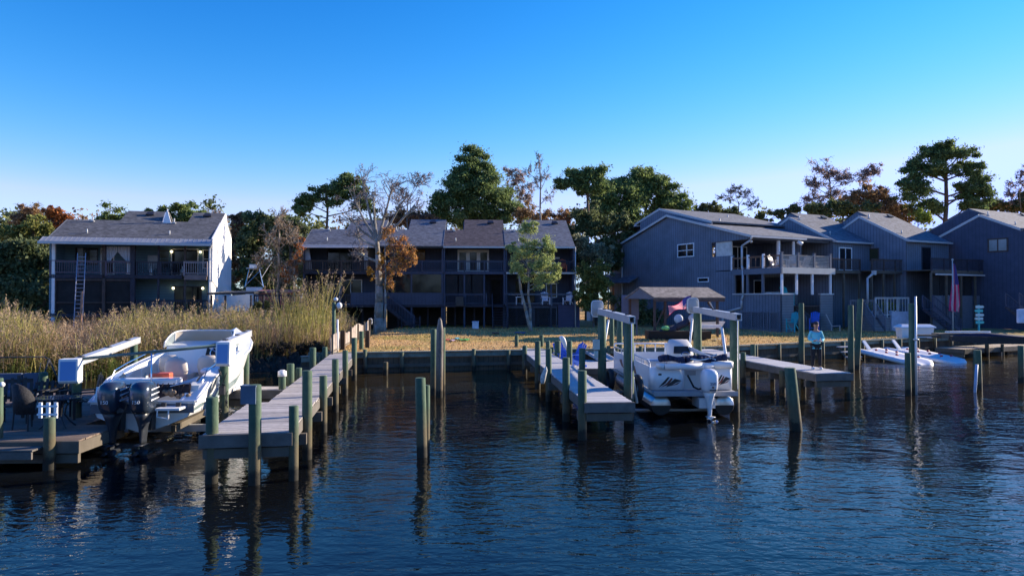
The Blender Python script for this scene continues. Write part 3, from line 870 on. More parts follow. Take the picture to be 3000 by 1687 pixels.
# unit 4
T, x1, f = mid_unit(3); o_ = X[3]
k = MB(); k.box(.05, -.12, 5.76, x1+.2, -.01, 5.9); k.build('deck_gutter', WMET, T)
rail(T, (.05, .04), (x1-.05, .04), 3.12, .95, SLATEP, .9)
LAT = M('diagonal lattice', (.09,.1,.13), .8, .2, 3)
def lattice(T, x0, x1, y, z0, z1, mat, s=.16, rot=0, loc=(0,0,0)):
    m = MB(); w_, h = x1-x0, z1-z0; n = int((w_+h)/s)
    for i in range(n+1):
        c = i*s
        a0, a1 = max(0, c-h), min(w_, c)
        if a1 - a0 > .02:
            m.bar((x0+a0, y, z0+c-a0), (x0+a1, y, z0+c-a1), .012, .035, (0,1,0))
            m.bar((x1-a0, y+.014, z0+c-a0), (x1-a1, y+.014, z0+c-a1), .012, .035, (0,1,0))
    m.box(x0, y-.02, z0, x0+.07, y+.04, z1); m.box(x1-.07, y-.02, z0, x1, y+.04, z1); m.box(x0+.07, y-.02, z1-.07, x1-.07, y+.04, z1); m.box(x0+.07, y-.02, z0, x1-.07, y+.04, z0+.07)
    return m.build('lattice_panel', mat, T, loc, rot)
for a, b in ((1487, 1560), (1563, 1632)): lattice(T, hx(a)-o_, hx(b)-o_, .0, HG-.05, 2.9, LAT)
k = MB(); k.box(hx(1635)-o_, -.05, HG-.1, hx(1698)-o_, .02, 3.1); k.build('storage_panel', M('dark violet blue panel', (.05,.05,.1), .7, .15, 1.3, .1, stripe=('z',.35,.015,.4)), T)
win(T, (hx(1625)-o_, f, 3.7), 0, 1.0, 1.3, WPAINT, GLASS, 1, 1, .07)
win(T, (hx(1545)-o_, f, 3.12), 0, 1.8, 2.1, DKWOOD, GLASS, 2, 1, .08, 'sliding_door')
k = MB(); k.box(hx(1635)-o_, f-.06, 7.2, hx(1650)-o_, f-.01, 7.36); k.build('name_board', WPAINT, T)
k = MB(); k.tube((x1+.03, -.15, HG), (x1+.03, -.15, 8.1), .05, .05, 8); k.build('downspout', WMET, T)

# ================================================================== LEFT DUPLEX HOUSE
LO = Vector((-33.5, 49.4, 0)); LR = 13
lu = (math.cos(R(LR)), math.sin(R(LR)))
def lx(px):
    W = along(px, LO, lu); return (W - LO).dot(Vector((lu[0], lu[1], 0)))
T = thing('duplex_house', 'two storey duplex at left with grey shingle roof and sunlit white side wall', 'house', LO, R(LR))
W1 = lx(621); g = .9; ze = 7.75
WSH = M('white stucco side wall', (.85,.84,.82), .8, .06, 1)
# roof in two modules
xm = lx(1500*.0+ 440)
f = 2.3
roof_unit(T, 0.0, xm, lx(308), 8.15, .5, 3.2, 5.2, g, 8.5, TEALS, SHGR, cheek=WPAINT, gutter=None, gable1=False)
roof_unit(T, xm, W1, lx(520), 8.15, .5, 3.2, 5.2, g, 8.5, TEALS, SHGR, cheek=SHGR, gutter=None, gable0=False, gable1=WSH)
k = MB(); k.slab([(lx(440)+.02, 2.9, 9.5), (lx(440)+.02, 3.9, 10.55), (lx(440)+.02, 5.0, 9.4)][::1], .1); k.slab([(lx(439)+.1, 2.9, 9.5), (lx(471), 2.9, 9.5), (lx(456), 3.05, 10.75)], .1); k.build('dormer_cheek', WPAINT, T)
# big white side wall shape with long rear slope
k = MB(); x = W1 + .05
k.slab([(x, -.05, 5.0), (x, 7.2, 3.0), (x, 7.2, 8.6), (x, 5.3, 10.75), (x, -.05, 8.2)], .1)
k.slab([(x, f, g-.3), (x, 7.2, g-.3), (x, 7.2, 3.0), (x, f, 5.0)], .1)
k.build('white_side_wall', WSH, T)
win(T, (W1+.06, 1.4, 6.5), R(90), .35, 1.0, WPAINT, GLASS, 1, 1, .05)
# metal porch roof
k = MB()
k.slab([(-.35, -.95, ze-.02), (W1+.1, -.95, ze-.02), (W1+.1, -.26, ze+.36), (-.35, -.26, ze+.36)], .05)
n_ = int(W1/.3)
for i in range(n_+1):
    xx = -.3 + (W1+.35)*i/n_; k.bar((xx, -.95, ze-.017), (xx, -.26, ze+.363), .02, .02)
k.build('metal_porch_roof', M('white ribbed metal roofing', (.3,.31,.33), .4, .1, 2), T)
for a, b, y in ((-.35, 4.7, -.98), (4.7, 7.3, -1.04), (7.3, W1-2.6, -.98), (W1-2.6, W1+.12, -1.04)):
    k = MB(); k.box(a, y-.1, ze-.2, b, y, ze-.01); k.build('gutter', WMET, T)
m = MB(); m.box(.05, f, g-.3, W1-.1, f+.12, ze+.35); m.build('front_wall', TEALS, T)
ufz, lfz = 5.45, 2.6
k = MB(); k.box(0, 0, ufz-.32, W1-2.1, .08, ufz-.04); k.box(0, .085, ufz-.1, W1, f-.01, ufz-.03); k.build('upper_deck', DKWOOD, T)
k = MB(); k.box(lx(541), -.22, ufz-.4, lx(607), -.12, ufz-.02); k.build('deck_fascia', M('brown lit fascia', (.22,.16,.15), .8), T)
k = MB(); k.box(0, 0, lfz-.3, W1, f, lfz-.03); k.build('lower_deck', DKWOOD, T)
rail(T, (.05, .03), (lx(390), .03), ufz, .98, M('plum brown rail', (.13,.1,.13), .8), .15)
rail(T, (lx(400), .03), (lx(538), .03), ufz, .98, DKWOOD, .15)
rail(T, (lx(541), -.17), (lx(607), -.17), ufz, 1.0, M('sunlit tone rail', (.3,.25,.27), .8), .15)  # rail and fascia here carry the grazing sunlight in their lighter colours
rail(T, (lx(400), .03), (W1-.2, .03), lfz, .95, DKWOOD, .15)
for p, mt, s_ in ((155, WPAINT, .2), (303, BRWOOD, .2), (388, DKWOOD, .3), (463, DKWOOD, .12), (541, BRWOOD, .13)):
    post(T, lx(p), .1, g-.4, ze-.1, mt, s_)
k = MB(); k.tube((lx(617), -.45, g-.3), (lx(617), -.45, ze-.35), .07, .07, 8); k.bar((lx(617), -.45, ze-.35), (W1+.05,-.5,ze-.1), .1,.1); k.build('downspout', WMET, T)
# screened lower bays at left
for a, b in ((163, 300), (308, 383)):
    k = MB(); k.box(lx(a), .16, lfz, lx(b), .19, ufz-.4); k.build('screen', SCREEN, T)
k = MB()
k.box(lx(160), .06, lfz+.72, lx(385), .13, lfz+.8); k.box(lx(160), .05, ufz-.5, lx(385), .14, ufz-.36); k.box(lx(384), .05, lfz, lx(389), .14, ufz-.4); k.box(lx(159), .05, lfz, lx(163), .14, ufz-.5)
k.build('screen_frame', BRWOOD, T)
win(T, (lx(205), f, ufz+.75), 0, .95, 1.3, DKWOOD, GLASS, 1, 2, .06)
win(T, (lx(235), f, ufz+.75), 0, .8, 1.3, DKWOOD, GLASS, 1, 2, .06)
win(T, (lx(282), f, ufz), 0, .95, 2.05, WPAINT, GLASS, 1, 1, .08, 'glazed_door')
win(T, (lx(455), f, ufz+.55), 0, .85, 1.5, TEALS, GLASS, 1, 2, .06)
win(T, (lx(519), f, ufz), 0, 2.0, 2.1, WPAINT, GLASS, 2, 1, .07, 'sliding_door')
win(T, (lx(594), f, ufz+.55), 0, .95, 1.5, WPAINT, GLASS, 1, 2, .07)
win(T, (lx(530), f, lfz), 0, 2.0, 2.0, DKWOOD, GLASS, 3, 1, .07, 'sliding_door')
for p, z_ in ((201, 0),):
    k = MB(); k.box(lx(190), f-.05, ufz+.7, lx(196)+.25, f-.01, ufz+2.05); k.build('shutter', M('pale blue shutter', (.35,.42,.5), .7), T)
k = MB(); k.box(lx(406), f-.08, ufz+.4, lx(438), f-.01, ufz+1.55); k.build('notice_board', M('pale grey panel', (.4,.42,.45), .7), T)
k = MB(); k.box(lx(590), f-.06, lfz+.8, lx(612), f-.01, lfz+1.75); k.build('notice_board', MATS['pale grey panel'], T)
LAMP = EM('lit globe lamp', (1, .86, .5), 2.2)
for p, z_ in ((480, ufz+1.85), (568, ufz+1.85), (486, lfz+1.85), (576, lfz+1.85)):
    k = MB(); k.ball((lx(p), f-.18, z_), .1, 10, 7); b_ = k.build('wall_lamp', LAMP, T)
    k = MB(); k.box(lx(p)-.05, f-.1, z_-.03, lx(p)+.05, f-.01, z_+.2); k.build('lamp_bracket', DKMET, b_)
# tied curtains
k = MB(); zt = ze-.25
for s_, p0, p1 in ((1, 304, 339), (-1, 381, 341)):
    a, b = lx(p0), lx(p1)
    ns = 14
    for i in range(ns):
        t0, t1 = i/ns, (i+1)/ns; xa, xb = a+(b-a)*t0, a+(b-a)*t1
        za, zb_ = zt - (1.35 - .95*t0**1.3), zt - (1.35 - .95*t1**1.3)
        yy = .3 + .05*math.sin(i*2.2); y2 = .3 + .05*math.sin((i+1)*2.2)
        k.poly([(xa, yy, zt), (xb, y2, zt), (xb, y2, zb_), (xa, yy, za)])
k.build('curtain', MATS['white sheer curtain'], T)
post(T, lx(372), .4, ufz, ufz+.95, WPL, .28, 'potted_column')

# ladder leaning on the duplex
lad = MB(); p0 = at(228, 975, 46.5); p1 = at(240, 742, 49.0); dx = .34
for s_ in (-dx, dx*.9): lad.bar(p0 + Vector((s_*.9, 0, 0)), p1 + Vector((s_*.9, 0, 0)), .05, .09)
for i in range(1, 20):
    p = p0.lerp(p1, i/20); lad.tube(p + Vector((-dx*.8,0,0)), p + Vector((dx*.8,0,0)), .022, .022, 6)
tag(lad.build('extension_ladder', M('worn aluminium ladder', (.35,.36,.42), .5, .2, metal=.3)), 'long ladder leaning against the left duplex porch', 'ladder')
k = MB(); p0 = at(235, 952, 46.2); p1 = at(241, 853, 46.2); k.tube(p0 - Vector((0,0,.8)), p1, .09, .08, 9)
tag(k.build('wooden_post', M('red brown post wood', (.3,.17,.11), .8)), 'red brown wooden post beside the foot of the ladder', 'post')

# ================================================================== RIGHT STAGGERED TOWNHOUSES
RR = 27.0
ru = Vector((math.cos(R(RR)), math.sin(R(RR)), 0)); rv = Vector((-math.sin(R(RR)), math.cos(R(RR)), 0))
AO = Vector((20.5, 52, 0))
T = thing('townhouse', 'large slate grey townhouse with sunlit balcony', 'townhouse', AO, R(RR), 'staggered townhouses at the right')
def ay(px, xl=0.):   # local y on the side wall for a photo column
    P = AO + ru*xl; W = along(px, P, (rv.x, rv.y)); return (W - P).dot(rv)
def axf(px, yl=0.):
    P = AO + rv*yl; W = along(px, P, (ru.x, ru.y)); return (W - P).dot(ru)
g = 1.1; D1 = 20.4; WA = 9.4; ye = 3.1; yr = 13.0; ze, zr, zb = 8.8, 11.4, 9.2
k = MB()
t_ = .12
def roofz(y): return ze + (zr-ze)*(y-ye)/(yr-ye)
k.slab([(0, 7.4, g-.2), (0, 7.4, roofz(7.4)-.16), (0, yr, zr-.16), (0, D1, zb-.16), (0, D1, g-.2)], t_)
k.slab([(0, 4.9, g-.2), (0, 4.9, 7.2), (0, 7.4, 7.2), (0, 7.4, g-.2)], t_)
k.slab([(0, ye, 8.45), (0, ye, ze-.16), (0, 7.4, roofz(7.4)-.16), (0, 7.4, 8.45)], t_)
k.slab([(0, 0, g-.2), (0, 0, 3.95), (0, 4.9, 3.95), (0, 4.9, g-.2)], t_)
k.build('side_wall', SLATE, T)
k = MB()
k.slab([(-.25, ye-.3, ze-.08), (WA, ye-.3, ze-.08), (WA, yr, zr), (-.25, yr, zr)], .15)
k.slab([(-.25, yr, zr), (WA, yr, zr), (WA, D1+.2, zb-.05), (-.25, D1+.2, zb-.05)], .15)
rf = k.build('roof', SHLT, T)
for (xa, y_) in ((2.0, 8.5), (6.4, 12.0)):
    v = MB(); z_ = roofz(y_)
    v.tube((xa, y_, z_-.05), (xa, y_, z_+.5), .06, .06, 8); v.build('vent_pipe', WMET, rf)
v = MB(); v.slab([(6.3, 9.6, roofz(9.6)+.1), (7.5, 9.6, roofz(9.6)+.1), (7.5, 10.6, roofz(10.6)+.18), (6.3, 10.6, roofz(10.6)+.18)], .1); v.build('skylight', WPL, rf)
k = MB(); k.bar((-.28, ye-.3, ze-.17), (-.28, yr, zr-.08), .05, .2); k.bar((-.28, yr, zr-.08), (-.28, D1+.2, zb-.13), .05, .2); k.build('barge_board', WMET, T)
k = MB(); k.box(-.3, ye-.45, ze-.28, axf(2352, ye), ye-.31, ze-.12); k.build('gutter', WMET, T)
k = MB(); k.box(-.1, ye, 8.42, WA, ye+.1, ze-.2); k.box(0.02, ye+.1, 8.42, WA, 7.4, 8.47); k.build('porch_soffit', SLATEP, T)
y0 = 4.15
k = MB(); rr_ = .085
pts = [(-.2, ye-.38, 8.55), (-.12, ye-.2, 8.3), (-.1, 3.85, 7.9), (-.1, 3.85, 6.3), (-.1, 3.75, 5.9), (-.1, 3.75, 3.9), (-.1, 3.9, 3.5), (-.1, 3.9, 2.9), (-.1, 6.0, 2.45), (-.1, 6.0, 1.2)]
k.path(pts, .085, 8); k.build('downspout', WMET, T)
k = MB(); k.path([(-.15, D1+.1, zb-.2), (-.15, D1-.35, zb-.55), (-.15, D1-.35, 1.2)], .08, 8); k.build('downspout', WMET, T)
win(T, (0, ay(2000), 7.35), R(-90), 1.25*1.05, 1.25*.98, WPAINT, GLASS, 1, 2, .09)
win(T, (0, ay(2023)-.0, 7.35), R(-90), 1.25*.8, 1.25*.98, WPAINT, GLASS, 1, 2, .09)
win(T, (0, ay(2061), 5.05), R(-90), 1.35, .42, WPAINT, GLASS, 1, 1, .08)
for a, b in ((2175, 2198), (2203, 2233), (2238, 2252), (2257, 2282)):
    ya, yb = ay(a), ay(b)
    lattice(T, -(ya-yb)/2, (ya-yb)/2, 0, 0, 1.35, SLATEP, .2, R(-90), (-.06, (ya+yb)/2, g+.15))
# front
k = MB(); k.box(0, 0, g-.2, axf(2325), .12, 3.95); k.build('front_wall', SLATEH, T)
k = MB(); k.box(axf(2404), 0, g-.2, axf(2440), .12, 3.95); k.build('front_wall', SLATEH, T)
k = MB(); k.box(axf(2325), 2.2, g-.2, axf(2404), 2.3, 3.95); k.build('stair_back_wall', SLATEH, T)
k = MB(); k.box(axf(2370), -.0+1.5, g-.2, axf(2404), 1.6, 2.9); k.build('crawl_shade_panel', SCREEN, T)  # black panel standing in for the shade inside the crawl opening
k = MB(); k.box(-.12, -.06, 3.95, axf(2326), .2, 4.05); k.build('parapet_cap', WMET, T); k = MB(); k.box(axf(2403), -.06, 3.95, axf(2442), .2, 4.05); k.build('parapet_cap', WMET, T); k = MB(); k.box(-.12, .2, 3.95, .2, 4.9, 4.05); k.build('parapet_cap', WMET, T)
stairs(T, (axf(2345), 2.0, 3.3), (.45, -1, 0), 9, .22, .24, 1.1, SLATEP, SLATEP)
BEAML = M('pale cream beam paint', (.55,.54,.5), .7, .1, 1)
XB = axf(2440)
k = MB(); k.box(-.02, -.16, 5.56, XB+.1, -.02, 6.04); k.build('balcony_beam', BEAML, T)
k = MB(); k.box(-.16, -.16, 5.56, -.025, 4.9, 6.02); k.build('side_beam', SLATEP, T)
k = MB(); k.box(0, .0, 5.9, XB, 6.9, 6.0); k.build('upper_deck', BRWOOD, T)
k = MB(); k.box(0.13, .13, 3.0, XB, 6.9, 3.1); k.build('lower_deck', BRWOOD, T)
for p in (2288, 2331, 2377, 2430): post(T, axf(p)+.1, .0, 3.95, 5.56, WPAINT, .15)
for p in (2152, 2190, 2235): post(T, .02, ay(p), 3.95, 5.56, SLATEP, .16)
post(T, axf(2284, ye), ye+.1, 6.0, 8.42, WPAINT, .2); post(T, axf(2328, ye), ye+.1, 6.0, 8.42, WPAINT, .16)
rl = M('reddish horizontal slats', (.42,.36,.31), .7, .2, 3)
for a, b in ((2288, 2336), (2336, 2383), (2383, 2430)):
    rail(T, (axf(a)+.08, 0), (axf(b)+.04, 0), 6.02, .98, rl, horiz=True, posts=9, tw=.14)
for p in (2288, 2336, 2383, 2430):
    k = MB(); x_ = axf(p)+.06; k.box(x_-.09, -.1, 5.95, x_+.09, .08, 7.2); k.slab([(x_-.12,-.13,7.2),(x_+.12,-.13,7.2),(x_+.12,.11,7.2),(x_-.12,.11,7.2)],.04); k.build('newel_post', SLATEP, T)
rail(T, (0, 4.9), (0, .1), 6.02, .98, M('red brown cap rail', (.2,.11,.07), .7), .45, horiz=False, posts=1.7, tw=.14)
for p in (2145, 2192, 2237): 
    k = MB(); k.box(-.08, ay(p)-.08, 5.95, .08, ay(p)+.08, 7.15); k.build('newel_post', WPAINT, T)
k = MB(); k.box(0.12, 7.0, 3.0, XB, 7.12, 8.5); k.build('inner_wall', SLATED, T)
win(T, (2.6, 7.0, 6.02), 0, 2.2, 2.15, WPAINT, GLASS, 2, 1, .08, 'sliding_door')
win(T, (5.0, 7.0, 3.12), 0, 1.0, 2.15, WPAINT, GLASS, 1, 1, .08, 'glazed_door')
win(T, (1.8, 7.0, 3.12), 0, 2.2, 2.15, DKWOOD, GLASS, 2, 1, .08, 'sliding_door')
k = MB(); k.box(.13, 5.2, 6.02, .25, 7.0, 8.44); k.build('bright_porch_wall', M('cream porch wall', (.6,.58,.54), .7), T)
k = MB(); k.ball((.05, 3.0, 8.2), (.1,.13,.1), 8, 5); k.tube((axf(2335, ye-.3), ye-.35, 8.35), (axf(2335,ye-.3)+.3, ye-.6, 8.15), .13, .17, 10); k.build('floodlight', WPL, T)
k = MB(); k.box(XB-.1, .1, 3.0, XB, 7, 5.5); k.build('dividing_wall', SLATE, T)
k = MB(); k.box(XB+.02, ye, 6.0, XB+.12, 7, 8.5); k.build('dividing_wall', SLATE, T)

# taller rear block of the same row
T = thing('townhouse', 'taller slate grey gable rising behind the left end of the large right townhouse', 'townhouse', AO, R(RR), 'staggered townhouses at the right')
k = MB(); x_ = .7
k.slab([(x_, 18, 9), (x_, 18, 11.2), (x_, 15, 12.2), (x_, 8, 10.3), (x_, 8, 9.7), (x_, 12.9, 11.0)], .12)
k.slab([(x_, 20.5, g), (x_, 20.5, 10.6), (x_, 22.6, 10.0), (x_, 22.6, g)], .12)
k.slab([(x_+.7, 18, 9), (x_+.7, 18, 11.0), (x_+.7, 20.5, 10.4), (x_+.7, 20.5, 9)], .12)
k.build('side_wall', SLATE, T)
k = MB()
k.slab([(x_-.1, 8, 10.38), (10.3, 8, 10.38), (10.3, 15, 12.28), (x_-.1, 15, 12.28)], .14)
k.slab([(x_-.1, 15, 12.28), (10.3, 15, 12.28), (10.3, 22.7, 10.05), (x_-.1, 22.7, 10.05)], .14); k.build('roof', SHLT, T)
k = MB(); k.bar((x_-.14, 8, 10.3), (x_-.14, 15, 12.2), .05, .2); k.bar((x_-.14, 15, 12.2), (x_-.14, 22.7, 9.97), .05, .2); k.build('barge_board', WMET, T)
k = MB(); k.box(x_-.2, 18.6, 10.9, x_+.8, 20.5, 11.02); k.build('white_cap', WPAINT, T)
k = MB(); k.box(x_+.1, 16, 9, 10.2, 22.5, 10.0); k.build('rear_wall', SLATED, T)
k = MB(); k.slab([(-1.3, 17.5, 5.2), (x_, 17.5, 6.2), (x_, 24, 6.2), (-1.3, 24, 5.2)], .1); k.build('lean_to_roof', SHLT, T)
k = MB(); k.tube((-1.2, 21, 1.1), (-1.2, 21, 5.2), .07, .07, 8); k.build('downspout', WMET, T)
k = MB(); k.box(-2.6, 22.2, 1.2, -1.2, 22.9, 2.9); k.build('air_conditioner', WPAINT, T)

def stag(label, cx, cy, w_, dl, dh, ze, pitch, xs, depth, wall=SLATE, sh=SHLT, zfl=6.0, gut=WMET):
    T = thing('townhouse', label, 'townhouse', (cx, cy, 0), R(RR), 'staggered townhouses at the right')
    roof_unit(T, 0, w_, xs, ze, pitch, dl, dh, 1.1, depth, wall, sh, trim=WMET, gutter=gut, gable1=False)
    k = MB(); k.box(.12, 0, 1.0, w_, .14, ze-.1); k.build('front_wall', wall, T)
    return T
TB = stag('right group townhouse with a white glazed door on its deck, second from left', 27.7, 58.9, 6.2, 4.6, 5.8, 8.75, .52, 1.6, 9.5)
win(TB, (1.6, 0, 6.05), 0, 1.7, 2.05, WPAINT, GLASS, 2, 1, .1, 'sliding_door')
TC = stag('dark townhouse in the right group with screened porch under its deck', 33.6, 58.1, 6.0, 4.4, 5.6, 8.75, .54, 1.4, 9.5, SLATE)
win(TC, (2.7, 0, 6.05), 0, 1.3, 2.05, DKWOOD, GLASS, 1, 1, .08, 'glazed_door')
win(TC, (0, 3.7, 7.0), R(-90), 2.4, 1.1, BRWOOD, GL('olive glass', (.06,.06,.03)), 2, 1, .08)
win(TC, (5.3, -.05, 3.2), 0, 1.0, 2.1, WPAINT, GLASS, 1, 1, .1, 'glazed_door')
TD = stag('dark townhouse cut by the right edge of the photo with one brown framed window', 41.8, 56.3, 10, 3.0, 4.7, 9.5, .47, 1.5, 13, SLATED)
k = MB(); k.slab([(0, -2.0, 1.0), (0, -2.0, 9.1), (0, 0, 9.3), (0, 0, 1.0)], .12); k.build('porch_side_wall', SLATED, TD)
k = MB(); k.slab([(-.2,-2.1,9.25),(10,-2.1,9.25),(10,-.26,9.42),(-.2,-.26,9.42)],.14); k.build('porch_roof', SHLT, TD)
win(TD, (0, 1.55, 7.56), R(-90), 1.6, 1.18, BRWOOD, GL('pale reflecting glass', (.25,.3,.3), .15), 2, 1, .12)
# the side wall of D continues low to the left
k = MB(); k.slab([(0, 8, 1.0), (0, 8, 9.3), (0, 13, 7.5), (0, 13, 1.0)], .1); k.build('rear_side_wall', SLATED, TD)
# decks of B, C, D : built in the frame of their house
def deckset(T, x0, x1, y, z, mat, depth, h=.95, rh=False, beam=TIMB, posts=3, zb=1.0):
    k = MB(); k.box(x0, y, z-.28, x1, y+.06, z-.02); k.box(x0, y+.065, z-.08, x1, y+depth, z-.01); k.build('deck', beam, T)
    rail(T, (x0+.05, y+.03), (x1-.05, y+.03), z, h, mat, .14, horiz=rh)
    for i in range(posts): post(T, x0+.1+(x1-x0-.2)*i/(posts-1), y+.1, zb, z-.28, beam, .14)
deckset(TB, -3.2, .9, -2.0, 6.0, BRWOOD, 2.0, posts=3)
deckset(TB, .9, 5.6, -3.0, 6.0, BRWOOD, 3.0, posts=4)
k = MB(); k.path([(1.0, -3.1, 5.75), (.2, -3.1, 5.3), (.2, -3.1, 3.0)], .09, 8); k.box(.85,-3.25,5.6,1.15,-3.0,5.95); k.build('downspout', WMET, TB)
deckset(TC, -.8, 7.6, -2.6, 6.0, DKWOOD, 2.6, posts=5)
k = MB(); k.box(-.4, -2.75, 5.55, 7.4, -2.65, 5.68); k.build('deck_gutter', WMET, TC)
for j in range(5):
    k = MB(); k.box(-.2+j*1.15, -2.2, 3.9, .85+j*1.15, -2.16, 5.6); k.build('screen', SCREEN, TC)
k = MB(); k.box(-.4, -2.3, 1.0, 6.6, -2.2, 3.88); k.build('porch_wall', SLATEP, TC)
stairs(TC, (-2.3, -3.2, 3.0), (1, -.35, 0), 9, .21, .27, 1.1, SLATED, SLATED)
stairs(TD, (-3.6, -1.3, 3.2), (1, -.3, 0), 10, .21, .3, 1.2, SLATED, SLATED)
# raised patio with glass panels and planters in front of B
pb = MB(); pb.box(-1.6, -5.0, 1.0, 2.6, -3.2, 2.2); o1 = pb.build('patio_base', SLATEH, TB)
pb = MB(); pb.box(.3, -5.12, 1.05, 2.7, -5.01, 2.6); pb.build('white_side_panel', M('pale blue white panel', (.42,.47,.6), .6), TB)
rail(TB, (-1.5, -5.0), (2.6, -5.0), 2.25, 1.5, M('pale rail', (.42,.45,.47), .6), .35, posts=1.4)
rail(TB, (-3.4, -4.2), (-1.6, -4.9), 2.25, 1.3, SLATEP, .2)
stairs(TB, (-1.8, -4.6, 2.6), (-.4, -1, 0), 6, .22, .24, .9, SLATEP, SLATEP)
def planter(x, y, label):
    W = Vector((27.7, 58.9, 0)) + ru*x + rv*y
    T = thing('potted_plant', label, 'plant', (W.x, W.y, 2.25), 0, 'potted plants on the raised patio')
    k = MB(); k.tube((0,0,0),(0,0,.4),.22,.3,10); k.build('pot', WPAINT, T)
    V = []
    for i in range(260):
        c = np.array([random.gauss(0,.3), random.gauss(0,.3), .75+random.gauss(0,.2)]); u = RNG.normal(size=3); u /= np.linalg.norm(u); v_ = np.cross(u, RNG.normal(size=3)); v_ /= np.linalg.norm(v_)
        V += [c-u*.09, c+v_*.04, c+u*.09, c-v_*.04]
    fast_mesh('foliage', np.array(V), 4, M('yellow green leaves', (.2,.22,.04), .6, .3, isl=.5), T)
planter(-.6, -4.3, 'yellow green bushy plant in a pot, left one on the glazed raised patio')
planter(1.6, -4.3, 'yellow green bushy plant in a pot, right one on the glazed raised patio')
# ================================================================== WHITE CABIN BOAT
BG = M('grey green hull stripe', (.2,.27,.28), .3, .08, 3, coat=.3)
DECALN = M('navy hull band', (.1,.13,.17), .35, .08, 3)
T = None
T = thing('cabin_boat', 'white motor boat with twin dark outboards hanging in the left lift', 'boat', (-9.15, 16.95, 0), R(3.5)); T.scale = (1.06, 1, 1)
# stations along y: (y, half beam at sheer, sheer z, chine half, chine z, keel z)
ST = [(0, 1.2, 1.18, 1.02, .78, .38), (.5, 1.23, 1.36, 1.04, .79, .39), (.9, 1.25, 1.62, 1.06, .8, .4), (2.0, 1.28, 1.82, 1.06, .84, .43), (3.2, 1.27, 1.98, 1.0, .93, .48), (4.3, 1.16, 2.14, .82, 1.08, .58),
      (5.2, .95, 2.3, .58, 1.28, .78), (6.0, .62, 2.44, .3, 1.52, 1.1), (6.5, .3, 2.53, .12, 1.78, 1.5), (6.75, .05, 2.6, .03, 2.1, 1.95)]
def stn(y):
    for a, b in zip(ST, ST[1:]):
        if a[0] <= y <= b[0]:
            t = (y-a[0])/(b[0]-a[0]); return [a[i]+(b[i]-a[i])*t for i in range(6)]
    return list(ST[-1])
ys = [i*.25 for i in range(28)]
hull, stripe = MB(), MB()
for s_ in (-1, 1):
    rows = []
    for y in ys:
        _, hb, sz, cb, cz, kz = stn(y)
        fl = .05
        rows.append([(0, y, kz), (s_*cb*.55, y, kz+(cz-kz)*.5), (s_*cb, y, cz), (s_*(cb+.03), y, cz+.03)] +
                    [(s_*(cb+(hb-cb)*(t**.8)+fl*math.sin(PI*t)*.0), y, cz+(sz-cz)*t) for t in (.22, .42, .62, .8, .94, 1)])
    n_ = len(rows[0])
    o = len(hull.v); hull.v += [p for r_ in rows for p in r_]
    for j in range(len(rows)-1):
        for i in range(n_-1):
            hull.f.append([o+j*n_+i, o+j*n_+i+1, o+(j+1)*n_+i+1, o+(j+1)*n_+i]); hull.mi.append(1 if i == 4 else 0); hull.sm.append(True)
_, hb, sz, cb, cz, kz = ST[0]
# transom
hull.smooth = False
hull.m = 0
hull.poly([(0,0,kz), (cb*.55,0,kz+(cz-kz)*.5), (cb,0,cz), (cb+.04,0,cz+.1), (-cb-.04,0,cz+.1), (-cb,0,cz), (-cb*.55,0,kz+(cz-kz)*.5)])
hull.poly([(cb+.04,0,cz+.1), (hb-.06,0,cz+.36), (-hb+.06,0,cz+.36), (-cb-.04,0,cz+.1)][::-1])
hull.poly([(hb-.06,0,cz+.36), (hb,0,sz), (-hb,0,sz), (-hb+.06,0,cz+.36)])
hull.build('hull', [WHITE, BG], T)
k = MB(); k.box(-hb+.03, -.012, cz+.1, hb-.03, -.002, cz+.33); k.build('transom_band', DECALN, T)
# gunwale and deck with cockpit opening
k = MB(); k.smooth = False
def iw(y): return max(.0, stn(y)[1] - .26)      # inner half width
for s_ in (-1, 1):
    for j in range(len(ys)-1):
        ya, yb = ys[j], ys[j+1]
        if ya < .5: continue
        if ya < 4.25:
            A, B = stn(ya), stn(yb)
            k._add([(s_*A[1], ya, A[2]), (s_*iw(ya), ya, A[2]+.05), (s_*iw(yb), yb, B[2]+.05), (s_*B[1], yb, B[2])], [(0,1,2,3)])
            k._add([(s_*iw(ya), ya, A[2]+.05), (s_*(iw(ya)-.04), ya, 1.02), (s_*(iw(yb)-.04), yb, 1.02), (s_*iw(yb), yb, B[2]+.05)], [(0,1,2,3)])
        else:      # fore deck with bow seat opening
            A, B = stn(ya), stn(yb)
            ia, ib = A[1]*.45 if ya < 5.7 else 0, B[1]*.45 if yb < 5.8 else 0
            k._add([(s_*A[1], ya, A[2]), (s_*ia, ya, A[2]+.1), (s_*ib, yb, B[2]+.1), (s_*B[1], yb, B[2])], [(0,1,2,3)])
            if ia or ib: k._add([(s_*ia, ya, A[2]+.1), (s_*ia*.9, ya, 1.75), (s_*ib*.9, yb, 1.75), (s_*ib, yb, B[2]+.1)], [(0,1,2,3)])
k.box(-1.0, .5, .96, 1.0, 4.3, 1.02)
k.box(-.45, 4.2, 1.7, .45, 5.7, 1.75)
k.poly([(-1.0,.45,1.0),(1.0,.45,1.0),(1.12,.45,1.5),(-1.12,.45,1.5)])
k.build('deck', WHITE, T)
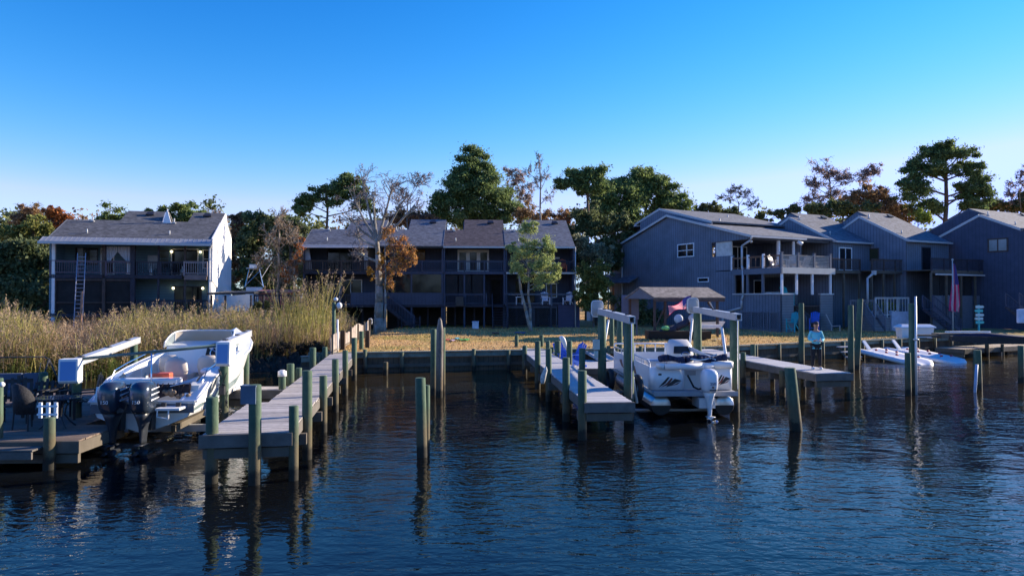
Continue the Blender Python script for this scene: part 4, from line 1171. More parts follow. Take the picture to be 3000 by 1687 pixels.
# splash well and aft corners
k = MB(); k.box(-.98, .02, 1.0, .98, .5, 1.06)
for s_ in (-1, 1): k.loft([[(s_*.72,.02,1.06),(s_*1.2,.0,1.06),(s_*1.24,.6,1.06),(s_*.72,.55,1.06)],[(s_*.8,.12,1.16),(s_*1.2,.02,1.17),(s_*1.24,.8,1.58),(s_*.85,.7,1.58)]])
k.build('splash_well', WHITE, T, bevel=.03)
k = MB(); k.box(-.95, .55, 1.5, .55, .95, 1.66); k.build('aft_bench', WHITE, T, bevel=.04)
k = MB(); k.box(-.9, .98, 1.3, .5, 1.25, 1.42); k.build('bench_cushion', BEIGE, T, bevel=.03)
k = MB(); k.smooth = True
for s_ in (-1, 1):
    k.path([(s_*(stn(y)[1]+.02), y, stn(y)[2]-.02) for y in ys], .03, 6)
k.path([(-1.2, -.02, 1.17), (1.2, -.02, 1.17)], .025, 6)
k.build('rub_rail', WPL, T)
# dark net / rolled mesh across the stern with snaps
k = MB(); k.smooth = False; ns = 22
for i in range(ns):
    xa, xb = -1.05+2.0*i/ns, -1.05+2.0*(i+1)/ns
    sg = lambda x: .16+.05*math.sin(x*9)+.1*max(0, x-.3)
    k._add([(xa,.42,1.54),(xb,.42,1.54),(xb,.3,1.42-sg(xb)*1.1),(xa,.3,1.42-sg(xa)*1.1)], [(0,1,2,3)])
for i in range(16):
    x = -.95+i*.125; k.tube((x,.4,1.57),(x+random.uniform(-.1,.1),.31,1.28),.012,.012,5)
k.build('dark_stern_netting', M('dark brown mesh cloth', (.05,.035,.035), .9, .6, 14), T)
k = MB()
for i in range(9): k.ball((.35+.07*i+random.uniform(-.03,.03), .3, 1.38-.02*i+random.uniform(-.07,.05)), random.uniform(.05,.08), 7, 5)
k.build('brown_rope_pile', M('tan rope', (.28,.2,.13), .9, .4, 12), T)
# white cloth hanging on port quarter
k = MB(); k.smooth = True; k.loft([[( -1.1,.1,1.52),(-.86,.12,1.54),(-.84,.22,1.54),(-1.08,.25,1.52)],[(-1.08,.0,1.25),(-.78,.02,1.2),(-.8,.14,1.2),(-1.06,.16,1.25)],[(-1.02,-.02,1.1),(-.86,.0,1.02),(-.85,.1,1.02),(-1.0,.12,1.1)]]); k.build('white_cover_bundle', WPL, T)
# side lining, seats
k = MB()
for s_ in (-1, 1):
    for (ya, yb) in ((1.3, 2.2), (2.25, 3.2)):
        k.slab([(s_*(iw(ya)-.06), ya, 1.2), (s_*(iw(yb)-.06), yb, 1.2), (s_*(iw(yb)-.0), yb, stn(yb)[2]-.05), (s_*(iw(ya)-.0), ya, stn(ya)[2]-.05)], .05)
k.build('side_cushions', BEIGE, T)
def seat(x, y, nm='helm_seat'):
    k = MB(); k.loft([[(x-.26,y-.2,1.45),(x+.26,y-.2,1.45),(x+.26,y+.24,1.45),(x-.26,y+.24,1.45)],[(x-.28,y-.2,1.62),(x+.28,y-.2,1.62),(x+.28,y+.26,1.62),(x-.28,y+.26,1.62)]])
    rings = []
    for (z, w_, d0, d1) in ((1.5,.25,-.3,-.2),(1.75,.3,-.34,-.2),(1.98,.27,-.34,-.22),(2.08,.16,-.32,-.24)):
        rings.append([(x+w_*math.cos(a), y+(d0+d1)/2+(d1-d0)/2*math.sin(a)-.05*math.cos(a)**2*-1, z) for a in [2*PI*i/14 for i in range(14)]])
    k.smooth = True; k.loft(rings); k.smooth = False
    s = k.build(nm, BEIGE, T, bevel=0)
    q = MB(); q.tube((x,y,1.02),(x,y,1.46),.05,.05,9); q.tube((x,y,1.02),(x,y,1.05),.18,.18,10); q.build('pedestal', ALU, s)
seat(.02, 2.1); seat(.55, 2.9, 'helm_seat'); seat(-.55, 3.1, 'companion_seat')
k = MB(); k.ball((.83, 1.9, 1.72), (.2,.25,.1), 12, 6); k.build('white_cushion', WPL, T)
k = MB(); k.box(-.3, 1.0, 1.5, .2, 1.25, 1.76); k.build('red_fuel_can', M('red plastic', (.75,.12,.06), .4), T, bevel=.04)
k = MB(); k.slab([(-.62,1.0,1.42),(-.4,1.1,1.42),(-.5,1.3,1.75)],.12); k.slab([(-1.0,.9,1.6),(-.8,.9,1.6),(-.9,1.0,1.78)],.1); k.build('tan_bag', M('tan cloth', (.5,.38,.28), .9), T)
# dash console and windshield
k = MB()
k.slab([(-.98,3.6,1.5),(.98,3.6,1.5),(1.0,3.8,2.3),(-1.0,3.8,2.3)], .1)
k.slab([(-1.0,3.8,2.3),(1.0,3.8,2.3),(.92,4.3,2.4),(-.92,4.3,2.4)], .1)
k.box(-1.0, 3.62, 1.0, -.2, 4.25, 1.55); k.box(.25, 3.62, 1.0, 1.0, 4.25, 1.55)
k.build('dashboard', WHITE, T)
k = MB(); k.slab([(.1,3.62,1.86),(.92,3.62,1.86),(.9,3.74,2.3),(.52,3.76,2.4),(.16,3.74,2.3)], .04); pn = k.build('instrument_panel', BLACK, T)
k = MB(); 
for i in range(4): k.tube((.28+.16*i,3.66,2.24),(.28+.16*i,3.635,2.235),.055,.055,10)
k.build('gauges', WPL, pn)
k = MB(); k.smooth = True; cc = Vector((.52,3.45,2.1)); pr = None
for i in range(17):
    a = 2*PI*i/16; p = cc + Vector((.19*math.cos(a), .07*math.sin(a), .17*math.sin(a)))
    if pr is not None: k.tube(pr, p, .016, .016, 6, False)
    pr = p
for a in (.5, 2.6, 4.7): k.tube(cc, cc + Vector((.19*math.cos(a), .07*math.sin(a), .17*math.sin(a))), .014, .014, 6)
k.tube(cc, cc+Vector((0,.18,-.05)), .03, .03, 8); k.build('steering_wheel', STEEL, T)
WS = M('tinted windshield with beige cover', (.52,.46,.38), .3, .08, 2, 0, coat=.5)
pts = []
for i in range(25):
    t = -1+2*i/24; x = 1.0*math.sin(t*PI/2); y = 4.6 - 1.0*abs(t)**2.8
    pts.append((x, y))
lo = [(x, y, 2.25+.08*(y-3.6)) for x, y in pts]; hi = [(x*.9, y-.2, 2.3+.42*math.sin(min(1,max(.0,(y-3.45)/.95))*PI/2)) for x, y in pts]
k = MB(); k.smooth = True
n_ = len(lo)
k._add(lo+hi, [(i, i+1, n_+i+1, n_+i) for i in range(3, n_-7)])
k.build('beige_windshield_cover', WS, T)
k = MB(); k.smooth = True; k._add(lo+hi, [(i, i+1, n_+i+1, n_+i) for i in range(0, 3)]); k.build('side_glass', M('windshield glass', (.25,.3,.32), .08, .05, 2, spec=.8), T)
k = MB(); k.smooth = True; k._add(lo+hi, [(i, i+1, n_+i+1, n_+i) for i in range(n_-7, n_-1)]); k.build('side_glass', M('windshield glass', (.25,.3,.32), .08, .05, 2, spec=.8), T)
k = MB(); k.smooth = True
for i in range(n_-1): k.tube(hi[i], hi[i+1], .022, .022, 6, True)
for i in (0, 3, n_-7, n_-1): k.tube(lo[i], hi[i], .02, .02, 6)
k.build('windshield_frame', WPL, T)
# stern rail hardware, cleats, ladder, bow rail
k = MB(); k.tube((.15,.1,1.0),(.15,.1,2.35),.018,.018,7); k.build('ski_pole', STEEL, T)
for s_ in (-1, 1):
    k = MB(); k.smooth = True; k.path([(s_*(stn(y)[1]-.14), y, stn(y)[2]+(.06 if y in (.7, 3.6) else .2)) for y in (.7, 1.0, 1.7, 2.6, 3.3, 3.6)], .014, 6)
    k.build('grab_rail', STEEL, T)
k = MB(); k.smooth = True
for i in range(5):
    x = .45+.02*i; k.tube((.5, .3+.03*i, 1.5),(1.05,.45+.04*i,1.62+.02*i),.014,.014,6)
k.build('folded_bimini_frame', ALU, T)
k = MB(); k.smooth = True
cover = [(1.24,1.3,1.75),(1.3,1.25,1.45),(1.2,1.1,1.2),(1.12,.95,.95),(1.0,.8,.7),(.9,.7,.55)]
k.path([(1.16,3.6,2.12),(1.2,2.6,1.97),(1.22,1.9,1.88),(1.3,1.45,1.72),(1.3,1.3,1.5),(1.31,1.18,1.3)], [.05,.08,.09,.1,.08,.05], 8)
k.path([(1.3,1.3,1.6),(1.32,1.15,1.35),(1.27,1.0,1.15),(1.18,.9,.9),(1.1,.85,.66)], .045, 8)
k.build('furled_canvas', M('pale blue grey canvas', (.42,.5,.62), .8, .15, 5), T)
k = MB(); k.box(.45,-.42,1.0,1.0,0,1.06); k.path([(.5,-.4,1.03),(.5,-.42,.85),(.75,-.42,.8),(.75,-.4,1.03)],.02,6); k.build('swim_step', WPL, T, bevel=.015)
k = MB()
for x in (.55,.88,-.95): k.box(x-.05,-.2,1.07,x+.05,-.14,1.16) if x > 0 else k.box(x-.05,.1,1.47,x+.05,.16,1.54)
k.build('cleat', DKMET, T)
# lift bunks under the hull
k = MB(); k.bar((-1.9,1.4,.25),(1.9,1.4,.25),.12,.18); k.build('lift_cross_beam', ALU, T)
k = MB(); k.bar((-2.0,4.9,.5),(2.0,4.9,.5),.12,.18); k.build('lift_cross_beam', ALU, T)
for s_ in (-1, 1):
    k = MB(); k.bar((s_*.5,.5,.4),(s_*.5,4.6,.5),.1,.16); k.build('lift_bunk', TIMB, T)

def outboard(T, x, y, z, cowl, leg, label_txt, tcol, tilt=0, sc=1., accent=None):
    """outboard engine; z is the top of the cowling"""
    E_ = []
    def rg(cx, cy, cz, w_, d, ex=.55, n=20):
        return [(cx+w_*math.copysign(abs(math.cos(2*PI*i/n))**ex, math.cos(2*PI*i/n)), cy+d*math.copysign(abs(math.sin(2*PI*i/n))**ex, math.sin(2*PI*i/n)), cz) for i in range(n)]
    k = MB(); k.smooth = True
    k.loft([rg(0,.0,-.0,.07,.16,1), rg(0,0,-.02,.15,.26,.8), rg(0,-.02,-.08,.2,.32,.7), rg(0,-.02,-.2,.225,.36,.6), rg(0,-.01,-.42,.225,.36,.6), rg(0,0,-.6,.2,.33,.6), rg(0,.01,-.72,.17,.28,.6)][::-1])
    b = k.build('outboard_engine', cowl, T, (x, y, z)); b.rotation_euler.x = tilt; b.scale = (sc, sc, sc)
    k = MB(); k.smooth = True
    k.loft([rg(0,.02,-.7,.165,.27,.6), rg(0,.03,-.85,.12,.22,.7), rg(0,.04,-1.05,.075,.17,.9), rg(0,.05,-1.35,.05,.14,1), rg(0,.06,-1.42,.05,.15,1)][::-1])
    k.loft([rg(0,-.02,-1.44,.12,.26,.8), rg(0,-.02,-1.46,.12,.26,.8)][::-1])
    k.tube((0,-.16,-1.62),(0,.3,-1.62),.075,.05,12); k.ball((0,.3,-1.62),(.05,.12,.05),10,6)
    k.smooth = False
    k.slab([(-.015,-.02,-1.42),(-.015,.2,-1.42),(-.015,.18,-1.85),(-.015,.08,-1.87),(-.015,.02,-1.6)][::-1],.03)
    k.build('lower_unit', leg, b)
    k = MB(); k.smooth = True
    for a in range(3):
        t = a*2.094; c, s_ = math.cos(t), math.sin(t)
        k.loft([[(r*c - w2*s_, -.2+dy, -1.62+r*s_+w2*c) for w2, dy in ((-q,-.03),(q,.05),(q,.065),(-q,-.015))] for r, q in ((.04,.04),(.11,.09),(.17,.08),(.2,.03))])
    k.tube((0,-.3,-1.62),(0,-.14,-1.62),.04,.06,10); k.build('propeller', STEEL if accent is None else DKMET, b)
    if accent is not None:
        for s_ in (-1, 1):
            for j in range(3): k = MB(); k.slab([(s_*.228,-.18,-.17-.12*j),(s_*.228,.22,-.13-.12*j),(s_*.228,.22,-.145-.12*j),(s_*.228,-.18,-.21-.12*j)],.008); k.build('side_louvre', accent, b)
    text_mesh(label_txt, .115, tcol, b, (0, -.388, -.46), (R(90), 0, 0))
    k = MB(); k.box(-.1,.2,-1.15,.1,.42,-.75); k.build('bracket', DKMET, b)
    return b
SILV = M('silver lettering', (.6,.62,.66), .4, .05)
DKB = M('dark lower unit paint', (.03,.035,.045), .35, .2, 3)
outboard(T, -.46, -.42, 1.72, NAVY, DKB, '150', SILV, R(-4), 1.04, SILV)
outboard(T, .22, -.42, 1.72, NAVY, DKB, '150', SILV, R(-4), 1.04, SILV)

# ================================================================== PONTOON BOAT
T = thing('pontoon_boat', 'white pontoon boat with one white outboard hanging in the right lift', 'boat', (5.67, 21.5, 0), R(1.5))
L_ = 7.0; hw = 1.27
for s_ in (-1, 1):
    k = MB(); k.smooth = True
    n_ = 18
    def rg(y, r, cz=.36): return [(s_*1.0+r*math.cos(2*PI*i/n_), y, cz+r*math.sin(2*PI*i/n_)) for i in range(n_)]
    k.m = 0
    k.loft([rg(-.02,.30), rg(.0,.32), rg(5.9,.32), rg(6.5,.27,.4), rg(6.9,.14,.5), rg(7.05,.03,.56)])
    for i, f_ in enumerate(k.f):
        zz = sum(k.v[v][2] for v in f_)/len(f_)
        k.mi[i] = 1 if zz < .36 else 0
    k.smooth = False
    k.m = 1; k.poly([(s_*1.0+.3*math.cos(PI+PI*i/12), -.022, .36+.3*math.sin(PI+PI*i/12)) for i in range(13)]); k.m = 0
    p = k.build('pontoon', [ALUD, M('black bottom paint', (.012,.013,.016), .45, .3, 4)], T)
    k = MB(); k.box(s_*1.0-.14, -.1, .66, s_*1.0+.14, 6.2, .72); k.build('mounting_rail', ALU, p)
k = MB(); k.box(-hw-.02, -.35, .72, hw+.02, 6.9, .82); k.box(-hw-.04,-.4,.7,hw+.04,-.36,.84); k.build('deck', M('grey marine deck', (.33,.34,.36), .7, .1, 4), T)
FW = M('white fence panel', (.75,.75,.76), .35, .04, 2, coat=.2)
zt = 1.72
for s_ in (-1, 1):
    k = MB(); k.box(s_*hw-.02, .4, .84, s_*hw+.02, 6.7, 1.55); k.build('side_fence_panel', FW, T)
    k = MB(); k.smooth = True
    k.path([(s_*hw, .35, .84), (s_*hw, .35, zt-.08), (s_*hw, .5, zt), (s_*hw, 6.6, zt), (s_*hw, 6.72, zt-.08), (s_*hw, 6.72, .84)], .025, 7)
    for y in (1.5, 2.7, 3.9, 5.2): k.tube((s_*hw, y, .84), (s_*hw, y, zt), .018, .018, 6)
    k.build('side_rail', ALU, T)
k = MB(); k.box(-hw+.03, 6.68, .84, hw-.03, 6.72, 1.5); k.build('bow_fence_panel', FW, T)
k = MB(); k.smooth = True; k.path([(-hw,6.72,zt+.12),(hw,6.72,zt+.12)], .035, 7)
for i in range(7): x = -hw+2*hw*i/6; k.tube((x,6.72,1.45),(x,6.72,zt+.12),.03,.03,6)
k.build('bow_rail', FW, T)
# stern: two rounded lounges and the gate
def rbox(m, x0, x1, y0, y1, z0, z1, r=.16, n=5):
    o = []
    for (cx_, cy_, a0) in ((x1-r, y0+r, -90), (x1-r, y1-r, 0), (x0+r, y1-r, 90), (x0+r, y0+r, 180)):
        for i in range(n+1): a = R(a0+90*i/n); o.append((cx_+r*math.cos(a), cy_+r*math.sin(a)))
    m.smooth = True; m.loft([[(x, y, z) for x, y in o] for z in (z0, z1)]); m.smooth = False
k = MB(); rbox(k, -hw-.02, -.22, -.02, .65, .84, 1.52, .2); sp1 = k.build('stern_lounge_left', FW, T)
k = MB(); rbox(k, .62, hw+.02, -.02, .65, .84, 1.52, .14); sp2 = k.build('stern_lounge_right', FW, T)
for q in (sp1, sp2): q.name = 'stern_lounge'
k = MB(); k.smooth = True
k.path([(-hw+.1,-.06,1.62),(-hw+.35,-.13,1.58),(.3,-.14,1.6),(.62,-.13,1.6)], [.07,.1,.1,.09], 10); k.build('bolster', M('white vinyl bolster', (.75,.75,.75), .45, .05), T)
k = MB(); rbox(k, .6, hw+.04, -.1, .6, 1.53, 1.72, .15); k.build('seat_back', MATS['white vinyl bolster'], T)
k = MB(); k.box(-.2, .25, .84, .6, .3, 1.5); g_ = k.build('gate_panel', M('grey white gate', (.55,.56,.55), .5, .05), T)
k = MB(); k.box(-.15, .24, 1.27, .18, .249, 1.42); k.build('gate_badge', M('grey badge', (.3,.3,.3), .5), g_)
k = MB(); k.smooth = True
n_ = 16
top = [(-hw+.25+(2*hw-.4)*i/n_, .1+.03*math.sin(i*1.9), 1.8+.035*math.sin(i*.9)+.02*i/n_) for i in range(n_+1)]
k.path(top, [.1+.02*math.sin(i*1.3) for i in range(n_+1)], 9); k.build('rolled_navy_cover', M('navy canvas', (.02,.025,.06), .85, .3, 6), T)
k = MB(); k.smooth = True
k.path([(-.05,.04,1.81),(.25,.02,1.77),(.6,.02,1.83),(.75,.03,1.78)], .025, 6); k.build('white_strap', WPL, T)
# tribal decals: thin blades in dark red brown and black
DR = M('dark red decal', (.16,.05,.04), .4); DB = M('black decal', (.03,.03,.035), .4)
def decal(parent, x0, x1, z0, y, flip=1):
    w_ = x1-x0
    X_ = lambda t: x0 + w_*t if flip > 0 else x1 - w_*t
    for (m_, pts) in ((DB, [(0,.0),(.22,.3),(.4,.55),(.5,.55),(.3,.22)]), (DR, [(.1,.02),(.33,.2),(.55,.5),(.62,.48),(.45,.15)]), (DB, [(.3,.02),(.55,.3),(.7,.46),(1.0,.36),(.75,.25),(.55,.1)]), (DR, [(.5,.08),(.75,.2),(.98,.33),(.8,.16)])):
        k = MB(); P = [(X_(a), y, z0+b*.6) for a, b in pts]
        if flip < 0: P = P[::-1]
        k.slab(P, .004); k.build('tribal_decal', m_, parent)
decal(sp1, -1.08, -.34, .92, -.026); decal(sp2, .7, 1.2, .98, -.026, 1)
k = MB()
for j in range(4): k.slab([(-hw-.023, 2.2+j*.8, 1.05), (-hw-.023, 2.6+j*.8, 1.35), (-hw-.023, 3.1+j*.8, 1.3), (-hw-.023, 2.7+j*.8, 1.1)], .004)
k.build('side_decal', DR, T)
k = MB(); k.box(-1.08,-.028,1.1+.2,-.98,-.021,1.36); k.build('number_sticker', DB, sp1)
# console, seat, table
k = MB(); k.smooth = True
k.loft([[(x_*.5+.45, 3.1+y_*.3, .84) for x_, y_ in [(math.cos(a), math.sin(a)) for a in [2*PI*i/16 for i in range(16)]]],
        [(x_*.5+.45, 3.1+y_*.3, 1.7) for x_, y_ in [(math.cos(a), math.sin(a)) for a in [2*PI*i/16 for i in range(16)]]],
        [(x_*.46+.45, 3.2+y_*.25, 2.02) for x_, y_ in [(math.cos(a), math.sin(a)) for a in [2*PI*i/16 for i in range(16)]]],
        [(x_*.33+.45, 3.3+y_*.12, 2.22) for x_, y_ in [(math.cos(a), math.sin(a)) for a in [2*PI*i/16 for i in range(16)]]]])
c_ = k.build('helm_console', M('cream fibreglass', (.66,.63,.58), .35, .04, coat=.3), T)
k = MB(); k.slab([(.15,2.8,1.76),(.75,2.8,1.76),(.7,2.92,2.0),(.2,2.92,2.0)],.02); k.slab([(.15,2.79,1.5),(.4,2.79,1.5),(.4,2.8,1.62),(.15,2.8,1.62)],.02); k.build('instrument_panel', BLACK, c_)
k = MB(); k.smooth = True; pr = None
for i in range(17):
    a = 2*PI*i/16; p = Vector((.55+.17*math.cos(a), 2.68+.05*math.sin(a), 1.66+.15*math.sin(a)))
    if pr is not None: k.tube(pr, p, .014, .014, 6, False)
    pr = p
k.tube((.55,2.68,1.66),(.55,2.8,1.64),.03,.03,8); k.build('steering_wheel', STEEL, c_)
k = MB(); rbox(k, .0, .36, 3.35, 3.6, 1.5, 2.08, .1); k.build('captain_seat', WPL, T)
k = MB(); rbox(k, -.75, -.1, 2.9, 3.6, .84, 1.45, .1); k.build('side_lounge', BEIGE, T)
k = MB(); k.box(-.76, 2.95, 1.46, -.2, 3.5, 1.5); k.build('blue_seat_top', M('blue grey vinyl', (.3,.42,.6), .5), T)
k = MB(); rbox(k, -1.22, -.72, 3.9, 6.6, .84, 1.3, .1); k.build('bow_lounge', MATS['white vinyl bolster'], T)
k = MB(); k.smooth = True
for i in range(5): k.tube((1.0, 1.1+.1*i, 1.75), (.78-.03*i, 3.4+.1*i, 2.0-.03*i), .022, .022, 6)
k.path([(.8,1.0,1.74),(1.1,1.0,1.86),(1.22,1.2,1.76)], .03, 6); k.build('folded_bimini_frame', ALU, T)
k = MB(); k.box(-1.9,1.2,.0,1.9,1.4,.06) if False else k.bar((-1.95,1.3,-.02),(1.95,1.3,-.02),.12,.12); k.build('lift_cross_beam', ALU, T)
k = MB(); k.bar((-2.0,5.6,.0),(1.9,5.6,.0),.12,.12); k.build('lift_cross_beam', ALU, T)
k = MB(); k.box(.05,-.55,.35,.55,.2,.66); k.build('motor_mount', ALU, T)
WCOW = M('white cowling paint', (.75,.76,.78), .25, .03, 2, coat=.5)
ob = outboard(T, .34, -.55, 1.56, WCOW, WCOW, '250', M('dark blue lettering', (.02,.03,.1), .4), R(-6), 1.0)
k = MB(); k.box(-.11,-.392,-.66,.1,-.385,-.62); k.ball((0,-.385,-.56),(.04,.01,.03),8,5); k.build('cowling_emblem', DB, ob)
k = MB(); k.smooth = True; k.path([(-.15,.0,1.3),(.0,-.15,.95),(.1,-.3,.9),(.3,-.3,.95)], .03, 7); k.build('rigging_hose', BLACK, T)

# ================================================================== PATIO FURNITURE (left dock)
PZ = .6
DSL = M('black painted slats', (.022,.023,.028), .5, .2, 4)
def pdw(px, Y): p = at(px, 900, Y); return (p.x, Y, PZ)
def slat_chair(label, px, Y, rot, tall=1.15, mat=DSL, z=PZ, group='dark slatted chairs on the patio dock', s=1., loc=None):
    T = thing('chair', label, 'chair', loc or (at(px,900,Y).x, Y, z), R(rot), group)
    w_ = .3*s
    k = MB(); 
    for i in range(5): k.box(-w_, -.28+.115*i, .43, w_, -.19+.115*i, .46)
    k.build('seat', mat, T)
    k = MB()
    for i in range(5):
        x = -w_+.03+i*(2*w_-.06)/4; k.bar((x, .27, .5), (x, .38, tall - .06*abs(i-2)), .075, .025, (0,1,0))
    k.bar((-w_,.37,tall-.14),(w_,.37,tall-.14),.03,.1); k.bar((-w_,.28,.6),(w_,.28,.6),.03,.06); k.build('backrest', mat, T)
    for x in (-w_, w_):
        for y in (-.27, .3):
            k = MB(); k.box(x-.03, y-.03, 0, x+.03, y+.03, .66 if y < 0 else .7); k.build('leg', mat, T)
        k = MB(); k.box(x-.05, -.32, .66, x+.05, .34, .69); k.build('armrest', mat, T)
    return T
slat_chair('black slatted chair at the left end of the patio dock, beside the light green piling', 48, 17.2, 25)
slat_chair('black slatted chair behind the glass table on the patio dock', 180, 18.4, -15)
slat_chair('black slatted chair half hidden behind the white boat', 250, 18.0, -50)
slat_chair('black slatted chair on the patio dock behind the round backed one', 122, 18.2, 10, .95)
T = thing('wicker_chair', 'round backed dark woven chair in front of the grey swing on the patio dock', 'chair', (at(92,900,16.4).x, 16.4, PZ), R(160))
WK = M('dark woven wicker', (.025,.025,.03), .8, .4, 20, .4)
k = MB(); k.smooth = True
k.loft([[(.3*math.cos(a), .3*math.sin(a), z) for a in [2*PI*i/14 for i in range(14)]] for z in (.38,.46)]); k.build('seat', WK, T)
k = MB(); k.smooth = True
rr_ = []
for i in range(13):
    a = R(20)+R(140)*i/12; h = .5+.5*math.sin((a-R(20))/R(140)*PI)**.6
    rr_.append([(.34*math.cos(a), .34*math.sin(a), .42), (.36*math.cos(a), .38*math.sin(a), .42+h*.7), (.32*math.cos(a), .34*math.sin(a), .42+h*.7), (.3*math.cos(a), .3*math.sin(a), .42)])
k.loft(rr_); k.build('backrest', WK, T)
for x in (-.24,.24):
    for y in (-.2,.22): k = MB(); k.tube((x*1.1,y*1.1,0),(x,y,.4),.018,.018,6); k.build('leg', DSL, T)
T = thing('patio_table', 'oval glass topped table with black scrolled legs on the patio dock', 'table', (at(172,900,16.6).x, 16.6, PZ), R(8))
k = MB(); k.smooth = False; n_ = 28
k.loft([[(.52*math.cos(2*PI*i/n_), .42*math.sin(2*PI*i/n_), z) for i in range(n_)] for z in (.715,.725)]); k.build('glass_top', M('blue reflecting glass', (.03,.05,.08), .03, .1, 1, spec=1.), T)
k = MB(); k.smooth = True
for i in range(n_): a, b = 2*PI*i/n_, 2*PI*(i+1)/n_; k.tube((.53*math.cos(a),.43*math.sin(a),.71),(.53*math.cos(b),.43*math.sin(b),.71),.022,.022,6,False)
k.build('table_rim', DSL, T)
for i in range(4):
    a = PI/4+i*PI/2; c, s_ = math.cos(a), math.sin(a)
    k = MB(); k.smooth = True; k.path([(.4*c,.3*s_,.7),(.2*c,.16*s_,.5),(.16*c,.12*s_,.3),(.3*c,.25*s_,.1),(.42*c,.34*s_,0)], .018, 6); k.build('leg', DSL, T)
T = thing('swing_bench', 'grey cushioned canopy swing with thin metal frame on the patio dock', 'swing', (at(70,900,19.4).x, 19.4, PZ), R(10))
SW = M('slate blue cushion', (.09,.11,.16), .85, .1, 3)
k = MB(); k.box(-1.25,-.05,.55,-.02,.07,1.0); k.box(.02,-.05,.55,.62,.07,1.0); k.build('back_cushion', SW, T, bevel=.03)
k = MB(); k.box(-1.25,-.6,.42,.62,-.05,.55); k.build('seat_cushion', SW, T, bevel=.03)
k = MB(); k.smooth = True
k.path([(-1.6,0,1.45),(.55,0,1.45),(.66,0,1.38),(.68,0,1.2)], .02, 7)
k.path([(.66,-.0,1.4),(.5,-.5,.0)], .02, 7); k.path([(.66,0,1.4),(.95,.5,.0)], .02, 7); k.path([(-1.6,0,1.45),(-1.75,-.5,0)], .02, 7); k.path([(.5,-.1,1.3),(.45,-.3,.5)], .012, 6)
k.build('frame', DKMET, T)
k = MB()
for i in range(3): k.box(-.2+.17*i, -.02, 0, -.13+.17*i, .02, .34)
for z in (.06, .24): k.box(-.22, -.035, z, .24, -.021, z+.045)
a = at(152, 900, 15.2)
tag(k.build('white_picket_panel', WPAINT, None, (a.x, 15.1, at(152,1224,15.1).z)), 'small white picket panel fixed on the front piling of the patio dock', 'picket panel')
k = MB(); k.ball((0,0,0), .06, 10, 7); a = at(6, 1126, 15.2)
tag(k.build('dock_light', WPL, None, a), 'round white dock light on the leftmost piling', 'lamp')

# ================================================================== ADIRONDACK CHAIRS AND YARD THINGS
def adirondack(label, loc, rot, mat, group=None, tall=False):
    T = thing('adirondack_chair', label, 'chair', loc, R(rot), group)
    h = .35 if not tall else .75
    k = MB()
    for i in range(5): k.bar((-.27, -.3+.12*i, h-.02*i), (.27, -.3+.12*i, h-.02*i), .1, .025)
    k.build('seat', mat, T)
    k = MB()
    for i in range(5):
        x = -.24+.12*i; k.bar((x*.85, .15, h-.08), (x*1.15, .5, h+.78-.05*abs(i-2)), .105, .022, (0,1,0))
    k.bar((-.28,.3,h+.3),(.28,.3,h+.3),.03,.07); k.build('backrest', mat, T)
    for x in (-.32, .32):
        k = MB(); k.box(x-.07, -.42, h+.22, x+.07, .32, h+.25); k.build('armrest', mat, T)
        k = MB(); k.box(x-.03, -.36, 0, x+.03, -.27, h+.22); k.build('leg', mat, T)
        k = MB(); k.bar((x, -.3, h), (x*.95, .5, 0.03), .03, .1); k.build('leg', mat, T)
    if tall: k = MB(); k.box(-.32,-.36,.25,.32,-.3,.3); k.build('foot_rest', mat, T)
    return T
TEALP = M('teal plastic lumber', (.03,.36,.4), .5, .08); BLUP = M('bright blue plastic lumber', (.04,.14,.6), .5, .08); CRM = M('beige plastic lumber', (.48,.43,.4), .5, .08)
adirondack('teal tall adirondack chair on the lawn in front of the grey lap siding', (21.2, 51.6, 1.12), -50, TEALP, tall=True)
adirondack('bright blue tall adirondack chair behind the person on the pier', (23.3, 52.6, 1.12), -30, BLUP, tall=True)
T = thing('lawn_chair', 'beige reclined low chair on the lawn right of the blue one', 'chair', (25.3, 53.4, 1.12), R(62))
k = MB(); k.bar((0,.25,.35),(0,.7,1.3),.5,.04); k.build('backrest', CRM, T); k = MB(); k.bar((0,.3,.36),(0,-.35,.42),.5,.04); k.build('seat', CRM, T)
for x in (-.23,.23):
    for y in (-.3,.3): k = MB(); k.box(x-.025,y-.025,0,x+.025,y+.025,.37); k.build('leg', CRM, T)
# furniture on the lower deck of the right unit of the middle row
WCH = M('white lilac chair paint', (.6,.6,.68), .5, .05)
adirondack('white adirondack chair on the lower deck right of the leafy tree trunk', (at(1598,888,58.9).x, 58.9, 3.11), 8, WCH, 'white chairs on the lower deck')
adirondack('white adirondack chair at the right end of the same lower deck', (at(1664,888,58.9).x, 58.9, 3.11), -25, WCH, 'white chairs on the lower deck')
T = thing('side_table', 'small white side table on the lower deck left of the leafy tree trunk', 'table', (at(1521,888,58.9).x, 58.9, 3.11)); k = MB(); k.box(-.3,-.22,.62,.3,.22,.68); k.build('table_top', WCH, T)
for x in (-.25,.25):
    for y in (-.18,.18): k = MB(); k.box(x-.03,y-.03,0,x+.03,y+.03,.62); k.build('leg', WCH, T)
adirondack('orange chair on the upper deck at the right end of the middle row', (at(1648,780,58.9).x, 58.9, 5.94), 0, M('orange red paint', (.35,.08,.03), .6))
T = thing('patio_table', 'teal round table on the upper deck beside the orange chair', 'table', (at(1620,780,59.0).x, 59.0, 5.94)); k = MB(); k.tube((0,0,.68),(0,0,.74),.45,.45,14); k.build('table_top', M('teal table paint', (.03,.3,.3), .5), T); k = MB(); k.tube((0,0,0),(0,0,.68),.05,.05,8); k.build('leg', DKMET, T)
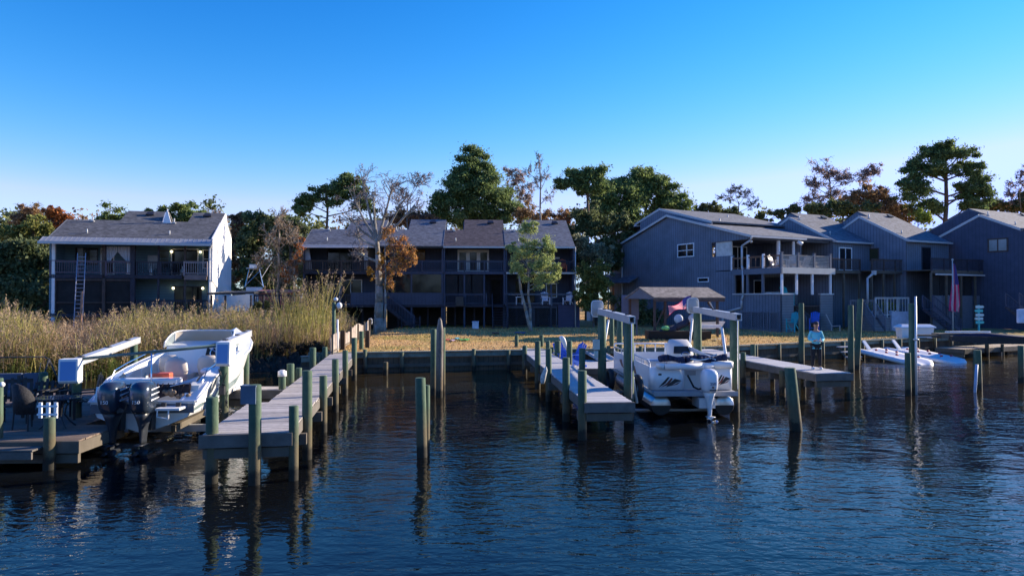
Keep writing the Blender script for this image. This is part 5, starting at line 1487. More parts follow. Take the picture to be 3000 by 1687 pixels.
# balcony furniture of the sunlit balcony
for i, (a, y_, lab) in enumerate([(2220, 2.0, 'white chair on the sunlit balcony, left one'), (2262, 1.3, 'white chair on the sunlit balcony, near the corner post'), (2360, 1.6, 'white chair on the sunlit balcony, behind the slatted rail'), (2300, 2.2, 'white chair on the sunlit balcony, just right of the corner post')]):
    W = AO + ru*(1.6+i*1.2) + rv*y_
    if i == 0: cprot = adirondack(lab, (W.x, W.y, 6.02), 40, M('off white chair plastic', (.66,.6,.55), .5), 'chairs on the sunlit balcony')
    else: c = copy_tree(cprot); c.location = (W.x, W.y, 6.02); c.rotation_euler.z = R(40-70*i); c['label'] = lab
W = AO + ru*2.2 + rv*1.8
T = thing('balcony_table', 'white table between chairs on the sunlit balcony', 'table', (W.x, W.y, 6.02)); k = MB(); k.box(-.5,-.35,.7,.5,.35,.74); k.build('table_top', WPL, T)
for x in (-.42,.42):
    for y in (-.28,.28): k = MB(); k.box(x-.03,y-.03,0,x+.03,y+.03,.7); k.build('leg', WPL, T)
W = AO + ru*.9 + rv*1.6
T = thing('porch_table', 'white slatted table on the lower porch of the large right townhouse', 'table', (W.x, W.y, 3.1)); T.rotation_euler.z = R(RR)
k = MB(); k.box(-.6,-.4,.98,1.1,.4,1.03); k.build('table_top', WPL, T)
for x in (-.5,1.0): k = MB(); k.box(x-.03,-.3,0,x+.03,.3,.98); k.build('leg', WPL, T)
W = AO + ru*1.6 + rv*.8; adirondack('teal chair on the lower porch behind the sunlit corner post', (W.x, W.y, 3.1), 20, TEALP, tall=True)
# clutter on the left duplex balcony
LOv = Vector((-lu[1], lu[0], 0)); LUv = Vector((lu[0], lu[1], 0))
for i, p in enumerate((455, 478, 502, 528)):
    W = LO + LUv*lx(p) + LOv*(.9+.3*(i % 2))
    T = thing('balcony_chair', ['dark chair at the left end of the duplex balcony dining group', 'dark chair second in the duplex balcony dining group', 'dark chair third in the duplex balcony dining group', 'dark chair at the right end of the duplex balcony dining group'][i], 'chair', (W.x, W.y, 5.44), R(40*i), 'dining chairs on the duplex balcony')
    k = MB(); k.box(-.22,-.22,.42,.22,.22,.46); k.build('seat', DSL, T)
    k = MB(); 
    for j in range(4): k.box(-.2+.12*j,.2,.5,-.15+.12*j,.23,.98)
    k.box(-.22,.2,.94,.22,.23,1.0); k.build('backrest', DSL, T)
    for x in (-.2,.2):
        for y in (-.2,.2): k = MB(); k.box(x-.02,y-.02,0,x+.02,y+.02,.42); k.build('leg', DSL, T)
for p, lab in ((438, 'white bottle shaped jar at the left of the duplex balcony table'), (530, 'white bottle shaped jar at the right of the duplex balcony table')):
    W = LO + LUv*lx(p) + LOv*.35
    k = MB(); k.smooth = True; k.tube((0,0,0),(0,0,.4),.11,.11,10); k.tube((0,0,.4),(0,0,.52),.11,.04,10); k.tube((0,0,.52),(0,0,.66),.04,.04,8)
    tag(k.build('white_jar', WPL, None, (W.x, W.y, 5.44)), lab, 'jar')
# cooler, toys, hose on the lawn
a = at(1393, 958, 56.4); k = MB(); k.box(-.26,-.2,0,.26,.2,.52); k.box(-.29,-.23,.53,.29,.23,.62)
tag(k.build('cooler', M('pale blue white cooler plastic', (.6,.66,.8), .4), None, (a.x, 56.4, groundz(a.x,56.4)), 0, .03), 'white cooler standing in the shade under the brown roofed unit', 'cooler')
def cloth(px0, px1, py, col, label, rot=0):
    a, b = on(px0, py, 1.05), on(px1, py, 1.05); k = MB(); k.smooth = True
    w_ = b.x-a.x; n_ = 9; V = []
    for j in range(4):
        for i in range(n_): V.append((w_*i/(n_-1) + .05*math.sin(j*2+i), j*.35+.06*math.sin(i*1.7), .03+.06*abs(math.sin(i*2.1+j*1.3))))
    k._add(V, [(j*n_+i, j*n_+i+1, (j+1)*n_+i+1, (j+1)*n_+i) for j in range(3) for i in range(n_-1)])
    gz = groundz(a.x, a.y)
    tag(k.build('beach_towel', M(label[:30], col, .9, .3, 5), None, (a.x, a.y, gz)), label, 'towel', 'crumpled towels and toys on the lawn')
cloth(1303, 1317, 999, (.55,.08,.08), 'red crumpled towel on the sunlit lawn')
cloth(1318, 1332, 1001, (.65,.45,.5), 'pink and white towel on the sunlit lawn')
cloth(1331, 1345, 996, (.08,.45,.55), 'turquoise towel between the pink and green ones')
cloth(1343, 1356, 999, (.1,.4,.1), 'small green towel beside the turquoise one')
cloth(1357, 1374, 999, (.06,.45,.1), 'bright green towel at the right end of the row on the lawn')
cloth(1508, 1540, 981, (.1,.13,.3), 'blue shaded towel at the foot of the leafy tree')
cloth(1440, 1462, 982, (.25,.06,.05), 'dull red cloth in the shade left of the leafy tree')
# dock box and fish table
a = on(2680, 983, 1.15)
T = thing('dock_box', 'large white dock storage box on the lawn near the flagpole', 'dock box', (a.x, a.y, groundz(a.x, a.y)), R(4))
k = MB(); k.loft([[(-1.05,-.3,0),(1.05,-.3,0),(1.05,.35,0),(-1.05,.35,0)],[(-1.15,-.34,.7),(1.15,-.34,.7),(1.15,.38,.7),(-1.15,.38,.7)]]); k.build('box_body', WHITE, T, bevel=.03)
k = MB(); k.loft([[(-1.26,-.42,.705),(1.26,-.42,.705),(1.26,.45,.705),(-1.26,.45,.705)],[(-1.24,-.4,.78),(1.24,-.4,.78),(1.24,.43,.78),(-1.24,.43,.78)],[(-1.0,-.15,.95),(1.0,-.15,.95),(1.0,.2,.95),(-1.0,.2,.95)]]); k.build('lid', WHITE, T, bevel=.02)
a = on(2822, 972, 1.5)
k = MB(); k.smooth = False; n_ = 20
k.loft([[(1.55*math.cos(2*PI*i/n_), .35*math.sin(2*PI*i/n_), z) for i in range(n_)] for z in (0,.1)])
tag(k.build('paddleboard', WHITE, None, (a.x+.3, a.y, 1.45), R(3)), 'white board lying on a low dock beside the flagpole', 'paddleboard')
k = MB(); k.box(-1.9,-.4,1.0,1.9,.6,1.3); k.box(-3.6,-.35,1.12,-1.95,.0,1.24)
tag(k.build('low_dock', TIMB, None, (a.x+.2, a.y, .1)), 'dark low wooden dock carrying the white board', 'dock')
# plastic steps
a = on(2478, 1018, .8)
T = thing('dock_steps', 'grey white three tread boarding steps against the seawall', 'steps', (a.x, a.y, 0), R(20))
for i in range(3): k = MB(); k.box(-.5,-.3*i-.1,.82-.27*i,.5,-.3*i+.2,.87-.27*i); k.build('tread', WOODP, T)
for x in (-.46,.46): k = MB(); k.bar((x,.1,.75),(x,-.7,.1),.04,.1); k.build('side_plate', TIMB, T)
# floating ramps for jet skis
def ramp_float(label, px, Y, rot, L_=4.6):
    a = at(px, 900, Y)
    T = thing('floating_ramp', label, 'floating dock', (a.x, Y, 0), R(rot), 'white drive-on floats')
    k = MB(); k.smooth = True
    prof = [(-.95,0),(-1.0,.1),(-.95,.22),(-.6,.22),(-.3,.16),(0,.12),(.3,.16),(.6,.22),(.95,.22),(1.0,.1),(.95,0)]
    rings = []
    for (y, s_, z) in ((0,.25,-.12),(.12,.62,-.08),(.5,.92,-.03),(1.0,1,.02),(L_-.2,1,.36),(L_,.95,.38)):
        rings.append([(x*s_, y, z+h*min(1,s_+.1)+.0) for x, h in prof])
    k.loft(rings); k.build('float_body', M('white float plastic', (.72,.71,.72), .5, .06, 4), T)
    for s_ in (-.36,.36):
        for i in range(4): k = MB(); k.tube((s_-.06,.9+i*.8,.28+.075*(i+1)),(s_+.06,.9+i*.8,.28+.075*(i+1)),.055,.055,8); k.build('roller', M('dark red roller', (.25,.03,.06), .5), T)
    k = MB(); k.slab([(-.12,L_-.35,.55),(.12,L_-.35,.55),(.1,L_+.15,1.05),(-.1,L_+.15,1.05)],.08); k.build('bow_stop', WPL, T)
ramp_float('white floating ramp nearer to the pier, rising to the seawall', 2712, 38.0, 13)
ramp_float('white floating ramp at the right of the pair, its rounded end in the water', 2812, 38.8, 15.0)
# flagpole with limp flag
a = on(2792, 968, 1.15)
FR = M('flag red', (.85,.07,.22), .8, .12, trans=.5); FWm = M('flag white', (.8,.7,.74), .8, .06, trans=.5); FB = M('flag blue', (.09,.08,.3), .8, .1)
T = thing('flagpole', 'white flagpole at the far end of the right seawall', 'flagpole', (a.x, a.y, 1.1))
zt_ = at(2792, 763, a.y).z - 1.1
k = MB(); k.tube((0,0,0),(0,0,zt_),.05,.035,9); k.build('pole', WMET, T)
k = MB(); k.ball((0,0,zt_+.06),.08,9,6); k.build('finial', WMET, T)
T = thing('flag', 'furled striped flag with blue corner hanging limp on the tall flagpole', 'flag', (a.x, a.y, 1.1))
k = MB(); k.smooth = True
z1, z0 = at(2792, 772, a.y).z-1.1, at(2792, 912, a.y).z-1.1
n_ = 30; nz_ = 16; V = []
for j in range(nz_+1):
    t = j/nz_; z = z1+(z0-z1)*t; wd = .12+.75*t**.8*(1 if t < .93 else .8)
    for i in range(n_+1):
        u = i/n_; V.append((.04+wd*u-.12*t*wd*3*(1), .12*math.sin(u*19+t*1.5)*(.4+t), z+.05*math.sin(i*.7)*t))
fl = [(j*(n_+1)+i, j*(n_+1)+i+1, (j+1)*(n_+1)+i+1, (j+1)*(n_+1)+i) for j in range(nz_) for i in range(n_)]
for idx, f_ in enumerate(fl):
    j, i = divmod(idx, n_)
    k.m = 2 if j < 7 and i > 8 else (0 if (i//3) % 2 == 0 else 1)
    k.f.append(list(f_)); k.mi.append(k.m); k.sm.append(True)
k.v = V
k.build('flag_cloth', [FR, FWm, FB], T)
# small flag on the boat shelter
def small_flag(loc, label):
    T = thing('flag', label, 'flag', loc)
    k = MB(); k.tube((0,0,0),(.42,-.05,1.1),.02,.02,7); k.build('staff', TIMB, T)
    k = MB(); k.smooth = True; n_, m_ = 20, 13
    V = []
    for j in range(m_+1):
        for i in range(n_+1):
            u, v_ = i/n_, j/m_; V.append((.38-.05*v_-1.5*u+.1*v_, -.05+.1*math.sin(u*9+v_*2), 1.05-.5*v_-.75*u**.8+.1*math.sin(u*7+v_*3)))
    k.v = V
    for j in range(m_):
        for i in range(n_):
            k.f.append([j*(n_+1)+i, j*(n_+1)+i+1, (j+1)*(n_+1)+i+1, (j+1)*(n_+1)+i]); k.sm.append(True)
            k.mi.append(2 if (j < 7 and i < 8) else (0 if j % 2 == 0 else 1))
    k.build('flag_cloth', [FR, FWm, FB], T)
small_flag((at(2008, 905, 44).x, 44, at(2008, 912, 44).z), 'drooping stars and stripes flag at the front of the shingled boat shelter')
# sign post with arrow boards
a = on(2868, 968, 1.2)
T = thing('direction_sign', 'teal post with a stack of teal and white arrow boards at the far right', 'sign', (a.x, a.y, 1.1))
k = MB(); k.box(-.05,-.05,-.3,.05,.05,at(2868,893,a.y).z-1.1); k.build('post', M('teal paint', (.08,.5,.52), .6), T)
for i, (z, s_, c) in enumerate([(.1,1,0),(.38,-1,1),(.66,1,1),(.98,-1,0),(1.28,1,1)]):
    zz = at(2868, 965-z*0, a.y).z-1.1+.45+z; k = MB()
    k.slab([(-.28,-.07,zz-.1),(.28,-.07,zz-.1),(.28+(.1 if s_>0 else 0),-.07,zz),(.28,-.07,zz+.1),(-.28,-.07,zz+.1),(-.28-(.1 if s_<0 else 0),-.07,zz)],.03); k.build('arrow_board', MATS['teal paint'] if c == 0 else M('pale teal board', (.4,.6,.65), .6), T)
# sign board with panels by the shelter
a = at(1846, 900, 47.5); k = MB(); k.box(-.6,-.03,2.2,.6,.03,3.9); k.box(-.5,-.02,1,-.42,.02,2.2); k.box(.42,-.02,1,.5,.02,2.2)
tag(k.build('notice_board', M('slate blue board', (.12,.15,.24), .7, .1, 3), None, (a.x, 47.5, 0)), 'slate blue board on posts beside the shingled boat shelter', 'board')

# ================================================================== SHINGLED BOAT SHELTER
SX0 = 9.25; GR = R(22)
T = thing('boat_shelter', 'low shingled roof on wooden posts over a small boat at the seawall', 'boat shelter', (SX0, 44.3, 0), GR)
wS = 5.1
zr_, ze_ = at(1950, 846, 46.0).z, at(1950, 871, 44.4).z
k = MB(); k.slab([(-.25,-.35,ze_),(wS+.3,-.35,ze_),(wS+.3,1.5,zr_+.12),(-.25,1.5,zr_+.12)],.1); k.slab([(-.25,1.5,zr_+.12),(wS+.3,1.5,zr_+.12),(wS+.3,3.3,ze_),(-.25,3.3,ze_)],.1)
k.build('roof', SHTAN, T)
k = MB(); k.slab([(-.2,-.3,ze_-.1),(-.2,1.5,zr_),(-.2,3.25,ze_-.1)],.06); k.build('gable_panel', SLATEP, T)
k = MB(); k.box(-.2,-.34,ze_-.28,wS+.25,-.26,ze_-.09); k.build('fascia', BRWOOD, T)
for x, y in ((.0,0),(0,3),(wS*.16,-.0),(wS*.56,0),(wS-.1,0),(wS-.1,3)):
    post(T, x, y, .3, ze_-.1, BRWOOD, .13)
for (x0_, z0_, x1_, z1_) in ((.1,1.9,.9,3.3),(1.7,3.3,.95,2.4),(wS-.2,2.6,wS-.9,3.4)):
    k = MB(); k.bar((x0_,.0,z0_),(x1_,0,z1_),.06,.1); k.build('brace', BRWOOD, T)
k = MB(); k.box(-.3,-1.3,.84,wS+.2,3.0,1.0); k.build('platform', DKWOOD, T)
k = MB(); k.box(wS*.3,-1.25,1.0,wS-.0,-.2,1.03); k.build('pale_dock_top', WOODP, T)
for px_, ty in ((1880,1012),(1976,1014),(2092,1010)):
    q = at(px_, 900, 42.6); k = pile_mesh(at(px_,ty-14,42.6).z, .13); k.build('piling', PILE, T, ((q.x-SX0)*math.cos(GR)+(42.6-44.3)*math.sin(GR), -(q.x-SX0)*math.sin(GR)+(42.6-44.3)*math.cos(GR), 0))
# hanging lights / rods
k = MB(); a_ = Vector((wS*.85,.1,ze_-.15)); k.bar(a_, a_+Vector((.45,0,-.75)), .05,.12); k.build('hung_board', WPAINT, T)
# small skiff with black cover, helm and outboard
T = thing('jon_boat', 'small dark skiff with green bow under the shingled shelter', 'boat', (at(1985,900,44.0).x, 44.0, 1.0), R(0))
k = MB(); k.loft([[(-2.0,-.5,.1),(-2.0,.5,.1),(-2.0,.65,.6),(-2.0,-.65,.6)],[(1.2,-.6,.0),(1.2,.6,.0),(1.2,.75,.55),(1.2,-.75,.55)],[(2.0,-.5,.1),(2.0,.5,.1),(2.0,.65,.6),(2.0,-.65,.6)]]); k.build('hull', BLACK, T)
k = MB(); k.smooth = True; k.ball((-.9,-.5,.78),(.28,.25,.16),10,6); k.build('green_cowl', M('lime green plastic', (.25,.6,.2), .4), T)
k = MB(); k.smooth = True; k.path([(-1.2,-.3,.5),(-.2,-.35,.8),(.5,-.3,1.15),(1.0,-.2,1.5)], [.14,.22,.22,.1], 10); k.build('dark_canvas', M('charcoal canvas', (.03,.035,.06), .8, .2, 5), T)
k = MB(); k.smooth = True; k.ball((.95,-.35,1.35),(.38,.3,.36),12,8); k.build('white_fender_buoy', M('cream plastic', (.6,.56,.52), .5, .1), T)
k = MB(); k.box(.75,-.6,.2,1.2,-.1,1.1); k.build('cream_leg', M('cream plastic', (.6,.56,.52)), T, bevel=.06)
k = MB(); k.smooth = True; k.ball((.1,.2,1.35),(.3,.1,.3),12,7); k.build('round_seat_back', M('pale blue seat', (.5,.55,.65), .5), T)
k = MB(); k.box(1.6,.6,.75,3.0,1.2,.95); k.build('boat_side', WPL, T)
T2 = thing('tender', 'white boat side partly seen behind a post under the shelter', 'boat', (at(2068,900,46.6).x, 46.6, 1.6)); k = MB(); k.loft([[(-.9,-.3,.0),(.9,-.3,.0),(.9,.3,0),(-.9,.3,0)],[(-1.1,-.4,.45),(1.2,-.4,.5),(1.2,.4,.5),(-1.1,.4,.45)]]); k.build('hull', WHITE, T2); k = MB(); k.box(-.7,-.2,.47,.6,.2,.62); k.build('cover', NAVY, T2)
# rust red stub and orange bucket
a = on(2107, 1010, 1.0); k = MB(); k.tube((0,0,0),(0,0,.5),.13,.13,10); tag(k.build('bucket', M('brick red plastic', (.4,.13,.09), .6), None, (a.x, 38.6, 1.0)), 'brick red bucket on the seawall behind the pontoon boat', 'bucket')

# ================================================================== THINGS ON THE RIGHT DOCK AND PLATFORM
a = at(1652, 1022, 29.5)
k = MB(); k.smooth = True
rings = [[(cx_+r*math.cos(t), r*.5*math.sin(t), z) for t in [2*PI*i/10 for i in range(10)]] for (cx_, r, z) in ((.12,.02,-.05),(.06,.07,.12),(-.0,.11,.3),(-.07,.13,.45),(-.1,.1,.53),(-.1,.03,.56))]
k.loft(rings); tag(k.build('furled_sail_bag', WPL, None, a), 'white tapering cloth bag standing against a piling of the right dock', 'bag')
a = at(1594, 1096, 21.6)
k = MB(); k.smooth = True
rings = [[(cx_+r*math.cos(t), r*.7*math.sin(t), z) for t in [2*PI*i/10 for i in range(10)]] for (cx_, r, z) in ((-.05,.05,-.3),(-.04,.08,-.2),(-.02,.09,-.05),(.04,.07,.12),(.06,.02,.24))]
k.loft(rings); tag(k.build('net_bag', M('grey white net cloth', (.5,.5,.48), .9, .3, 14), None, a), 'greyish white net bag hanging from the edge of the right dock', 'bag')
p = Vector((at(1648,900,32.6).x, 32.6, .5)); c = adirondack('blue plastic chair on the low platform, left one', p, 15, BLUP, 'blue chairs on the low platform')
c2 = copy_tree(c); c2.location = (at(1682,900,31.9).x, 31.9, .5); c2.rotation_euler.z = R(-60); c2['label'] = 'blue plastic chair on the low platform, right one next to silver rods'
k = MB(); 
for i in range(6): k.tube((random.uniform(-.3,.3),random.uniform(-.2,.2),.0),(random.uniform(-.5,.5),random.uniform(-.2,.2),random.uniform(.7,1.1)),.015,.015,5)
tag(k.build('fishing_rods', STEEL, None, (at(1694,900,32.4).x, 32.4, .5)), 'bundle of silver rods behind the blue chairs', 'rods')

# ================================================================== NEIGHBOUR THINGS BEHIND THE REEDS
a = at(695, 862, 50)
T = thing('lean_to', 'flat dark canopy on posts right of the white side wall', 'canopy', (a.x, 50, .6))
k = MB(); k.slab([(-1.7,-1.2,at(695,858,49).z-.6),(1.7,-1.2,at(695,855,49).z-.6),(1.6,1.6,at(695,852,51).z-.6),(-1.5,1.6,at(695,852,51).z-.6)],.14); k.build('canopy', DKMET, T)
for x in (-1.45,1.4):
    for y in (-1,1.4): post(T, x, y, -.4, 3.3, DKWOOD, .12)
T = thing('sportfishing_boat', 'distant white fishing boat with tower and two long outriggers left of the middle row', 'boat', (at(745,870,72).x, 72, 2.2), R(20))
k = MB(); k.loft([[(-1.1,-3,.0),(1.1,-3,0),(1.3,-3,1.3),(-1.3,-3,1.3)],[(-1.1,2,.1),(1.1,2,.1),(1.3,2,1.5),(-1.3,2,1.5)],[(-.1,4.4,.8),(.1,4.4,.8),(.1,4.6,1.8),(-.1,4.6,1.8)]]); k.build('hull', WHITE, T)
k = MB(); k.loft([[(-.9,-.8,1.3),(.9,-.8,1.3),(.8,1.8,1.4),(-.8,1.8,1.4)],[(-.8,-.6,2.6),(.8,-.6,2.6),(.6,1.2,2.6),(-.6,1.2,2.6)]]); k.build('cabin', WHITE, T)
k = MB(); k.smooth = True
for x in (-.7,.7):
    for y in (-.8,.8): k.tube((x*1.3,y*1.2,2.6),(x*.7,y*.7,4.6),.04,.04,6)
    k.tube((x*1.2,-.8,2.8),(x*-.8,-.8,4.3),.03,.03,6)
k.build('tower', STEEL, T)
k = MB(); k.slab([(-.8,-.8,4.62),(.8,-.8,4.62),(.8,.8,4.62),(-.8,.8,4.62)],.08); k.box(-.5,-.5,4.63,.5,.3,5.0); k.build('tower_top', WHITE, T)
for x in (-.7,.9): k = MB(); k.tube((x*.8,-.3,3.6),(x*.8+2.6,-.3,8.0),.04,.03,6); k.build('outrigger', WPL, T)
T = thing('motor_boat', 'white boat cabin showing above the dark canopy', 'boat', (at(697,850,58).x, 58, 2.6), R(85)); k = MB(); k.loft([[(-.9,-1.7,0),(.9,-1.7,0),(.9,1.3,0),(-.9,1.3,0)],[(-.8,-1.4,1.4),(.8,-1.4,1.4),(.7,.8,1.25),(-.7,.8,1.25)]]); k.build('hull', WHITE, T); k = MB(); k.box(-.6,-.5,1.42,.6,.5,1.6); k.build('hatch', WPL, T)
a = at(806, 862, 64); k = MB(); k.box(-1.7,-1,.0,1.7,2,2.6); k.slab([(-1.9,-1.2,2.6),(1.9,-1.2,2.6),(1.9,2.2,2.9),(-1.9,2.2,2.9)],.1)
tag(k.build('shed', M('brick red shed boards', (.42,.17,.14), .8, .2, 3, .1, stripe=('x',.3,.02,.5)), None, (a.x, 64, 1.6)), 'brick red shed behind the bare slender tree', 'shed')
T = thing('wooden_deck', 'dark raised wooden deck with baluster rail left of the middle townhouses', 'deck', (at(745,880,53).x, 53, 0))
k = MB(); k.box(0,0,2.75,3.9,2.6,2.95); k.build('deck_floor', DKWOOD, T); rail(T,(0,.05),(3.9,.05),2.95,1.0,DKWOOD,.16)
for x in (.1,1.9,3.8): post(T, x, .1, .2, 2.75, DKWOOD, .14)
# picket fence from the dock back to the house
T = thing('picket_fence', 'worn grey board fence between the reeds and the middle lawn', 'fence', (-8.75, 33.0, 0))
A_, B_ = Vector((0,0,0)), Vector((-1.65,16.5,0)); d = (B_-A_).normalized(); n_ = 110
k = MB()
for i in range(n_):
    p = A_.lerp(B_, i/n_); h = 1.8+.22*i/n_+random.uniform(-.04,.04)+.12*math.sin(i*.12)
    if random.random() < .04: continue
    k.bar(p+Vector((0,0,.8)), p+d*.0+Vector((random.uniform(-.02,.02),0,h)), .135, .02, (1,0,0))
k.build('pickets', M('worn grey fence boards', (.34,.29,.26), .9, .25, 5, .2, isl=.25), T)
k = MB(); k.bar(A_+Vector((.03,0,1.1)), B_+Vector((.03,0,1.2)), .03,.08); k.build('rail', TIMB, T)
for i in range(6): p = A_.lerp(B_, i/5.); k = MB(); k.bar(p+Vector((.08,0,.3)), p+Vector((.08,0,1.95+.2*i/5)), .09,.09); k.build('post', TIMB, T)
for px_, ty, Y_, lab in ((1005, 968, 36.0, 'dark post beside the worn board fence, left one'), (1077, 968, 37.2, 'dark post beside the worn board fence, right one')):
    a = at(px_, 900, Y_); k = MB(); k.box(-.11,-.11,0,.11,.11,at(px_,ty,Y_).z-.9)
    tag(k.build('post', M('dark brown post', (.07,.045,.03), .9), None, (a.x, Y_, .9)), lab, 'post', 'posts beside the board fence')
T = thing('utility_post', 'tall green post with white lamp and wires rising from the reeds by the fence', 'post', (at(978,900,35.0).x, 35.0, .5))
k = MB(); k.tube((0,0,0),(0,0,at(978,885,35).z-.5),.1,.09,9); k.build('pole', PILE, T)
k = MB(); k.tube((.22,-.1,0),(.22,-.1,at(985,935,35).z-.5),.05,.05,8); k.build('white_pipe', WPL, T)
k = MB(); k.ball((.28,0,at(985,895,35).z-.5),(.15,.12,.17),10,7); k.ball((.1,0,at(985,888,35).z-.3),(.12,.1,.1),9,6); k.build('lamp_head', WPL, T)
for q_, lab in (((1085, 938, 49.5), 'white gull like ornament on the last board of the worn fence'),):
    a = at(*q_); k = MB(); k.smooth = True; k.path([(-.15,0,.05),(0,0,.12),(.1,0,.1),(.12,0,-.1),(.1,0,-.3)], .03, 7)
    tag(k.build('hook_ornament', WPL, None, a), 'white hook shaped ornament at the end of the worn board fence', 'ornament')
# covered boats at the far right
T = thing('covered_boat', 'low black covered boat in the shade at the right edge', 'boat', (at(2960,980,40).x, 41, 1.0), R(80))
k = MB(); k.loft([[(-.8,-1.8,0),(.8,-1.8,0),(.8,-1.8,.35),(-.8,-1.8,.35)],[(-.9,1,0),(.9,1,0),(.9,1,.42),(-.9,1,.42)],[(-.2,2.6,.1),(.2,2.6,.1),(.2,2.6,.4),(-.2,2.6,.4)]]); k.build('hull', BLACK, T)
k = MB(); k.smooth = True; k.loft([[(-.8,-1.7,.36),(.8,-1.7,.36),(.3,-1.6,.45),(-.3,-1.6,.45)],[(-.85,.8,.43),(.85,.8,.43),(.4,.8,.62),(-.4,.8,.62)],[(-.2,2.4,.4),(.2,2.4,.4),(.1,2.4,.46),(-.1,2.4,.46)]]); k.build('cover', M('navy canvas', (.02,.025,.06)), T)
a = at(2994, 928, 44); k = MB(); k.box(-.3,-.1,-.4,.3,.1,.5); tag(k.build('white_board', M('cooler white', (.6,.66,.8), .5), None, a, 0, .06), 'rounded pale panel at the extreme right edge above the dark boat', 'panel')

# ================================================================== PERSON ON THE PIER
PP = on(2391, 1080, 1.02)
T = thing('person', 'person in turquoise long sleeved top and black trousers standing at the pier end', 'person', (PP.x, PP.y, 1.0), R(-8))
def skin(name, verts, edges, radii, mat, parent, sub=2, root=0):
    me = bpy.data.meshes.new(name); me.from_pydata([tuple(v) for v in verts], edges, []); o = bpy.data.objects.new(name, me); COL.objects.link(o)
    o.modifiers.new('k', 'SKIN'); s = o.modifiers.new('s', 'SUBSURF'); s.levels = s.render_levels = sub
    for i, v in enumerate(me.skin_vertices[0].data):
        r = radii[i]; v.radius = (r, r) if not hasattr(r, '__len__') else r; v.use_root = (i == root)
    dg = bpy.context.evaluated_depsgraph_get(); nm = bpy.data.meshes.new_from_object(o.evaluated_get(dg))
    bpy.data.objects.remove(o)
    nm.materials.clear()
    for m_ in (mat if isinstance(mat, list) else [mat]): nm.materials.append(m_)
    for p in nm.polygons: p.use_smooth = True
    o = bpy.data.objects.new(name, nm); COL.objects.link(o); o.parent = parent
    return o
SKIN = M('skin', (.45,.25,.17), .6, .08, 8)
SHIRT = M('turquoise shirt', (.16,.58,.68), .8, .08, 5); PANT = M('black trousers', (.014,.014,.018), .85, .2, 6); CAP = M('navy cap', (.02,.022,.035), .8)
V = [(0,0,.95),(0,.01,1.12),(0,.02,1.3),(0,.01,1.43),(0,0,1.52),(0,-.03,1.6),(0,-.03,1.7),
     (-.1,0,.9),(-.115,-.02,.5),(-.125,.02,.09),(-.135,-.13,.04), (.1,0,.9),(.125,-.03,.5),(.15,.02,.09),(.17,-.13,.04),
     (-.17,.01,1.41),(-.255,.04,1.14),(-.12,-.2,1.1),(-.06,-.25,1.11), (.17,.01,1.41),(.27,.04,1.14),(.14,-.2,1.08),(.06,-.26,1.1)]
Eg = [(0,1),(1,2),(2,3),(3,4),(4,5),(5,6),(0,7),(7,8),(8,9),(9,10),(0,11),(11,12),(12,13),(13,14),(3,15),(15,16),(16,17),(17,18),(3,19),(19,20),(20,21),(21,22)]
Rd = [(.15,.11),(.14,.1),(.155,.11),(.12,.08),.05,.075,.085, .09,.06,.042,.035,.09,.06,.042,.035,.055,.043,.03,.03,.055,.043,.03,.03]
skin('body', V, Eg, Rd, SKIN, T)
skin('shirt', [V[i] for i in (0,1,2,3,15,16,17,19,20,21)]+[(0,.005,.9)], [(0,1),(1,2),(2,3),(3,4),(4,5),(5,6),(3,7),(7,8),(8,9),(0,10)],
     [(.168,.132),(.17,.13),(.185,.135),(.13,.095),.078,.066,.05,.078,.066,.05,(.18,.14)], SHIRT, T)
skin('trousers', [(0,0,.96)]+[V[i] for i in (7,8)]+[(-.125,.02,.1)]+[V[i] for i in (11,12)]+[(.15,.02,.1)], [(0,1),(1,2),(2,3),(0,4),(4,5),(5,6)], [(.16,.13),.115,.085,.065,.115,.085,.065], PANT, T)
for s_, i in ((-1, 9), (1, 13)):
    k = MB(); k.smooth = True; k.ball((V[i][0]+s_*.008, -.07, .045), (.055,.14,.05), 12, 8); k.build('shoe', WPL, T)
    # fingers: five short chains round the remote control
    hx_, hy_, hz_ = V[18 if s_ < 0 else 22]
    for f_ in range(4):
        z = hz_+.025-.016*f_; skin('finger', [(hx_+s_*.01, hy_-.01, z), (hx_-s_*.02, hy_-.045, z), (hx_-s_*.045, hy_-.04, z-.004)], [(0,1),(1,2)], [.009,.008,.007], SKIN, T, 1)
    skin('thumb', [(hx_+s_*.015, hy_, hz_+.03), (hx_, hy_-.03, hz_+.05), (hx_-s_*.015, hy_-.045, hz_+.052)], [(0,1),(1,2)], [.011,.009,.008], SKIN, T, 1)
k = MB(); k.smooth = True; k.ball((0,-.03,1.69), (.085,.1,.12), 16, 12); k.ball((0,-.13,1.675), (.014,.022,.02), 8, 6); k.ball((-.087,-.02,1.675), (.012,.02,.03), 8, 6); k.ball((.087,-.02,1.675), (.012,.02,.03), 8, 6); k.build('head', SKIN, T)
k = MB()
for s_ in (-1,1): k.ball((s_*.033,-.122,1.7), (.014,.008,.009), 8, 6)
k.build('eyes', BLACK, T)
k = MB(); k.ball((0,-.122,1.632), (.026,.008,.007), 8, 5); k.build('mouth', M('lips', (.3,.1,.08), .6), T)
k = MB(); k.smooth = True; k.loft([[(.093*q*math.cos(2*PI*i/16), -.02+.108*q*math.sin(2*PI*i/16), z) for i in range(16)] for z, q in ((1.715,1),(1.76,1),(1.8,.85),(1.825,.5),(1.83,.1))]); k.build('cap', CAP, T)
k = MB(); k.smooth = True; k.ball((0,-.14,1.725), (.07,.075,.012), 12, 5); k.build('cap_peak', CAP, T)
k = MB(); k.box(-.085,-.335,1.08,.085,-.28,1.12)
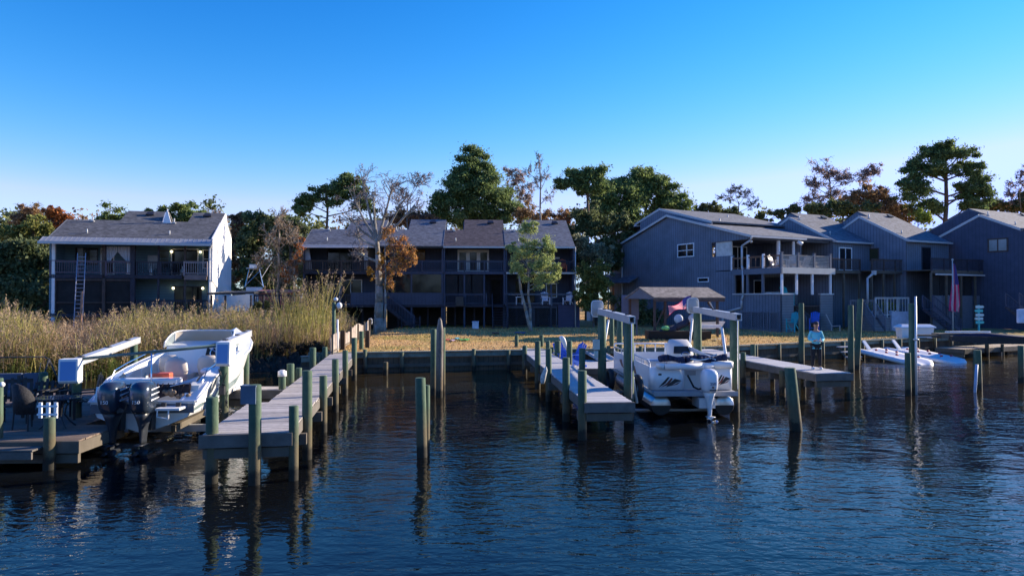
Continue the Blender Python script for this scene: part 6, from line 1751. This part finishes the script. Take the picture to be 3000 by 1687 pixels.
tag(k.build('remote_control', M('white remote', (.6,.6,.6), .5), None, None, 0, .01), 'small pale remote control held in the hands of the person on the pier', 'remote control')
bpy.data.objects['remote_control'].location = (PP.x, PP.y, 1.0); bpy.data.objects['remote_control'].rotation_euler.z = R(-8)
# ================================================================== FOLIAGE
def leafmat(name, c1, c2, tr=.45):
    if name in MATS: return MATS[name]
    if tr > .4: c1 = tuple(min(.7, v*1.45) for v in c1); c2 = tuple(min(.7, v*1.45) for v in c2)
    m = M(name, c1, .65, .2, .6, 0, spec=.2, col2=c2, isl=.55, trans=tr)
    return m
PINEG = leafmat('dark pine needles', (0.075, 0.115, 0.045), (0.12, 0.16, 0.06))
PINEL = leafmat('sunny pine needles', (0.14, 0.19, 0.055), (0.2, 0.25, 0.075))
OAKG = leafmat('evergreen oak leaves', (.07,.095,.042), (.12,.135,.06))
OLIVE = leafmat('olive green leaves', (0.132, 0.139, 0.0388), (0.186, 0.186, 0.0543))
ORNG = leafmat('orange autumn leaves', (.3,.1,.025), (.22,.1,.04))
RUST = leafmat('rusty red leaves', (.27,.16,.08), (.22,.16,.08))
PINKR = leafmat('pinkish red leaves', (.3,.22,.18), (.27,.2,.16))
BRN = leafmat('brown dry leaves', (.16,.1,.055), (.2,.13,.07))
YELG = leafmat('pale green birch leaves', (.33,.4,.14), (.45,.5,.2), .4)
YELO = leafmat('yellow orange leaves', (.42,.2,.03), (.5,.3,.05), .4)
GREYG = leafmat('grey green leaves', (0.171, 0.186, 0.116), (0.248, 0.248, 0.155))
TWIGM = M('grey purple twigs', (.13,.1,.1), .9, .2, 3)
TWIGP = M('pale twigs', (.3,.25,.2), .9, .2, 3)

def leaves(C, size, aspect=.5, up=0.0):
    """C (N,3) centres -> quads of random orientation"""
    n = len(C)
    u = RNG.normal(size=(n,3)); u[:,2] = u[:,2]*(1-up); u /= np.linalg.norm(u, axis=1)[:,None]
    w_ = RNG.normal(size=(n,3)); v = np.cross(u, w_); v /= np.linalg.norm(v, axis=1)[:,None]
    s = size*RNG.uniform(.6, 1.35, size=(n,1))
    u = u*s*.5; v = v*s*.5*aspect
    V = np.empty((n,4,3)); V[:,0] = C-u; V[:,1] = C+v; V[:,2] = C+u; V[:,3] = C-v
    return V.reshape(-1,3)
def clump_pts(cs, rs, n, flat=1., shell=.55):
    cs = np.asarray(cs); k = len(cs); idx = RNG.integers(0, k, n)
    d = RNG.normal(size=(n,3)); d /= np.linalg.norm(d, axis=1)[:,None]
    r = np.abs(RNG.normal(.55*shell+.25, .38, size=(n,1)))
    P = d*r*np.asarray(rs)[idx][:,None]; P[:,2] *= flat
    return cs[idx] + P

def tree(name, label, Y, trunk, lobes, kind, mat, n, leaf=.22, group=None, tr=.25, bark=None, cl=9, cr=.34, base=None, clumps2=None, twigs=0, twigm=None, cat='tree', dep=.75, lean=0, sparse=0, crown='crown', flat=None, limbs=True):
    """trunk=(px, top py, base py or None); lobes=[(px,py,rx,ry)] in photo measurements, turned into metres at distance Y"""
    sc = Y/FPX
    bx = at(trunk[0], 900, Y).x
    gz = groundz(bx, Y) - .15
    T = thing(name, label, cat, (bx, Y, gz), 0, group)
    o = np.array([bx, Y, gz])
    ttop = np.array(at(trunk[0]+lean, trunk[1], Y)) - o
    H = ttop[2]
    bk = bark or BARK
    m = MB(); m.smooth = True
    pts = [Vector((0,0,-.2))]
    nseg = 6
    for i in range(1, nseg+1):
        t = i/nseg; pts.append(Vector((ttop[0]*t + random.uniform(-1,1)*.012*H*(t<1), random.uniform(-1,1)*.01*H*(t<1), H*t)))
    rad = [tr*(1.25 if i == 0 else 1-.62*i/nseg) for i in range(nseg+1)]
    m.path(pts, rad, 9)
    def trunk_at(z):
        z = max(.3, min(H*.97, z))
        for a, b in zip(pts, pts[1:]):
            if a.z <= z <= b.z: return a.lerp(b, (z-a.z)/(b.z-a.z))
        return pts[-1]
    C, Rr = [], []; tw = MB()
    for (px, py, rx, ry) in lobes:
        c = at(px, py, Y); c = Vector(c) - Vector(o)
        RX, RZ = (rx*sc*1.12, ry*sc*1.3) if kind == 'pine' else (rx*sc, ry*sc); RY = RX*dep
        c.y = random.uniform(-.3, .3)*RX*.6
        st = trunk_at(c.z - max(RX, RZ)*.9 if abs(c.x) > RX*.5 else c.z - RZ*1.1)
        mid = st.lerp(c, .55) + Vector((0,0,-.05*(c-st).length))
        if limbs: m.path([st, mid, c], [tr*.32, tr*.22, tr*.13], 6)
        for j in range(int(cl*1.5)):
            d = Vector((random.gauss(0,1), random.gauss(0,1), random.gauss(0,1))).normalized()*random.uniform(.3,1.15)
            q = c + Vector((d.x*RX, d.y*RY, d.z*RZ)); r = cr*min(RX, RZ*1.4)*random.uniform(.55,1.4)
            if limbs: m.tube(c.lerp(mid, random.uniform(0,.6)), q, tr*.1, tr*.035, 5)
            C.append(tuple(q)); Rr.append(r)
            for a in range(twigs):
                d2 = Vector((random.gauss(0,1), random.gauss(0,1), random.gauss(.25,1))).normalized(); e = q + Vector((d2.x*RX, d2.y*RY, d2.z*RZ))*random.uniform(.25,.5)
                b = c.lerp(q, random.uniform(.4,1)); mm = b.lerp(e, .5) + Vector((random.uniform(-.1,.1),0,random.uniform(-.05,.15)))
                tw.tube(b, mm, .03*Y/70, .022*Y/70, 3, False); tw.tube(mm, e, .022*Y/70, .008*Y/70, 3, False)
                for a2 in range(3):
                    e2 = mm.lerp(e, random.uniform(.2,1)); d3 = Vector((random.gauss(0,1), random.gauss(0,1), random.gauss(.3,1))).normalized()*RX*random.uniform(.12,.28)
                    tw.tube(e2, e2+d3, .014*Y/70, .007*Y/70, 3, False)
    m.build('trunk', bk, T)
    if twigs: tw.build('twigs', twigm or TWIGM, T)
    fl = flat if flat is not None else (.62 if kind == 'pine' else .85)
    n = int(n*(2.1 if kind == 'pine' else 1.35)); leaf = leaf*(1.3 if kind == 'pine' else 1.2)*(1 if Y > 57 else .8)
    if n:
        P = clump_pts(C, Rr, n, fl, .25 if kind == 'pine' else .45)
        if sparse: P = P[RNG.uniform(size=len(P)) > sparse]
        fast_mesh(crown, leaves(P, leaf, .42 if kind == 'pine' else .6, .0), 4, mat, T)
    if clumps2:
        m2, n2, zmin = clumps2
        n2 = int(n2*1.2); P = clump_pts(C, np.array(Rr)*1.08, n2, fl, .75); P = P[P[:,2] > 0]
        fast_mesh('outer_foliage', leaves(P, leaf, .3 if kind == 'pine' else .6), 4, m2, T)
    return T

BGG = 'trees behind the houses'
# ---- left background
tree('autumn_tree', 'orange leaved tree behind the dark shrubs at the far left', 84, (172, 640), [(172,650,38,34),(200,668,20,20),(150,625,24,18)], 'leaf', ORNG, 7000, .24, BGG, .2, cl=14, twigs=4)
tree('autumn_tree', 'dull pink brown tree with bare top at the far left edge of the skyline', 86, (95, 640), [(90,625,42,24),(60,650,30,25)], 'leaf', RUST, 3600, .24, BGG, .2, cl=14, twigs=6)
tree('oak_tree', 'round green tree with sunny top in front of the orange one at far left', 74, (95, 680), [(100,675,50,40),(45,700,45,40),(130,705,35,40),(0,700,40,50)], 'leaf', OLIVE, 15000, .26, BGG, .3, cl=16)
tree('oak_tree', 'big dark green tree filling the left edge beside the duplex', 60, (60, 760), [(15,760,70,60),(80,750,60,55),(125,800,40,60),(30,850,80,60),(110,870,60,50),(-40,800,80,90)], 'leaf', OAKG, 30000, .28, BGG, .35, cl=16)
tree('shrub', 'dark shrub mass at the foot of the left duplex corner', 50, (70, 870), [(20,900,60,45),(90,905,55,40),(140,880,25,50),(60,850,60,40)], 'leaf', OAKG, 14000, .22, BGG, .15, cl=14, cat='shrub')
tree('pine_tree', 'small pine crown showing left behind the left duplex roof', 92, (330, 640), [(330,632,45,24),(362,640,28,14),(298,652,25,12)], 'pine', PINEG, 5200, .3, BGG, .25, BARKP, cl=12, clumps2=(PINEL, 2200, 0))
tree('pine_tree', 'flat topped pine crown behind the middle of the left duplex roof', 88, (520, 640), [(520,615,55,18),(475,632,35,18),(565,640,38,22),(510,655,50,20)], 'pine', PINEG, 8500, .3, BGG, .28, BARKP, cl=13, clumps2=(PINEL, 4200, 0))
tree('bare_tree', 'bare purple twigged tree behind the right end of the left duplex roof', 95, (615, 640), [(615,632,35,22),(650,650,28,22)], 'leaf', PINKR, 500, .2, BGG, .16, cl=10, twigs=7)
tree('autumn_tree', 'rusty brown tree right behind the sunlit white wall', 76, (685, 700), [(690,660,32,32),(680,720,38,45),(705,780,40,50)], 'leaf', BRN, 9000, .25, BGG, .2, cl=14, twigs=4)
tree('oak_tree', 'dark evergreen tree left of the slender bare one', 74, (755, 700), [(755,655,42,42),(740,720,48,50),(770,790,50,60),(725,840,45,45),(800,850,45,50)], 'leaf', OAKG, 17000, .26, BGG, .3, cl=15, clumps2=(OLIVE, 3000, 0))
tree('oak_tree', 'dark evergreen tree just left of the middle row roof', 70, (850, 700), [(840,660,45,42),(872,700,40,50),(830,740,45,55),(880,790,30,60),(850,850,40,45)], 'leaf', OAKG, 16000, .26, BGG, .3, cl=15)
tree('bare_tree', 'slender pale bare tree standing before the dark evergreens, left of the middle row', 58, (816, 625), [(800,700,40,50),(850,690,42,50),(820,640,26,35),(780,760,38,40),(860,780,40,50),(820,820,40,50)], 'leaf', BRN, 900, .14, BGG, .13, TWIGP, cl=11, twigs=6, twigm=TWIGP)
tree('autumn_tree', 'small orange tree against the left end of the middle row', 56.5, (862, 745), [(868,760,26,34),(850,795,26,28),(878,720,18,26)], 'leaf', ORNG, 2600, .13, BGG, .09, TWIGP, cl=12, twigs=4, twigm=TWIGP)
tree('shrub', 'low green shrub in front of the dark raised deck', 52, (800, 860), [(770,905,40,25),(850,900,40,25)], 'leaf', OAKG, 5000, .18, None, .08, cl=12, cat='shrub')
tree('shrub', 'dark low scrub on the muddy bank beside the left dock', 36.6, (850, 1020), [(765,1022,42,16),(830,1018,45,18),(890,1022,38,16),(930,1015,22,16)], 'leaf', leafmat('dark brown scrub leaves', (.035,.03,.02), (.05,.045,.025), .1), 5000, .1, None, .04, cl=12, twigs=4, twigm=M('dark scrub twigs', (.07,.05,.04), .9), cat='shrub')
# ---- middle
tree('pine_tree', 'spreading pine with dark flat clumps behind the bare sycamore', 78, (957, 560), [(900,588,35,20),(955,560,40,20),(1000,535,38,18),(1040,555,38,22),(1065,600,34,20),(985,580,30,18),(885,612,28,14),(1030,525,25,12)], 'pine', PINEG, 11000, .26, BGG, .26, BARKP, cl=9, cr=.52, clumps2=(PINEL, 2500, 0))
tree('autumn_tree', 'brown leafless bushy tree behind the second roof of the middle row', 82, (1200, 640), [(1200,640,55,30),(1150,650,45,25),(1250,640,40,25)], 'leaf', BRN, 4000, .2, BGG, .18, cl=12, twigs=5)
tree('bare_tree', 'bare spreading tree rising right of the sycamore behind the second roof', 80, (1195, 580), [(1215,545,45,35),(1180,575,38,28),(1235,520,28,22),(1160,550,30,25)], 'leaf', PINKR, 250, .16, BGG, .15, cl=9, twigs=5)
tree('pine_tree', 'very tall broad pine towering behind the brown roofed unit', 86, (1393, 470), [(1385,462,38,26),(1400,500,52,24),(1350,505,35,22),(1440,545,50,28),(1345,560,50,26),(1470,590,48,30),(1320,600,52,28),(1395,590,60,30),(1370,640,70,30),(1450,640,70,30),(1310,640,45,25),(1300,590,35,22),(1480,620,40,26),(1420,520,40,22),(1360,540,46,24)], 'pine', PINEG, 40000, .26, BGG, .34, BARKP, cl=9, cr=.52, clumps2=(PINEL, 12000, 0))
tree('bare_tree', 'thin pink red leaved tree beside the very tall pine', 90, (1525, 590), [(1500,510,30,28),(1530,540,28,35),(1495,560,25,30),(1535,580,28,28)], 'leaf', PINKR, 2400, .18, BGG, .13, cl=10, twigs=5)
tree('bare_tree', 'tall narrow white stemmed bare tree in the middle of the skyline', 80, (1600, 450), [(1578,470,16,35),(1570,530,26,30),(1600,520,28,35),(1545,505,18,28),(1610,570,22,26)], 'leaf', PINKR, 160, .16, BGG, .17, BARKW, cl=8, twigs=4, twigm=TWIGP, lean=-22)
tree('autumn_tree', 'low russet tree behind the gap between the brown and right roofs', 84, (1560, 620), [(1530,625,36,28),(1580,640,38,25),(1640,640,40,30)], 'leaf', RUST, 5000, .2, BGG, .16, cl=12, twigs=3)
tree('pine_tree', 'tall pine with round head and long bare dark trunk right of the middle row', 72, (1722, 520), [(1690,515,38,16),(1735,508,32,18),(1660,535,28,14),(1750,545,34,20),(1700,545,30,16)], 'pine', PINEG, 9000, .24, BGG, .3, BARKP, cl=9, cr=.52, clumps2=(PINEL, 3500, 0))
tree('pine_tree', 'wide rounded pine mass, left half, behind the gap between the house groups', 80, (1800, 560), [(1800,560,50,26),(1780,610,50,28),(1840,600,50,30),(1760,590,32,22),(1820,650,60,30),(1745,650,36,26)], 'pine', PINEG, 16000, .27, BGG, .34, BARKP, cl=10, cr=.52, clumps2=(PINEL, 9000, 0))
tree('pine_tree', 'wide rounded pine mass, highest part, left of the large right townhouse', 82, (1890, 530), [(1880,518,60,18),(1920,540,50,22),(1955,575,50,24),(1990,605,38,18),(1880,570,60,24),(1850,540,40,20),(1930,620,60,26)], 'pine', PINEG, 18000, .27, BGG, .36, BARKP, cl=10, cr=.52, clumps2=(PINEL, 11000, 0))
tree('oak_tree', 'dark understory tree filling the gap right of the middle row', 70, (1750, 700), [(1700,690,45,45),(1790,680,50,45),(1760,740,50,50),(1830,660,40,40),(1690,770,45,50),(1800,760,40,50),(1720,640,50,40)], 'leaf', OAKG, 18000, .26, BGG, .25, cl=14)
tree('oak_tree', 'grey green airy tree above the yellow green bush', 63, (1745, 760), [(1750,735,42,36),(1710,720,30,32),(1775,775,26,36)], 'leaf', GREYG, 7000, .16, BGG, .14, cl=13)
tree('bush', 'yellow green sunlit bush between the middle row and the right group', 59, (1740, 850), [(1735,800,42,38),(1715,850,34,45),(1760,845,28,45),(1730,890,38,38)], 'leaf', OLIVE, 13000, .17, None, .1, cl=14, cat='bush')
tree('bush', 'dark hedge below the side wall of the large right townhouse', 60, (1830, 900), [(1820,900,40,40),(1870,910,40,35),(1910,925,40,28)], 'leaf', OAKG, 7000, .2, None, .1, cl=12, cat='bush')
tree('autumn_tree', 'small bright red tree at the corner of the large right townhouse', 76, (1790, 760), [(1792,752,16,30)], 'leaf', leafmat('bright red leaves', (.4,.05,.05), (.3,.06,.06)), 900, .2, None, .1, cl=12)
tree('autumn_tree', 'small orange tree behind the round headed pine trunk', 76, (1680, 660), [(1665,640,28,16),(1700,625,22,16)], 'leaf', ORNG, 900, .18, BGG, .1, cl=10, twigs=3)
# ---- right
tree('oak_tree', 'low dark green tree behind the peak of the large right townhouse', 96, (2085, 620), [(2070,612,45,18),(2130,622,50,20),(2030,625,30,15)], 'leaf', OAKG, 6500, .28, BGG, .2, cl=14)
tree('bare_tree', 'small bare tree with a nest like clump above the right roofs', 92, (2165, 590), [(2130,580,32,22),(2180,575,36,24),(2150,555,26,16),(2205,600,25,20)], 'leaf', OAKG, 120, .3, BGG, .14, cl=9, twigs=5)
tree('oak_tree', 'low dark tree between the first and second right roofs', 94, (2240, 640), [(2230,640,30,16),(2280,625,28,14),(2330,610,26,16)], 'leaf', OAKG, 4500, .26, BGG, .18, cl=12)
tree('autumn_tree', 'tall airy pink leaved tree above the third right roof', 96, (2430, 520), [(2420,500,50,32),(2385,540,38,32),(2460,520,40,30),(2530,515,40,24),(2380,590,38,28),(2560,500,26,20),(2440,570,40,26)], 'leaf', PINKR, 3400, .2, BGG, .2, cl=12, twigs=6)
tree('autumn_tree', 'dense rust red tree between the tall pink tree and the right pine', 88, (2550, 580), [(2550,565,55,26),(2500,590,45,28),(2600,600,50,32),(2640,630,40,26),(2570,610,60,30)], 'leaf', RUST, 15000, .24, BGG, .2, cl=14, twigs=3)
tree('oak_tree', 'dark green rounded tree below the rust red one behind the third right roof', 84, (2470, 620), [(2450,610,45,24),(2520,620,50,26),(2400,620,36,20),(2380,610,25,16)], 'leaf', OAKG, 9000, .24, BGG, .2, cl=14, clumps2=(OLIVE, 2500, 0))
tree('pine_tree', 'large broad pine at the right with stout trunk', 86, (2768, 440), [(2760,435,40,20),(2730,460,40,20),(2810,455,42,20),(2690,490,42,20),(2850,490,38,20),(2750,500,50,20),(2670,530,42,22),(2870,535,42,22),(2830,560,42,16),(2680,570,48,24),(2720,600,48,24),(2885,560,30,16),(2840,600,50,20)], 'pine', PINEG, 27000, .26, BGG, .42, BARKP, cl=8, cr=.52, clumps2=(PINEL, 4500, 0))
tree('oak_tree', 'lime green sunny bush behind the roof notch at right', 80, (2690, 640), [(2690,632,28,18),(2710,640,24,16)], 'leaf', leafmat('lime leaves', (.16,.2,.03), (.2,.22,.05)), 2600, .2, BGG, .12, cl=12)
tree('oak_tree', 'green and rust tree at the far right skyline', 92, (2950, 610), [(2920,600,40,22),(2970,605,40,24),(3010,590,30,26)], 'leaf', OAKG, 9000, .26, BGG, .2, cl=13, clumps2=(RUST, 1800, 0))
tree('bare_tree', 'bare purple twigged tree at the extreme right edge', 90, (2985, 560), [(2985,530,30,30),(2960,570,25,26),(3010,500,26,26)], 'leaf', PINKR, 300, .2, BGG, .14, cl=10, twigs=6)
# ---- heroes in front
tree('sycamore_tree', 'big bare sycamore with pale mottled trunk in front of the middle row', 55.2, (1112, 700), [(1060,520,40,45),(1035,580,45,40),(1090,560,35,40),(1150,540,42,50),(1180,590,40,38),(1025,640,45,35),(1045,690,38,35),(1130,620,30,35),(1215,600,26,30),(1050,740,30,30)], 'leaf', PINKR, 260, .12, None, .42, BARKW, cl=9, twigs=4, twigm=M('sunlit grey twigs', (.22,.18,.17), .9), lean=-8, cat='sycamore')
tree('ivy_foliage', 'orange and yellow leaves hanging round the sycamore trunk', 54.4, (1128, 720), [(1135,690,30,35),(1160,740,34,40),(1190,770,20,30),(1128,790,22,32),(1138,840,16,34),(1180,720,24,32),(1205,750,20,34),(1165,780,24,26)], 'leaf', leafmat('bright orange ivy leaves', (.38,.18,.07), (.45,.26,.09)), 6500, .11, None, .1, BARKW, cl=12, twigs=3, clumps2=(YELO, 2000, 0), cat='foliage', crown='leaves')
tree('ivy_foliage', 'small yellow green leaf clump on the left side of the sycamore trunk', 54.4, (1100, 800), [(1088,800,16,22),(1120,762,14,24)], 'leaf', YELO, 900, .12, None, .06, BARKW, cl=10, cat='foliage', crown='leaves')
T = tree('leafy_tree', 'small pale green leafy tree with two white stems on the middle lawn', 52.8, (1556, 760), [(1545,700,32,38),(1590,720,32,36),(1525,750,32,36),(1600,770,36,38),(1560,760,40,45),(1535,800,32,30),(1600,810,32,26),(1556,662,20,20),(1508,785,16,20),(1630,790,16,22),(1575,835,18,16),(1500,725,14,16),(1615,735,16,16)], 'leaf', YELG, 30000, .11, None, .13, BARKW, cl=10, cr=.4, lean=-14)
m = MB(); m.smooth = True; a = at(1553,970,52.8); m.path([(0,0,0),(-.35,-.05,1.6),(-.75,0,3.2),(-.9,0,4.6)], [.13,.12,.1,.06], 9); m.build('second_stem', BARKW, T, (-.05,-.1,.1))

# ---- far wood that closes the gaps
def wood(label, mat, segs, n_, sz):
    V = []
    for (x0, x1, Y, z1, k_) in segs:
        cs = []
        for i in range(k_):
            x = random.uniform(x0, x1); top = z1*(.84+.07*math.sin(x*.19+Y)+.05*math.sin(x*.53))
            cs.append((x, Y+random.uniform(-6, 6), top*random.uniform(.1, 1)**.55))
        V.append(leaves(clump_pts(cs, RNG.uniform(1.3, 2.6, k_), int(n_*k_/100), .75, .3), sz, .6))
    tag(fast_mesh('far_woodland', np.concatenate(V), 4, mat), label, 'woodland', None, 'stuff')
wood('low dark evergreen wood far behind all the houses', OAKG, ((-125, -40, 104, 18.5, 230), (-45, 25, 112, 19.5, 230), (20, 120, 116, 19.5, 300)), 8000, .62)
wood('olive green wood mixed into the far evergreens', OLIVE, ((-125, -40, 102, 17, 60), (-45, 25, 109, 18, 60), (20, 120, 113, 18.5, 80)), 6500, .6)
wood('brown leafless wood mixed into the far evergreens', BRN, ((-90, -35, 101, 18.5, 50), (-45, 25, 107, 19, 60), (20, 120, 111, 20, 60)), 5200, .5)
V = []
cs = [(random.uniform(-120, 130), -75 + random.uniform(-4, 4), random.uniform(0, 17)) for _ in range(700)]
o = fast_mesh('far_woodland', leaves(clump_pts(cs, np.full(700, 3.0), 36000, .9, .3), .9, .7), 4, OAKG)
tag(o, 'dark wood on the opposite bank, seen only mirrored in the window panes', 'woodland', None, 'stuff')

# ================================================================== REEDS
def reeds(name, label, N, region, hmin, hmax, mstem, plume_p=.25, green=False):
    X_, Y_, Z_ = [], [], []
    while len(X_) < N:
        x = random.uniform(*region[0]); y = random.uniform(*region[1])
        if not region[2](x, y): continue
        X_.append(x); Y_.append(y); Z_.append(groundz(x, y)-.05)
    P = np.stack([X_, Y_, Z_], 1); n = N
    H = RNG.uniform(hmin, hmax, n) * (1 + .16*np.sin(P[:,0]*.9)*np.cos(P[:,1]*.7) + .1*np.sin(P[:,0]*2.3+1))
    lean = RNG.normal(0, .16, (n,2)) + np.array([.03, 0])
    out = []
    side = RNG.normal(size=(n,3)); side[:,2] = 0; side /= np.linalg.norm(side, axis=1)[:,None]
    def pt(t): 
        q = P.copy(); q[:,0] += lean[:,0]*H*t**1.7; q[:,1] += lean[:,1]*H*t**1.7; q[:,2] += H*t; return q
    ts = [0, .35, .7, 1.]
    for a, b in zip(ts, ts[1:]):
        wa, wb = .016*(1-.6*a), .016*(1-.6*b)
        A, B = pt(a), pt(b)
        V = np.empty((n,4,3)); V[:,0] = A-side*wa; V[:,1] = A+side*wa; V[:,2] = B+side*wb; V[:,3] = B-side*wb
        out.append(V.reshape(-1,3))
    lf = []
    for j in range(8):
        t = RNG.uniform(.22, .97, n)[:,None]
        B0 = P.copy(); B0[:,0] += lean[:,0]*H*t[:,0]**1.7; B0[:,1] += lean[:,1]*H*t[:,0]**1.7; B0[:,2] += H*t[:,0]
        d = RNG.normal(size=(n,3)); d[:,2] = 0; d /= np.linalg.norm(d, axis=1)[:,None]
        L1 = RNG.uniform(.2,.45,n)[:,None]
        up = RNG.uniform(.3,1.2,n)[:,None]
        mid = B0 + d*L1*.55 + np.array([0,0,1.])*L1*up*.55
        tip = mid + d*L1*.6 + np.array([0,0,1.])*L1*(up-.9)*.5
        w_ = np.cross(d, [0,0,1.])*.016
        V = np.empty((n,4,3)); V[:,0] = B0; V[:,1] = mid-w_; V[:,2] = tip; V[:,3] = mid+w_
        lf.append(V.reshape(-1,3))
    T = tag(fast_mesh(name, np.concatenate(out+lf), 4, mstem), label, 'reeds', None, 'stuff')
    k = RNG.uniform(size=n) < plume_p
    if k.any():
        C = pt(1.)[k]; m_ = 16
        CC = np.repeat(C, m_, 0) + RNG.normal(size=(len(C)*m_,3))*np.array([.045,.045,.11])
        pl = fast_mesh('plumes', leaves(CC, .13, .3), 4, M('tan reed plumes', (.36,.27,.18), .9, .2, 3, isl=.3, trans=.3), T)
        pl['kind'] = 'stuff'
    return T
REEDT = leafmat('tan reed stalks', (.55,.38,.23), (.38,.27,.16), .35)
REEDG = leafmat('green reed stalks', (.3,.3,.08), (.42,.34,.12), .35)
def reg(x, y):
    if y < shoreY(x) + .3: return False
    if x > -9.7 - (y-33)*.1: return False
    if -12.8 < x and y < 37: return False
    ax, ay_ = lu; s = (x-LO.x)*(-ay_) + (y-LO.y)*ax
    return s < -.4 and y < 50
reeds('reeds', 'tall dry tan reeds filling the marsh between the water and the left duplex', 12000, ((-40,-9.6),(24,49.5), reg), .95, 2.05, REEDT, .1)
reeds('reeds', 'greener reed tops growing through the dry reeds along the marsh', 4200, ((-40,-9.6),(25,49.5), lambda x,y: reg(x,y) and math.sin(x*.55+y*.3)+math.sin(x*.21-1) > -.1), 1.3, 2.7, REEDG, .3)
reeds('reeds', 'extra tall green reeds with tan plumes beside the board fence', 170, ((-12.9,-10.3),(37,40), lambda x,y: x < -9.9-(y-33)*.1), 3.3, 4.4, REEDG, .55)
reeds('reeds', 'short green weeds at the water edge left of the patio dock', 2600, ((-40,-15),(23.5,33), lambda x,y: shoreY(x)+.1 < y < shoreY(x)+3.5), .5, 1.2, leafmat('fresh green weeds', (.12,.17,.04), (.16,.17,.05)), 0)
# muddy bank with roots
k = MB(); k.smooth = True
for i in range(46):
    x = random.uniform(-15.5, -9.8); y = 34.9 + random.uniform(-.2, 1.4); z = random.uniform(0,.7)
    k.path([(x, y, z), (x+random.uniform(-.5,.5), y-.3, z*.6+.05), (x+random.uniform(-.9,.9), y-.7, -.1)], .02, 5)
nx_, ny_ = 60, 10; g0 = len(k.v); k.v += [(-16.5+6.9*i/nx_, 34.3+2.6*j/ny_, -.25+.95*min(1, (j/ny_)**.7)*(1+.25*math.sin(i*.7)*math.cos(j))+.09*math.sin(i*1.7+j*2.3)+random.uniform(-.07,.07)) for j in range(ny_+1) for i in range(nx_+1)]
for j in range(ny_):
    for i in range(nx_): k.f.append([g0+j*(nx_+1)+i, g0+j*(nx_+1)+i+1, g0+(j+1)*(nx_+1)+i+1, g0+(j+1)*(nx_+1)+i]); k.mi.append(0); k.sm.append(False)
tag(k.build('mud_bank', M('dark rooty mud', (.035,.028,.02), .95, .5, 4, .8)), 'dark root tangled mud bank below the reeds', 'bank', None, 'structure')

# leaf litter and grass tufts on the lawn
def lawn_pts(n, x0, x1, y0, y1, gap=.25):
    out = []
    while len(out) < n:
        x, y = random.uniform(x0, x1), random.uniform(y0, y1)
        if y < shoreY(x) + gap: continue
        out.append((x, y, groundz(x, y) + .015))
    return np.array(out)
C = lawn_pts(5000, -9.5, 30, 34, 56)
U = leaves(C, .09, .7, 1.0)
tag(fast_mesh('leaf_litter', U, 4, leafmat('fallen leaves', (.4,.2,.08), (.28,.15,.07), 0)), 'fallen brown leaves scattered on the lawn', 'leaves', None, 'stuff')
C = lawn_pts(15000, -9.6, 36, 34, 58)
n = len(C); d = RNG.normal(size=(n,3)); d[:,2] = 0; d /= np.linalg.norm(d, axis=1)[:,None]
h = RNG.uniform(.03,.1,n)[:,None]; V = np.empty((n,3,3)); V[:,0] = C-d*.03; V[:,1] = C+d*.03; V[:,2] = C+RNG.normal(size=(n,3))*.02+np.array([0,0,1.])*h
tag(fast_mesh('grass', V.reshape(-1,3), 3, leafmat('winter grass', (.6,.4,.18), (.45,.33,.12), .2)), 'short winter grass blades of the lawn', 'grass', None, 'stuff')
